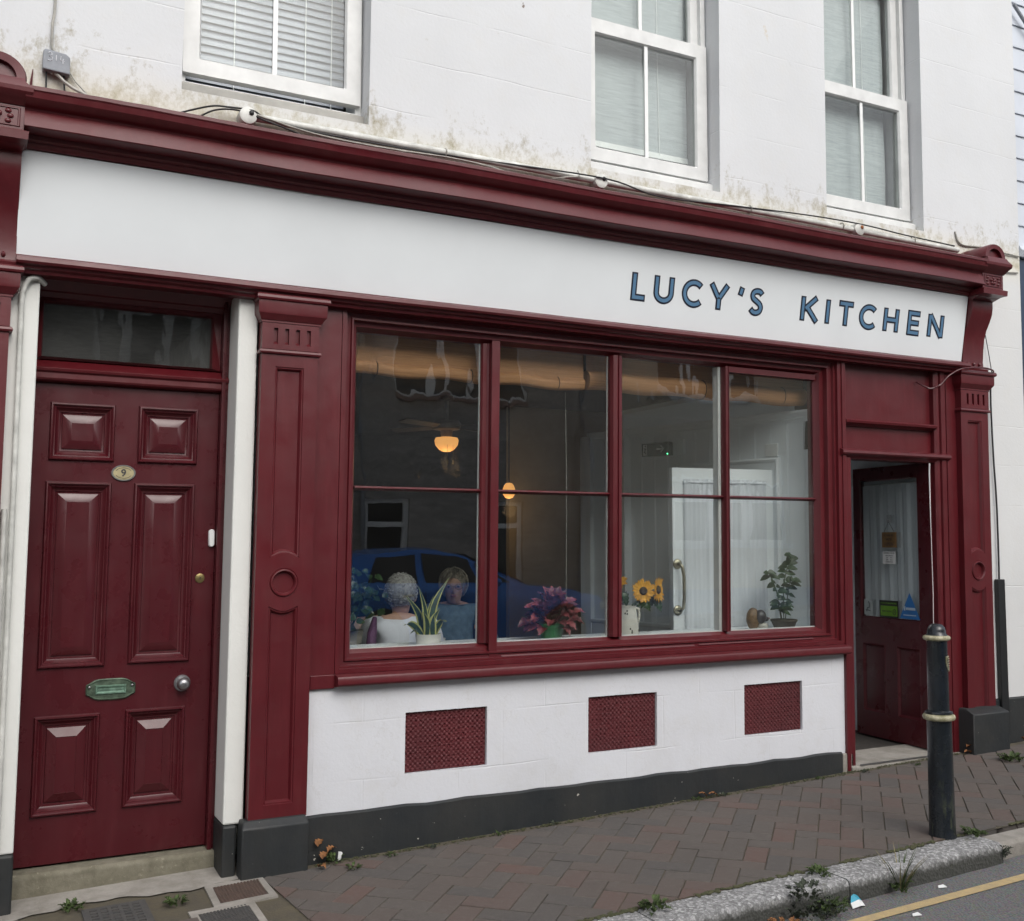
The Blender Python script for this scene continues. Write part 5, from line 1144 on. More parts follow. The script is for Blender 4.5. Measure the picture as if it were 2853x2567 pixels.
for k in range(4):
    a = k * math.pi / 2 + 0.5; mb = MB(); d = Vector((math.cos(a), math.sin(a), 0)); q = Vector((-d.y, d.x, 0)); c0 = Vector((FX, FY, 2.545))
    mb.loft([[c0 + d * s_ + q * w_ + Vector((0, 0, 0.008 * sg)), c0 + d * s_ - q * w_ + Vector((0, 0, -0.008 + 0.0))] + [c0 + d * s_ - q * w_ + Vector((0, 0, -0.014)), c0 + d * s_ + q * w_ + Vector((0, 0, 0.002))] for s_, w_, sg in ((0.10, 0.02, 1), (0.18, 0.05, 1), (0.50, 0.06, 1), (0.56, 0.045, 1))]); mb.build('blade', m_plain('cream blade', (0.12, 0.105, 0.085), 0.5), FL)
for dx in (-0.03, 0.02):
    mb = MB(); mb.tube([(FX + dx, FY - 0.08, 2.46), (FX + dx, FY - 0.09, 2.26)], 0.0015, 4); mb.ell((FX + dx, FY - 0.09, 2.25), (0.008, 0.008, 0.02), 8, 6); mb.build('pull_chain', M_BRASS, FL)
ld = bpy.data.lights.new('fan_light', 'POINT'); ld.energy = 1.2; ld.color = (1.0, 0.62, 0.3); ld.shadow_soft_size = 0.1; lo = bpy.data.objects.new('fan_light', ld); col.objects.link(lo); lo.location = (FX, FY, 2.22)
WLx, WLy = 4.62, 4.2
WL = thing('pendant_lamp', 'small amber glass pendant lamp glowing deep in the room', 'lamp', (4.09, 3.3, 2.12))
mb = MB(); mb.lathe((4.09, 3.3, 0), [(0.0, 1.975), (0.030, 1.982), (0.050, 2.01), (0.056, 2.045), (0.042, 2.085), (0.025, 2.105), (0.0, 2.11)], 24); mb.build('shade', M_LAMP, WL, smooth=60)
mb = MB(); mb.tube([(4.09, 3.3, 2.10), (4.09, 3.3, 2.80)], 0.006, 6); mb.build('flex', M_CHAR, WL)
ld = bpy.data.lights.new('pendant_light', 'POINT'); ld.energy = 0.8; ld.color = (1.0, 0.6, 0.28); ld.shadow_soft_size = 0.07; lo = bpy.data.objects.new('pendant_light', ld); col.objects.link(lo); lo.location = (4.09, 3.3, 1.90)
# ================================================================ plants and things on the window ledge
LZ = 1.1055
def ribbon(mb, path, widths, side, m=0, m2=None, fold=0.25):
    rows = []
    path = [Vector(p) for p in path]
    for i, p_ in enumerate(path):
        tdir = (path[min(i + 1, len(path) - 1)] - path[max(i - 1, 0)]).normalized(); s_ = Vector(side); s_ = (s_ - tdir * s_.dot(tdir)).normalized(); nn = tdir.cross(s_)
        w = widths[i]; rows.append([p_ - s_ * w + nn * w * fold, p_ - s_ * w * 0.62 + nn * w * fold * .5, p_, p_ + s_ * w * 0.62 + nn * w * fold * .5, p_ + s_ * w + nn * w * fold])
    ids = [[mb.vert(q) for q in r] for r in rows]
    for a, b in zip(ids[:-1], ids[1:]):
        for k in range(4):
            mb.f.append([a[k], a[k + 1], b[k + 1], b[k]]); mb.mi.append((m2 if m2 is not None and k in (0, 3) else m))
def pot(mb, c, r0, r1, h, lip=0.0):
    mb.lathe((c[0], c[1], c[2]), [(r0 * 0.9, 0.0), (r0, 0.003), (r1, h - lip), (r1 + (0.004 if lip else 0), h - lip + .001), (r1 + (0.004 if lip else 0), h), (r1 - 0.005, h), (r1 - 0.007, h - 0.012), (0.0, h - 0.014)], 28)
M_SNK = m_plain('snake plant green', (0.035, 0.07, 0.03), 0.4, 0, 0.35, 60); M_YELM = m_plain('snake plant margin', (0.42, 0.42, 0.12), 0.45, 0, 0.1, 30)
M_POTW = m_plain('cream glaze', (0.62, 0.60, 0.54), 0.35, 0, 0.05)
rp = random.Random(21)
c = (2.045, 0.20, LZ)
SP = thing('snake_plant', 'variegated snake plant in a low cream pot at the left of the window ledge', 'plant', c)
mb = MB(); pot(mb, c, 0.058, 0.064, 0.055); mb.build('pot', M_POTW, SP, smooth=40)
tips = [(-0.10, 1.345, .03), (-0.055, 1.395, .0), (0.115, 1.43, .0), (-0.13, 1.205, 0), (-0.10, 1.165, .0), (-0.01, 1.305, .03), (0.055, 1.285, .0), (0.035, 1.35, .02), (0.08, 1.22, -.02), (0.02, 1.26, -.03), (0.07, 1.315, .03), (-0.04, 1.27, -.02)]
for i, (dx, tz, dy) in enumerate(tips):
    b0 = Vector((c[0] + dx * 0.25 + rp.uniform(-.008, .008), c[1] + dy, LZ + 0.04)); tip = Vector((c[0] + dx, c[1] + dy * 1.3 + rp.uniform(-.02, .02), tz)); n = 8; path = []
    for k in range(n + 1):
        u = k / n; q = b0.lerp(tip, u); q.x -= dx * 0.35 * math.sin(u * math.pi) * (1 if tz > 1.24 else -0.0); q.z += (0.03 * math.sin(u * math.pi) if tz < 1.24 else 0); path.append(q)
    w = [0.0165 * (0.75 + 0.5 * math.sin(u * math.pi)) * (1 - u ** 3) + 0.0005 for u in [k / n for k in range(n + 1)]]
    mb = MB(); ribbon(mb, path, w, (1, 0.5 * math.sin(i * 2), 0.2), 0, 1); mb.build('leaf', [M_SNK, M_YELM], SP, smooth=50)
# rex begonia: a mound of red-pink pointed leaves
M_PINK = m_plain('pink leaf', (0.36, 0.085, 0.095), 0.45, 0, 0.35, 55, 0.4); M_DKRED = m_plain('dark red leaf', (0.15, 0.035, 0.04), 0.45, 0, 0.35, 55, 0.4)
c = (2.745, 0.22, LZ)
BG = thing('pink_leaved_plant', 'bushy plant with crinkled pink-red leaves in a green pot on the window ledge', 'plant', c)
mb = MB(); pot(mb, c, 0.052, 0.066, 0.075, 0.015); mb.build('pot', m_plain('green plastic', (0.05, 0.22, 0.09), 0.4), BG, smooth=40)
def jag_leaf(mb, base, d, up, L, W, m=0, ridges=5):
    d = Vector(d).normalized(); s_ = d.cross(Vector(up)).normalized(); nn = s_.cross(d); n = 8; rows = []
    for k in range(n + 1):
        u = k / n; w = W * (math.sin(math.pi * min(1, u ** 0.75)) ** 0.8) * (1 + 0.16 * (-1) ** k) if 0 < k < n else 0.001
        p_ = Vector(base) + d * L * u + nn * (0.22 * L * math.sin(u * 2.6) - 0.3 * L * u * u)
        rows.append([p_ - s_ * w + nn * (0.3 * w + .003 * (-1) ** k), p_ - s_ * w * .5 + nn * (-.04 * w), p_ + nn * 0.0, p_ + s_ * w * .5 + nn * (-.04 * w), p_ + s_ * w + nn * (0.3 * w - .003 * (-1) ** k)])
    ids = [[mb.vert(q) for q in r] for r in rows]
    for a, b in zip(ids[:-1], ids[1:]):
        for k in range(4): mb.f.append([a[k], a[k + 1], b[k + 1], b[k]]); mb.mi.append(m)
for i in range(84):
    th = rp.uniform(0, 2 * math.pi); el = rp.uniform(-0.25, 1.45); L = rp.uniform(0.055, 0.085)
    d = Vector((math.cos(th) * math.cos(el), math.sin(th) * math.cos(el) * 0.6, math.sin(el))); rr_ = rp.uniform(0.45, 0.95)
    base = Vector(c) + Vector((0, 0, 0.085)) + Vector((d.x * 0.145, d.y * 0.14, d.z * 0.135)) * rr_
    if base.y + d.y * L < c[1] - 0.115: d.y *= 0.2; base.y = c[1] - 0.09
    mb = MB(); jag_leaf(mb, base, d + Vector((0, -0.25, -0.15)), (0, -0.6, 1), L, L * 0.36); mb.build('leaf', M_PINK if rp.random() < 0.62 else M_DKRED, BG, smooth=60)
mb = MB()
for i in range(14):
    th = rp.uniform(0, 6.28); mb.tube([Vector(c) + Vector((0, 0, .06)), Vector(c) + Vector((0.07 * math.cos(th), 0.05 * math.sin(th), 0.12))], 0.0025, 5)
mb.build('stem', M_DKRED, BG)
# jug of sunflowers
jc = (3.215, 0.22, LZ)
JG = thing('jug', 'cream pottery jug with dark sprig decoration, standing against the third pane', 'jug', jc)
mb = MB(); mb.lathe(jc, [(0.0, 0.0), (0.060, 0.0), (0.064, 0.006), (0.064, 0.03), (0.058, 0.09), (0.050, 0.135), (0.048, 0.150), (0.052, 0.158), (0.046, 0.158), (0.044, 0.13), (0.0, 0.12)], 32)
mb.build('body', M_POTW, JG, smooth=50)
mb = MB(); mb.tube([(jc[0] + 0.046, jc[1], LZ + 0.146), (jc[0] + 0.075, jc[1], LZ + 0.142), (jc[0] + 0.082, jc[1], LZ + 0.10), (jc[0] + 0.068, jc[1], LZ + 0.055), (jc[0] + 0.058, jc[1], LZ + 0.05)], 0.0065, 8); mb.build('handle', M_POTW, JG, smooth=60)
mb = MB()
for (a, z) in ((-2.2, 0.125), (-0.9, 0.035), (-0.4, 0.07), (-2.7, 0.06), (-1.75, 0.03)):
    r_ = 0.066 - z * 0.11
    for k in range(3):
        aa = a + rp.uniform(-.13, .13); zz = LZ + z + rp.uniform(-.012, .012); mb.ell((jc[0] + r_ * math.cos(aa), jc[1] + r_ * math.sin(aa), zz), (0.006, 0.003, 0.006), 6, 5)
mb.build('sprig', m_plain('sprig print', (0.05, 0.05, 0.03), 0.5), JG)
M_PETAL = m_plain('sunflower petal', (0.80, 0.38, 0.015), 0.6, 0, 0.2, 60); M_DISC = m_plain('sunflower disc', (0.06, 0.035, 0.018), 0.9, 0, 0.3, 90, 0.6)
for (ctr, face, R_, lab) in (((3.320, 0.215, 1.342), (-0.25, -1, 0.05), 0.044, 'sunflower facing the street in the cream jug'), ((3.435, 0.24, 1.345), (0.50, -0.85, 0.05), 0.046, 'sunflower turned sideways to the right in the jug'), ((3.195, 0.27, 1.385), (-0.6, -0.3, 0.8), 0.036, 'sunflower half hidden behind the window mullion')):
    SF = thing('sunflower', lab, 'sunflower', ctr); F = Vector(face).normalized(); A = F.cross(Vector((0, 0, 1))).normalized(); Bv = A.cross(F); C0_ = Vector(ctr)
    mb = MB(); rings = []
    for s_, o_ in ((1.0, -0.004), (1.0, 0.004), (0.8, 0.010), (0.4, 0.012), (0.05, 0.009)): rings.append([C0_ + (A * math.cos(a) + Bv * math.sin(a)) * R_ * 0.52 * s_ + F * o_ for a in [2 * math.pi * k / 20 for k in range(20)]])
    mb.loft(rings); mb.build('disc', M_DISC, SF, smooth=50)
    for ringk in range(2):
        for k in range(17):
            a = 2 * math.pi * (k + 0.5 * ringk) / 17 + rp.uniform(-.08, .08); d = A * math.cos(a) + Bv * math.sin(a); q = d.cross(F); L = R_ * rp.uniform(0.95, 1.15)
            mb = MB(); b0 = C0_ + d * R_ * 0.45 - F * 0.002 * ringk; bend = rp.uniform(-0.2, 0.35)
            rows = [[b0 + d * L * u + F * (bend * L * u * u) + q * w * s2 + F * (0.002 if s2 else 0) for s2 in (-1, 0, 1)] for u, w in ((0, 0.004), (0.35, 0.0078), (0.7, 0.0065), (1.0, 0.0006))]
            mb.loft(rows, 0, False); mb.build('petal', M_PETAL, SF, smooth=60)
    mb = MB(); mb.tube([C0_ - F * 0.005, C0_ - F * 0.03 + Vector((0, 0, -0.03)), Vector((3.22 + (ctr[0] - 3.22) * 0.3, 0.22, LZ + 0.16))], 0.004, 6); mb.build('stem', M_GREEN, SF)
    for k in range(3):
        mb = MB(); jag_leaf(mb, C0_ - F * 0.03 + Vector((0.0, 0, -0.03 - 0.02 * k)), (rp.uniform(-1, 1), rp.uniform(-.4, .2), -0.5), (0, -1, 0.5), 0.07, 0.024); mb.build('leaf', M_GREEN, SF, smooth=60)
# figurine
fc = (4.10, 0.20, LZ)
FG = thing('figurine', 'small ceramic animal figurine with a brown basket-like back and dark snout, beside the potted plant', 'figurine', fc)
mb = MB(); mb.ell((fc[0] - 0.022, fc[1] + 0.01, fc[2] + 0.060), (0.042, 0.036, 0.064), 20, 14, 0, lambda d: 1 + 0.035 * math.sin(d.z * 40) * math.cos(math.atan2(d.y, d.x) * 14)); mb.build('back', m_plain('brown ceramic', (0.22, 0.13, 0.06), 0.5, 0, 0.3, 60, 0.5), FG, smooth=60)
mb = MB(); mb.ell((fc[0] + 0.010, fc[1] - 0.016, fc[2] + 0.074), (0.036, 0.032, 0.040), 18, 12); mb.ell((fc[0] + 0.046, fc[1] - 0.022, fc[2] + 0.060), (0.018, 0.015, 0.014), 12, 8); mb.build('head', m_plain('dark ceramic', (0.05, 0.045, 0.05), 0.3, 0, 0.2), FG, smooth=60)
mb = MB(); mb.ell((fc[0] + 0.060, fc[1] - 0.030, fc[2] + 0.064), (0.006, 0.005, 0.005), 8, 6); mb.build('nose', m_plain('pink ceramic', (0.4, 0.2, 0.16), 0.3), FG)
mb = MB(); mb.ell((fc[0] + 0.030, fc[1] - 0.01, fc[2] + 0.020), (0.036, 0.028, 0.022), 14, 8); mb.build('chest', m_plain('cream ceramic', (0.5, 0.48, 0.42), 0.35), FG, smooth=60)
# small glossy plant
pc = (4.300, 0.20, LZ)
GP = thing('potted_plant', 'glossy green-leaved young plant in a shallow brown pot at the right of the ledge', 'plant', pc)
mb = MB(); pot(mb, pc, 0.058, 0.074, 0.052, 0.012); mb.build('pot', m_plain('brown clay', (0.085, 0.07, 0.05), 0.6), GP, smooth=40)
stems = [[(0.0, 0.04), (0.005, 0.14), (0.012, 0.26), (0.030, 0.34), (0.060, 0.40), (0.055, 0.43)], [(-0.02, 0.04), (-0.028, 0.13), (-0.045, 0.22), (-0.085, 0.29), (-0.120, 0.325)], [(0.01, 0.04), (0.03, 0.14), (0.05, 0.24), (0.07, 0.30)], [(-0.01, 0.04), (-0.02, 0.10), (-0.05, 0.18)]]
for st_ in stems:
    pts = [(pc[0] + x, pc[1] + 0.01 * math.sin(i), pc[2] + z) for i, (x, z) in enumerate(st_)]
    mb = MB(); mb.tube(pts, [0.003] * (len(pts) - 1) + [0.0012], 6); mb.build('stem', m_plain('stem', (0.06, 0.07, 0.03), 0.6), GP)
def oval_leaf(base, d, L, W, mat, par):
    mb = MB(); d = Vector(d).normalized(); s_ = d.cross(Vector((0, -0.8, 0.6))).normalized(); nn = s_.cross(d); rows = []
    for k in range(7):
        u = k / 6; w = W * math.sin(math.pi * (0.04 + 0.94 * u)) ** 0.75; p_ = Vector(base) + d * L * u - Vector((0, 0, 1)) * 0.38 * L * u * u
        rows.append([p_ - s_ * w + nn * w * .35, p_, p_ + s_ * w + nn * w * .35])
    mb.loft(rows, 0, False); return mb.build('leaf', mat, par, smooth=60)
for st_ in stems:
    for i in range(len(st_) - 1):
        for k in range(5):
            u = (k + rp.random() * .5) / 5; x = st_[i][0] + (st_[i + 1][0] - st_[i][0]) * u; z = st_[i][1] + (st_[i + 1][1] - st_[i][1]) * u
            if z < 0.09: continue
            sd_ = 1 if (k + i) % 2 else -1
            oval_leaf((pc[0] + x, pc[1] + rp.uniform(-.01, .01), pc[2] + z), (sd_ * rp.uniform(0.5, 1), rp.uniform(-0.9, 0.5), rp.uniform(-0.1, 0.6)), rp.uniform(0.050, 0.070), 0.019, M_GREEN, GP)
# trailing plant on the inside at the far left
tc = (1.90, 0.95, 1.02)
TP = thing('bushy_plant', 'bushy green houseplant inside the far left pane', 'plant', tc)
mb = MB(); pot(mb, tc, 0.06, 0.075, 0.11); mb.build('pot', m_plain('grey pot', (0.3, 0.28, 0.25), 0.6), TP, smooth=40)
mb = MB(); rp2 = random.Random(3); tips_ = []
for i in range(16):
    th = rp2.uniform(0, 6.28); q = Vector(tc) + Vector((0.13 * math.cos(th), 0.12 * math.sin(th), rp2.uniform(0.2, 0.42))); mb.tube([Vector(tc) + Vector((0, 0, .1)), (Vector(tc) + q) / 2 + Vector((0, 0, .08)), q], 0.003, 5); tips_.append(q)
mb.build('stem', M_GREEN, TP)
for q in tips_:
    for k in range(7): oval_leaf(q + Vector((rp2.uniform(-.06, .06), rp2.uniform(-.05, .05), rp2.uniform(-.10, .04))), (rp2.uniform(-1, 1), rp2.uniform(-1, 0.3), rp2.uniform(-.2, .6)), 0.05, 0.02, M_GREEN, TP)

# ================================================================ people at the window table
def skin(name, nodes, edges, mat, parent, sub=2, root=0):
    pl_ = wloc(parent); me = bpy.data.meshes.new(name); me.from_pydata([tuple(Vector(p) - pl_) for p, r in nodes], edges, []); me.materials.append(mat)
    o = bpy.data.objects.new(name, me); col.objects.link(o); o.parent = parent
    bm = bmesh.new(); bm.from_mesh(me); lay = bm.verts.layers.skin.verify(); bm.verts.ensure_lookup_table()
    for i, (p, r) in enumerate(nodes):
        bm.verts[i][lay].radius = r if isinstance(r, tuple) else (r, r); bm.verts[i][lay].use_root = (i == root)
    bm.to_mesh(me); bm.free()
    s_ = o.modifiers.new('skin', 'SKIN'); s_.use_smooth_shade = True; s_.branch_smoothing = 0.6
    b = o.modifiers.new('sub', 'SUBSURF'); b.levels = sub; b.render_levels = sub
    return o
M_SKIN = m_plain('skin', (0.55, 0.33, 0.24), 0.55, 0, 0.1, 20, 0.1)
def person(label, P0, face, shirt, hairm, hair_kind, seat_z=0.62, arm=None, glasses=False, hgt=1.0, cloth_name='blouse'):
    """P0: (x,y) of the pelvis, face: unit direction"""
    f = Vector((face[0], face[1], 0)).normalized(); r = Vector((f.y, -f.x, 0))   # r = the person's right side
    T = lambda a, b, z: Vector((P0[0], P0[1], 0)) + r * a + f * b + Vector((0, 0, z))
    Pn = thing('person', label, 'person', (P0[0], P0[1], 0.19))
    z0 = seat_z; hd_z = z0 + 0.68 * hgt; gp = hd_z - 0.055 - (z0 + 0.42)
    arms = arm or {}
    def armp(sg):
        if sg in arms: return arms[sg]
        return [T(sg * 0.20, 0.14, z0 + 0.25), T(sg * 0.12, 0.36, z0 + 0.30)]
    N_ = [(T(0, 0, z0), (0.145, 0.115)), (T(0, 0.0, z0 + 0.14), (0.13, 0.10)), (T(0, 0.01, z0 + 0.30), (0.145, 0.105)), (T(0, 0.0, z0 + 0.42), (0.13, 0.085)), (T(0, 0.02, z0 + 0.42 + gp * 0.45), (0.052, 0.052)), (T(0, 0.035, z0 + 0.42 + gp * 0.75), (0.052, 0.055)),
          (T(0, 0.045, hd_z - 0.055), (0.060, 0.070)), (T(0, 0.035, hd_z + 0.01), (0.074, 0.090)), (T(0, 0.028, hd_z + 0.075), (0.062, 0.075))]
    E_ = [(0, 1), (1, 2), (2, 3), (3, 4), (4, 5), (5, 6), (6, 7), (7, 8)]
    for sg in (1, -1):
        el, ha = armp(sg); i = len(N_)
        wr = ha + (el - ha).normalized() * 0.03
        N_ += [(T(sg * 0.155, 0.0, z0 + 0.42), (0.055, 0.055)), (T(sg * 0.175, 0.02, z0 + 0.34), (0.048, 0.048)), (el, (0.038, 0.038)), (wr, (0.024, 0.024)), (ha, (0.030, 0.020)), (ha + (ha - wr).normalized() * 0.05, (0.028, 0.014))]
        E_ += [(3, i), (i, i + 1), (i + 1, i + 2), (i + 2, i + 3), (i + 3, i + 4), (i + 4, i + 5)]
        d = (ha - wr).normalized(); q = d.cross(Vector((0, 0, 1))).normalized(); pk = i + 5; pv = N_[pk][0]
        for k in range(4):     # fingers
            b = len(N_); o_ = q * (0.0165 * (k - 1.5)); L = (0.026, 0.031, 0.029, 0.023)[k]
            N_ += [(pv + o_ + d * 0.018, (0.0085, 0.0085)), (pv + o_ + d * (0.018 + L) - Vector((0, 0, 0.008)), (0.008, 0.008)), (pv + o_ + d * (0.018 + L * 1.5) - Vector((0, 0, 0.026)), (0.007, 0.007))]
            E_ += [(pk, b), (b, b + 1), (b + 1, b + 2)]
        b = len(N_); N_ += [(N_[i + 4][0] + q * (0.032 * sg * -1) + d * 0.02, (0.010, 0.010)), (N_[i + 4][0] + q * (0.042 * sg * -1) + d * 0.05 - Vector((0, 0, 0.01)), (0.008, 0.008))]; E_ += [(i + 4, b), (b, b + 1)]
        b = len(N_)
        N_ += [(T(sg * 0.09, 0.08, z0 - 0.02), (0.085, 0.085)), (T(sg * 0.11, 0.42, z0 - 0.02), (0.062, 0.062)), (T(sg * 0.11, 0.44, 0.30), (0.045, 0.045)), (T(sg * 0.11, 0.44, 0.235), (0.035, 0.03)), (T(sg * 0.115, 0.56, 0.225), (0.038, 0.025))]
        E_ += [(0, b), (b, b + 1), (b + 1, b + 2), (b + 2, b + 3), (b + 3, b + 4)]
    skin('body', N_, E_, M_SKIN, Pn)
    # blouse: torso and upper arms, slightly larger
    C_ = [(T(0, 0, z0 - 0.04), (0.165, 0.135)), (T(0, 0.0, z0 + 0.14), (0.155, 0.125)), (T(0, 0.01, z0 + 0.30), (0.165, 0.125)), (T(0, 0.0, z0 + 0.425), (0.140, 0.095)), (T(0, 0.008, z0 + 0.455), (0.075, 0.070))]
    CE = [(0, 1), (1, 2), (2, 3), (3, 4)]
    for sg in (1, -1):
        el, ha = armp(sg); i = len(C_); C_ += [(T(sg * 0.160, 0.0, z0 + 0.425), (0.066, 0.066)), (T(sg * 0.182, 0.02, z0 + 0.34), (0.062, 0.062)), (el + (T(sg * 0.175, 0.02, z0 + 0.34) - el) * 0.1, (0.055, 0.055))]
        if len(arms) or True: C_ += [(el.lerp(ha, 0.45), (0.042, 0.042))]; CE += [(3, i), (i, i + 1), (i + 1, i + 2), (i + 2, i + 3)]
    skin(cloth_name, C_, CE, shirt, Pn)
    S_ = [(T(0, 0, z0 - 0.03), (0.16, 0.13))]; SE = []
    for sg in (1, -1):
        i = len(S_); S_ += [(T(sg * 0.10, 0.10, z0 - 0.01), (0.10, 0.10)), (T(sg * 0.115, 0.44, z0 - 0.01), (0.075, 0.075)), (T(sg * 0.115, 0.45, 0.36), (0.06, 0.06))]; SE += [(0, i), (i, i + 1), (i + 1, i + 2)]
    skin('trousers', S_, SE, m_plain('dark cloth', (0.03, 0.035, 0.05), 0.9), Pn)
    mb = MB()   # shoes
    for sg in (1, -1):
        q = T(sg * 0.115, 0.50, 0.222); mb.ell(q, (0.045 + abs(f.x) * 0.07, 0.045 + abs(f.y) * 0.07, 0.032), 12, 8)
    mb.build('shoes', M_CHAR, Pn, smooth=60)
    # face
    hc = T(0, 0.04, hd_z)
    for nm, mt, lst in (('eye', m_plain('eye white', (0.30, 0.29, 0.27), 0.4), [(sg * 0.031, 0.110, 0.005, 0.0125) for sg in (1, -1)]), ('pupil', M_CHAR, [(sg * 0.031, 0.121, 0.005, 0.006) for sg in (1, -1)])):
        for a, b, z, rr_ in lst:
            mb = MB(); mb.ell(hc + r * a + f * (b - 0.035) + Vector((0, 0, z)), (rr_, rr_, rr_ * 0.7), 10, 8); mb.build(nm, mt, Pn, smooth=60)
    mb = MB(); q = hc + f * 0.090; mb.loft([[q + r * 0.006 - f * .01 + Vector((0, 0, 0.012)), q - r * 0.006 - f * .01 + Vector((0, 0, 0.012)), q + f * 0.002 + Vector((0, 0, 0.012))], [q + r * 0.016 - f * .008 + Vector((0, 0, -0.028)), q - r * 0.016 - f * .008 + Vector((0, 0, -0.028)), q + f * 0.022 + Vector((0, 0, -0.026))], [q + r * 0.009 - f * .008 + Vector((0, 0, -0.036)), q - r * 0.009 - f * .008 + Vector((0, 0, -0.036)), q + f * 0.006 + Vector((0, 0, -0.036))]]); mb.build('nose', M_SKIN, Pn, smooth=80)
    mb = MB(); q = hc + f * 0.083 + Vector((0, 0, -0.056)); mb.ell(q, (0.024, 0.012, 0.007) if abs(f.y) > .7 else (0.012, 0.024, 0.007), 12, 6); mb.build('mouth', m_plain('lips', (0.30, 0.10, 0.09), 0.5), Pn, smooth=60)
    for sg in (1, -1):
        mb = MB(); mb.ell(hc + r * sg * 0.077 + Vector((0, 0, -0.008)) - f * 0.01, (0.012, 0.016, 0.030), 10, 8); mb.build('ear', M_SKIN, Pn, smooth=60)
    if glasses:
        mb = MB()
        for sg in (1, -1): mb.tube([hc + f * 0.102 + r * (sg * 0.033 + 0.023 * math.cos(a)) + Vector((0, 0, 0.003 + 0.017 * math.sin(a))) for a in [k * math.pi / 8 for k in range(17)]], 0.0022, 5); mb.tube([hc + f * 0.102 + r * sg * 0.056 + Vector((0, 0, .006)), hc + r * sg * 0.082 + Vector((0, 0, .004))], 0.002, 5)
        mb.tube([hc + f * 0.104 + r * 0.012 + Vector((0, 0, .006)), hc + f * 0.104 - r * 0.012 + Vector((0, 0, .006))], 0.002, 5); mb.build('glasses', M_BRASS, Pn)
    # hair: shell of tufts
    rh = random.Random(int(P0[0] * 100)); mb = MB(); hcc = hc + Vector((0, 0, 0.022)) - f * 0.020
    n = 620 if hair_kind == 'curly' else 420
    mb.ell(hcc + Vector((0, 0, 0.006)) - f * 0.008, (0.086, 0.090, 0.092) , 20, 14)
    for k in range(n):
        u_, v_ = rh.uniform(-1, 1), rh.uniform(0, 6.28); d = Vector((math.sqrt(1 - u_ * u_) * math.cos(v_), math.sqrt(1 - u_ * u_) * math.sin(v_), u_))
        fr_ = d.dot(f)
        if fr_ > 0.35 and d.z < 0.62: continue
        if d.z < -0.75: continue
        b0 = hcc + Vector((d.x * 0.086, d.y * 0.090, d.z * 0.096))
        if hair_kind == 'curly':
            tn = d.cross(Vector((rh.uniform(-1, 1), rh.uniform(-1, 1), rh.uniform(-1, 1)))).normalized(); bn = d.cross(tn); cr = rh.uniform(.007, .013); a0 = rh.uniform(0, 6)
            mb.tube([b0 - d * 0.004 + (tn * math.cos(a0 + a) + (d * 1.0 + bn * 0.5) * math.sin(a0 + a)) * cr + bn * a * 0.0015 for a in (0, 1.0, 2.0, 3.0, 4.0)], [0.003, 0.0042, 0.0042, 0.0036, 0.002], 4)
        else:
            tng = (Vector((0, 0, -1)) - d * (-d.z)); tng = tng.normalized() if tng.length > 0.05 else f; q = b0 + tng * rh.uniform(0.03, 0.05) + d * 0.004
            mb.tube([b0 - tng * 0.02 + d * 0.003, b0 + d * 0.010, q], [0.004, 0.0055, 0.0015], 4)
    hb = mb.build('hair', hairm, Pn, smooth=60)
    return Pn
M_HGREY = m_plain('grey curly hair', (0.40, 0.39, 0.37), 0.8, 0, 0.3, 60, 0.6); M_HBLON = m_plain('ash blonde hair', (0.33, 0.29, 0.22), 0.7, 0, 0.3, 60, 0.6); M_HBR = m_plain('brown hair', (0.16, 0.11, 0.08), 0.7, 0, 0.3, 60, 0.6)
M_WSH = m_plain('white cotton', (0.74, 0.76, 0.84), 0.9, 0, 0.03, 8, 0.2); M_BSH = m_plain('blue denim blouse', (0.16, 0.25, 0.33), 0.9, 0, 0.2, 25, 0.4)
t = NT('floral cotton'); p = t.obj(); c_ = t.mix(t.ramp(t.vor(p, 16), [(0.25, 0.0), (0.32, 1.0)]), (0.03, 0.02, 0.02), (0.45, 0.33, 0.28)); M_FLOR = t.set(c_, 0.9)
def V3(x, y, z): return Vector((x, y, z))
person('grey curly-haired person in a white top seated with their back to the street', (2.19, 0.93), (0.35, 1.0), M_WSH, M_HGREY, 'curly', seat_z=0.745, hgt=0.835)
person('person in glasses and a blue blouse seated at the table facing the street', (2.93, 1.86), (-0.45, -1.0), M_BSH, M_HBLON, 'straight', seat_z=0.75, hgt=0.83, glasses=True, arm={1: [V3(2.68, 1.80, 0.96), V3(2.57, 1.60, 1.09)], -1: [V3(3.13, 1.66, 0.95), V3(2.96, 1.47, 1.06)]})
person('brown-haired person in a floral top partly hidden at the far left of the window', (2.10, 2.10), (0.9, -0.1), M_FLOR, M_HBR, 'straight', seat_z=0.80, hgt=0.85)
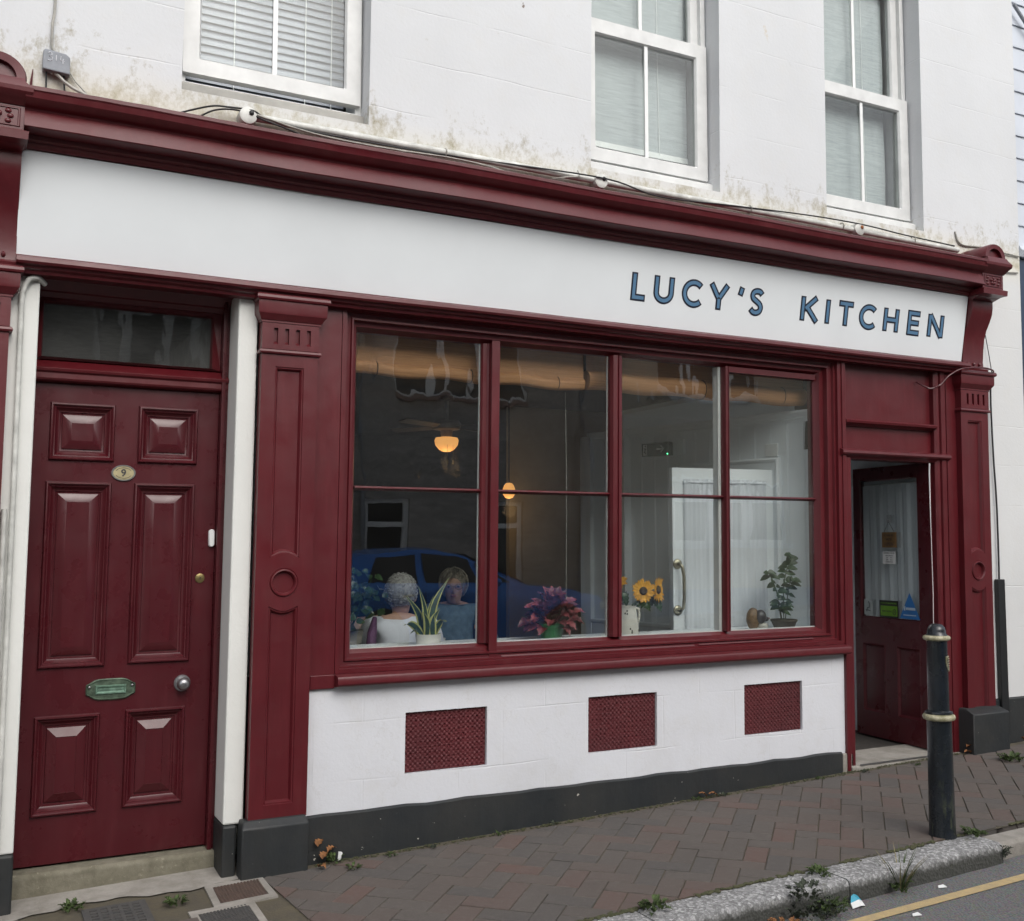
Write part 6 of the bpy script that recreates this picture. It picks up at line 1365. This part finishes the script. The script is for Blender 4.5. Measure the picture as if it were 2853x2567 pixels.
# purple cardigan edge round the white back: chair with purple frame
PC = thing('cafe_chair', 'purple-framed chair behind the person in white', 'chair', (2.19, 0.93, 0.19))
mb = MB(); M_PURP = m_plain('purple fabric', (0.13, 0.045, 0.13), 0.8, 0, 0.2, 20)
f_ = Vector((0.35, 1.0, 0)).normalized(); r_ = Vector((f_.y, -f_.x, 0)); o_ = Vector((2.19, 0.93, 0))
for sg in (1, -1):
    mb = MB(); mb.tube([o_ + r_ * sg * 0.20 - f_ * 0.19 + V3(0, 0, 0.19), o_ + r_ * sg * 0.195 - f_ * 0.17 + V3(0, 0, 0.70), o_ + r_ * sg * 0.175 - f_ * 0.185 + V3(0, 0, 0.95), o_ + r_ * sg * 0.160 - f_ * 0.150 + V3(0, 0, 1.12), o_ + r_ * sg * 0.145 - f_ * 0.115 + V3(0, 0, 1.20)], [0.018, 0.020, 0.028, 0.026, 0.012], 10); mb.build('back_post', M_PURP, PC, smooth=60)
    mb = MB(); mb.tube([o_ + r_ * sg * 0.19 + f_ * 0.2 + V3(0, 0, 0.19), o_ + r_ * sg * 0.19 + f_ * 0.2 + V3(0, 0, 0.56)], 0.015, 8); mb.build('leg', M_PURP, PC)
mb = MB(); q = [o_ + r_ * a + f_ * b for a, b in ((-0.21, -0.19), (0.21, -0.19), (0.21, 0.22), (-0.21, 0.22))]; mb.loft([[V3(p_.x, p_.y, z) for p_ in q] for z in (0.53, 0.57)]); mb.build('seat', M_PURP, PC, bevel=0.01)
for nm, px_, py_ in (('facing', 2.93, 1.95), ('left', 2.05, 2.10)):
    ch = thing('cafe_chair', 'plain wooden chair under the person in blue' if nm == 'facing' else 'plain wooden chair under the person in the floral top', 'chair', (px_, py_, 0.19))
    mb = MB(); mb.box(px_ - .2, px_ + .2, py_ - .2, py_ + .2, 0.50, 0.53); mb.build('seat', M_FLOORW, ch)
    for a in (-.18, .18):
        for b in (-.18, .18): mb = MB(); mb.box(px_ + a - .015, px_ + a + .015, py_ + b - .015, py_ + b + .015, 0.19, 0.50); mb.build('leg', M_FLOORW, ch)
# table, cup, sugar
TB = thing('cafe_table', 'cafe table between the seated people', 'table', (2.45, 1.38, 0.19))
mb = MB(); mb.box(2.15, 2.95, 1.10, 1.70, 0.935, 0.965); mb.build('table_top', m_plain('table wood', (0.30, 0.2, 0.12), 0.4), TB, bevel=0.005)
for a in (2.19, 2.91):
    for b in (1.14, 1.66): mb = MB(); mb.box(a - .02, a + .02, b - .02, b + .02, 0.19, 0.935); mb.build('leg', M_FLOORW, TB)
CU = thing('cup', 'wide white coffee cup by the hands of the person in blue', 'cup', (2.62, 1.42, 0.965))
mb = MB(); mb.lathe((2.62, 1.42, 0.966), [(0.0, 0.0), (0.03, 0.0), (0.045, 0.02), (0.055, 0.055), (0.052, 0.056), (0.04, 0.02), (0.0, 0.012)], 28); mb.build('bowl', M_WHITEP, CU, smooth=50)
mb = MB(); mb.tube([(2.57, 1.41, 1.01), (2.545, 1.40, 1.01), (2.54, 1.40, 0.99), (2.575, 1.41, 0.985)], 0.005, 8); mb.build('handle', M_WHITEP, CU)
mb = MB(); mb.lathe((2.62, 1.42, 0.9655), [(0.0, 0.0), (0.04, 0.0), (0.08, 0.012), (0.078, 0.014), (0.0, 0.005)], 28); mb.build('saucer', M_WHITEP, CU, smooth=50)

# ================================================================ weeds, leaves, litter
rw = random.Random(77)
M_WEED = m_plain('weed green', (0.075, 0.12, 0.03), 0.7, 0, 0.35, 30); M_WEEDD = m_plain('dusty weed green', (0.055, 0.07, 0.045), 0.8, 0, 0.3, 30); M_DRY = m_plain('dry leaf', (0.30, 0.13, 0.045), 0.8, 0, 0.3, 30); M_STRAW = m_plain('dry grass', (0.30, 0.26, 0.13), 0.8)
def weed(x, y, z, spread, h, n, label, blade=False, mat=None, name='weed'):
    mb = MB()
    for k in range(n):
        th = rw.uniform(0, 6.28); rr_ = spread * math.sqrt(rw.random()); b0 = V3(x + rr_ * 0.4 * math.cos(th), y + rr_ * 0.4 * math.sin(th), z)
        el = rw.uniform(0.2, 1.3); d = V3(math.cos(th) * math.cos(el), math.sin(th) * math.cos(el), math.sin(el))
        if blade:
            L = h * rw.uniform(0.5, 1.1); d = (V3(math.cos(th) * 0.35, math.sin(th) * 0.35, 1)).normalized(); path = [b0 + d * L * u + V3(math.cos(th), math.sin(th), -0.6) * L * 0.25 * u * u for u in (0, .3, .6, 1)]
            ribbon(mb, path, [0.0022, 0.0028, 0.0018, 0.0004], (math.sin(th), -math.cos(th), 0.1), 1 if rw.random() < .25 else 0)
        else:
            L = rw.uniform(0.35, 0.8) * min(spread, 0.05) ; base = b0 + V3(math.cos(th) * rr_ * .6, math.sin(th) * rr_ * .6, rw.random() * h * 0.7); jag_leaf(mb, base, d, (0, 0, 1), L, L * 0.3, 0)
    return tag(mb.build(name, [mat or M_WEED, M_STRAW], None, smooth=60), label, 'weed')
weed(3.55, -1.315, road(3.5, -1.33) + .0, 0.06, 0.20, 46, 'tall tuft of grass in the gutter below the bollard', True)
weed(3.52, -1.33, road(3.5, -1.33), 0.05, 0.05, 26, 'leafy sprouts at the base of the tall gutter grass')
weed(3.02, -1.36, road(3.1, -1.35), 0.11, 0.05, 90, 'dusty green weed mat in the gutter beside the blue litter', False, M_WEEDD)
weed(3.12, -1.345, road(3.2, -1.35), 0.07, 0.045, 50, 'brighter leafy weed touching the blue litter')
weed(3.02, -1.325, road(3.0, -1.33) + .06, 0.08, 0.05, 50, 'dark sprawling weed hanging against the kerb face', False, M_WEEDD)
weed(2.86, -1.40, road(2.9, -1.4), 0.05, 0.02, 40, 'brown withered leaves below the gutter weeds', False, M_DRY)
weed(3.19, -1.225, pav(3.2, -1.2), 0.04, 0.022, 34, 'low weed growing through the kerb joint near the gutter weeds')
weed(2.38, -1.20, pav(2.4, -1.2), 0.045, 0.035, 40, 'leafy weed in the kerb joint at the bottom of the picture')
weed(2.40, -1.33, road(2.4, -1.3), 0.07, 0.11, 60, 'mixed weeds in the gutter at the bottom edge', True)
weed(4.17, -1.19, pav(4.17, -1.19), 0.045, 0.022, 40, 'bright green weed at the end of the rough kerb right of the bollard')
weed(4.19, -1.30, road(4.2, -1.3) + .02, 0.04, 0.05, 30, 'small weed hanging at the kerb end', False, M_WEEDD)
weed(5.55, -0.33, pav(5.5, -0.3), 0.06, 0.03, 50, 'small bright weed in the paving in front of the right plinth block')
weed(1.50, -0.06, pav(1.5, -0.05), 0.035, 0.045, 26, 'weed mixed with dead leaves in the corner by the left plinth block')
weed(1.55, -0.17, pav(1.5, -0.15), 0.03, 0.015, 18, 'low weed in front of the left plinth corner')
weed(0.44, -0.06, pav(0.4, -0.1), 0.04, 0.02, 34, 'weed clump left of the slotted grate')
weed(0.80, -0.22, pav(0.8, -0.2), 0.035, 0.02, 30, 'tiny weed between the slotted grate and the rusty cover')
k = 0
for (x, y) in ((1.75, -0.10), (1.95, -0.08), (2.3, -0.07), (2.6, -0.05), (3.45, -0.06), (3.62, -0.07), (4.3, -0.07), (4.62, -0.09), (5.0, -0.12)):
    k += 1; lab = ('first', 'second', 'third', 'fourth', 'fifth', 'sixth', 'seventh', 'eighth', 'ninth')[k - 1] + ' small weed from the left along the foot of the black plinth'
    weed(x, y, pav(x, y), 0.022, 0.010, 14, lab, False, M_WEED if k % 2 else M_WEEDD)
# moss in joints by the kerb
mb = MB()
for i in range(900):
    x = rw.uniform(1.9, 5.2); y = -1.155 + rw.gauss(0, 0.007); s_ = rw.uniform(.003, .010) * (1 if (math.sin(x * 7) + math.sin(x * 17)) > -0.3 else 0.3); mb.ell((x, y, pav(x, y) + .001), (s_ * 1.4, s_ * .8, s_ * .5), 5, 4)
for i in range(700):
    x = rw.uniform(1.4, 5.5); y = -0.03 - abs(rw.gauss(0, 0.02)); s_ = rw.uniform(.002, .006); mb.ell((x, y, pav(x, y) + .0), (s_ * 1.4, s_, s_ * .6), 5, 4)
tag(mb.build('moss', M_MOSS), kind='stuff')
def dead_leaf(x, y, z, s_, label, mat=M_DRY):
    mb = MB(); th = rw.uniform(0, 6.28); jag_leaf(mb, (x, y, z), (math.cos(th), math.sin(th), rw.uniform(.1, .7)), (0, 0, 1), s_, s_ * .35); tag(mb.build('dead_leaf', mat, None, smooth=60), label, 'leaf')
for (x, y, z, lab) in ((1.425, -0.05, 0.08, 'upright orange dead leaf against the plinth corner'), (1.44, -0.07, 0.03, 'brown dead leaf low in the plinth corner'), (1.47, -0.05, 0.05, 'dead leaf behind the weed in the plinth corner'), (1.42, -0.09, 0.005, 'fallen leaf nearest the left plinth block'),
                       (3.52, -0.06, 0.006, 'curled orange leaf on the paving under the right-hand vent'), (3.58, -0.07, 0.006, 'small dead leaf right of the curled orange one'), (5.48, -0.10, 0.01, 'orange dead leaf left of the right plinth block'), (5.47, -0.08, 0.04, 'dead leaf leaning on the right plinth block'), (6.02, -0.06, 0.02, 'orange leaf by the black conduit foot')):
    dead_leaf(x, y, pav(x, y) + z, 0.05, lab)
mb = MB(); mb.loft([[(1.515, -0.05, 0.222), (1.528, -0.05, 0.222), (1.533, -0.05, 0.255), (1.518, -0.052, 0.258)], [(1.515, -0.056, 0.222), (1.528, -0.056, 0.222), (1.535, -0.060, 0.252), (1.518, -0.058, 0.260)]]); tag(mb.build('paper_scrap', M_PAPER), 'pale crumpled scrap standing in the plinth corner weeds', 'litter')
LT = thing('litter', 'crumpled white and blue wrapper in the gutter by the weeds', 'litter', (3.25, -1.38, road(3.25, -1.38)))
mb = MB(); z = road(3.25, -1.38); mb.face([(3.21, -1.385, z + .002), (3.25, -1.39, z + .010), (3.262, -1.367, z + .026), (3.222, -1.362, z + .016)]); mb.face([(3.25, -1.39, z + .010), (3.278, -1.385, z + .004), (3.284, -1.36, z + .016), (3.262, -1.367, z + .026)]); mb.build('wrapper', M_PAPER, LT)
mb = MB(); mb.face([(3.222, -1.362, z + .016), (3.262, -1.367, z + .026), (3.255, -1.345, z + .042), (3.238, -1.348, z + .036)]); mb.face([(3.262, -1.367, z + .026), (3.284, -1.36, z + .016), (3.275, -1.345, z + .034), (3.256, -1.345, z + .042)]); mb.build('printed_part', m_plain('cyan print', (0.03, 0.35, 0.5), 0.4), LT)
for (x, y, lab) in ((3.68, -1.40, 'small white paper scrap in the road near the yellow line'), (3.35, -1.56, 'tiny white scrap on the asphalt beyond the yellow line')):
    zf = road if y < -1.2 else pav
    mb = MB(); z = zf(x, y) + .004; mb.loft([[(x, y, z), (x + .04, y - .008, z), (x + .036, y + .008, z + .006), (x + .008, y + .01, z + .004)], [(x, y, z + .002), (x + .04, y - .008, z + .003), (x + .036, y + .008, z + .009), (x + .008, y + .01, z + .007)]]); tag(mb.build('paper_scrap', M_PAPER), lab, 'litter')

# ================================================================ across the street (seen in the glass)
OW = -10.3
OH = thing('grey_house', 'grey rendered terraced house across the street, reflected in the shop window', 'building', (4.0, OW, 0.2))
t = NT('grey roughcast'); p = t.pos(); c_ = t.mix(t.ramp(t.noise(t.map(p, (1.2, 1, 5)), 2.2, 7, 0.7), [(0.35, 0.0), (0.65, 1.0)]), (0.52, 0.49, 0.45), (0.27, 0.255, 0.24)); c_ = t.mix(t.ramp(t.vor(t.map(p, (3, 3, 7)), 1.6), [(0.0, 0.0), (0.5, 0.4)]), c_, (0.20, 0.19, 0.175)); M_ROUGH = t.set(c_, 0.95, t.bump(t.noise(p, 40, 4), 0.6, 0.01))
M_CREAMH = m_plain('cream render', (0.55, 0.50, 0.40), 0.9, 0, 0.08, 3); M_BAND = m_plain('pale blue band', (0.32, 0.38, 0.48), 0.8, 0, 0.08, 3)
def house(root, x0, x1, mat, wins, h=5.75, band=None):
    holes = [(a, b, c_, d) for a, b, c_, d in wins]
    mb = MB(); mb.plate(x0, x1, -0.3, h, holes, OW - 0.3, OW); mb.build('wall', mat, root)
    mb = MB(); mb.box(x0, x1, OW - 3.0, OW - 2.95, -0.3, h); mb.build('back', M_INDARK, root)
    if band: mb = MB(); mb.box(x0, x1, OW + 0.001, OW + 0.02, -0.2, 0.80); mb.build('painted_band', band, root)
    mb = MB(); mb.xprism([(OW + 0.3, h), (OW - 3.5, h + 1.5), (OW - 7.5, h)], x0 - 0.02, x1 + 0.02); mb.build('roof', m_plain('slates', (0.08, 0.085, 0.095), 0.7), root)
    mb = MB(); mb.tube([(x0, OW + 0.34, h - 0.05), (x1, OW + 0.34, h - 0.05)], 0.06, 8); mb.build('gutter', M_CHAR, root)
    for a, b, c_, d in holes:
        n = 3 if b - a > 1.4 else 1 if b - a < 0.8 else 2; fr = thing('window', None, None); fr.parent = root; fr.location = Vector((a, OW, c_)) - wloc(root)
        hs_ = []; w = (b - a) / n
        for k in range(n):
            xa, xb = a + k * w + 0.085, a + (k + 1) * w - 0.085
            hs_ += [(xa, xb, c_ + 0.06, d - 0.42), (xa, xb, d - 0.34, d - 0.06)]
        mb = MB(); mb.plate(a, b, c_, d, hs_, OW - 0.12, OW - 0.06); mb.build('frame', M_WHITEP, fr)
        for q in hs_: mb = MB(); mb.box(q[0], q[1], OW - 0.10, OW - 0.095, q[2], q[3]); mb.build('pane', M_GLASS_DK, fr)
        mb = MB(); mb.box(a - 0.06, b + 0.06, OW - 0.05, OW + 0.08, c_ - 0.09, c_ - 0.001); mb.build('sill', M_UPVC if mat is not M_ROUGH else m_plain('brick sill', (0.30, 0.2, 0.17), 0.8), fr)
house(OH, -6.0, 9.75, M_ROUGH, [(5.36, 6.06, 0.95, 2.27), (7.30, 8.06, 0.95, 2.27), (5.83, 8.13, 3.90, 5.25), (1.5, 3.0, 3.9, 5.25), (1.4, 2.9, 0.95, 2.2), (-3, -1.4, 3.9, 5.2), (-3, -1.4, 0.95, 2.2)])
mb = MB(); mb.tube([(5.30, OW + 0.07, 0.1), (5.30, OW + 0.07, 6.0)], 0.045, 10); mb.tube([(5.30, OW + 0.07, 2.35), (5.30, OW + 0.07, 2.5)], 0.065, 10); mb.build('drainpipe', M_GREYMET, OH, smooth=60)
mb = MB(); mb.tube([(9.15, OW + 0.07, 0.1), (9.15, OW + 0.07, 6.0)], 0.045, 10); mb.build('drainpipe', M_GREYMET, OH, smooth=60)
CH = thing('cream_house', 'cream rendered house with a pale blue base across the street, reflected in the right-hand panes', 'building', (14, OW, 0.2))
house(CH, 9.77, 26.0, M_CREAMH, [(11.0, 13.6, 1.60, 2.75), (16.5, 18.0, 1.60, 2.75), (10.6, 13.0, 4.22, 5.4), (16.5, 18.5, 4.2, 5.4), (21, 23, 4.2, 5.4)], 5.9, M_BAND)
# other houses along our side keep the street enclosed
SH = thing('street_house', 'pale rendered house further left on the same side, outside the picture', 'building', (-9, 0, 0))
mb = MB(); mb.box(-14.0, -4.52, 0.0, 6.5, -0.4, 8.0); mb.build('wall', M_WALL2, SH)
NBH2 = MB(); NBH2.box(10.51, 22.0, 0.0, 6.5, 0.2, 8.0); NBH2.build('rear_block', M_BOARD, NBH)
mb = MB(); mb.box(6.23, 10.5, 0.41, 6.5, 0.2, 8.2); mb.build('rear_block', M_BOARD, NBH)

# blue hatchback parked opposite, nose to the right as seen from the shop
def car():
    Y0 = -7.9; Yc = Y0 - 0.88; zb = 0.105
    Cc = thing('parked_car', 'blue hatchback parked across the street, reflected in the shop window', 'car', (6.2, Yc, 0.1))
    M_CB = m_plain('blue car paint', (0.025, 0.18, 0.60), 0.18, 0.2, 0.0, 5, 0); M_TY = m_plain('tyre', (0.02, 0.02, 0.02), 0.9); M_RIM = m_plain('alloy', (0.35, 0.35, 0.36), 0.35, 0.8)
    # stations: x, belt z, top z, half-width at belt, half-width at top
    st = [(4.05, 0.80, 0.84, 0.70, 0.60), (4.12, 1.02, 1.06, 0.80, 0.62), (4.30, 1.06, 1.38, 0.85, 0.60), (4.60, 1.07, 1.47, 0.87, 0.62), (5.2, 1.06, 1.53, 0.88, 0.64), (5.6, 1.05, 1.525, 0.88, 0.64), (6.0, 1.04, 1.45, 0.88, 0.63), (6.5, 1.02, 1.23, 0.88, 0.66), (6.95, 1.00, 1.02, 0.87, 0.72), (7.5, 0.96, 0.985, 0.86, 0.66), (8.0, 0.86, 0.90, 0.80, 0.58), (8.25, 0.74, 0.78, 0.66, 0.50), (8.36, 0.60, 0.62, 0.5, 0.4)]
    rings = []
    for x, zbelt, zt, wb, wt in st:
        zl = 0.26 if 4.2 < x < 8.2 else 0.34
        half = [(wb * 0.80, zl - 0.02), (wb * 0.97, zl + 0.04), (wb * 1.0, zl + 0.25), (wb * 1.01, zbelt - 0.14), (wb * 0.985, zbelt), (wt + (wb - wt) * 0.25 if zt - zbelt > .1 else wb * 0.92, zbelt + (zt - zbelt) * 0.62), (wt, zt - 0.02 * min(1, (zt - zbelt) * 5)), (wt * 0.5, zt + 0.012)]
        rings.append([(x, Yc + w, z) for w, z in half] + [(x, Yc - w, z) for w, z in half[::-1]])
    mb = MB(); mb.loft(rings); body = mb.build('body', M_CB, Cc, smooth=50)
    def side(x, z, sg, off=0.006):
        for a, b in zip(st[:-1], st[1:]):
            if a[0] <= x <= b[0]:
                u = (x - a[0]) / (b[0] - a[0]); zb_, zt_, wb, wt = [a[i] + (b[i] - a[i]) * u for i in (1, 2, 3, 4)]
                v = max(0, min(1, (z - zb_) / max(.05, zt_ - zb_))); w0_, w1_ = wb * 0.985, wt + (wb - wt) * 0.25
                w = w0_ + (w1_ - w0_) * min(1, v / 0.62) if v < 0.62 else w1_ + (wt - w1_) * (v - 0.62) / 0.38
                return (x, Yc + sg * (w + off), z)
    for sg in (1, -1):
        for poly in ([(4.55, 1.10), (5.28, 1.09), (5.28, 1.45), (4.75, 1.42)], [(5.36, 1.09), (6.12, 1.075), (6.05, 1.38), (5.85, 1.43), (5.36, 1.46)], [(6.20, 1.075), (6.62, 1.06), (6.30, 1.27), (6.14, 1.35)]):
            mb = MB(); mb.face([side(x, z, sg) for x, z in poly]); mb.build('side_window', M_GLASS_DK, Cc)
        mb = MB(); q = side(6.35, 1.08, sg, 0.10); mb.ell(q, (0.07, 0.10, 0.06), 12, 8); mb.build('wing_mirror', M_CB, Cc, smooth=60)
        mb = MB(); q = side(8.02, 0.74, sg, -0.03); mb.ell(q, (0.16, 0.06, 0.06), 12, 8); mb.build('headlight', M_WHITEP, Cc, smooth=60)
        mb = MB(); q = side(4.2, 0.95, sg, -0.03); mb.ell(q, (0.07, 0.06, 0.12), 12, 8); mb.build('tail_light', m_plain('red lens', (0.4, 0.01, 0.01), 0.2), Cc, smooth=60)
        mb = MB(); mb.box(5.34, 5.345, Yc + sg * 0.89, Yc + sg * 0.893, 0.35, 1.0); mb.box(5.05, 5.2, Yc + sg * 0.895, Yc + sg * 0.90, 0.92, 0.95); mb.build('door_seam', M_CHAR, Cc)
        for wx in (4.78, 7.42):
            wh = thing('wheel', None, None); wh.parent = Cc; wh.location = Vector((wx, Yc + sg * 0.80, 0.42)) - wloc(Cc)
            mb = MB(); mb.lathe((wx, Yc + sg * 0.80, 0.415), [(0.0, -0.11), (0.20, -0.11), (0.30, -0.105), (0.325, -0.08), (0.325, 0.08), (0.30, 0.105), (0.20, 0.11), (0.0, 0.11)], 36, 0, 'y'); mb.build('tyre', M_TY, wh, smooth=40)
            mb = MB(); mb.lathe((wx, Yc + sg * 0.913, 0.415), [(0.0, -0.01 * sg), (0.06, 0.005 * sg), (0.19, 0.0), (0.205, 0.004 * sg), (0.21, -0.01 * sg)], 30, 0, 'y'); mb.build('rim', M_RIM, wh, smooth=40)
            mb = MB(); mb.lathe((wx, Yc + sg * 0.886, 0.415), [(0.355, -0.006), (0.36, 0.006), (0.33, 0.006), (0.33, -0.006)], 36, 0, 'y'); mb.build('arch', M_CHAR, wh)
    ws = [(6.02, 0.58, 1.462), (6.90, 0.70, 1.055)]
    mb = MB(); mb.face([(ws[0][0], Yc - ws[0][1], ws[0][2]), (ws[0][0], Yc + ws[0][1], ws[0][2]), (6.5, Yc + 0.62, 1.262), (ws[1][0], Yc + ws[1][1], ws[1][2]), (ws[1][0], Yc - ws[1][1], ws[1][2]), (6.5, Yc - 0.62, 1.262)]); mb.build('windscreen', M_GLASS_DK, Cc)
    mb = MB(); mb.face([(4.36, Yc - .5, 1.43), (4.36, Yc + .5, 1.43), (4.10, Yc + .6, 1.08), (4.10, Yc - .6, 1.08)]); mb.build('rear_window', M_GLASS_DK, Cc)
car()
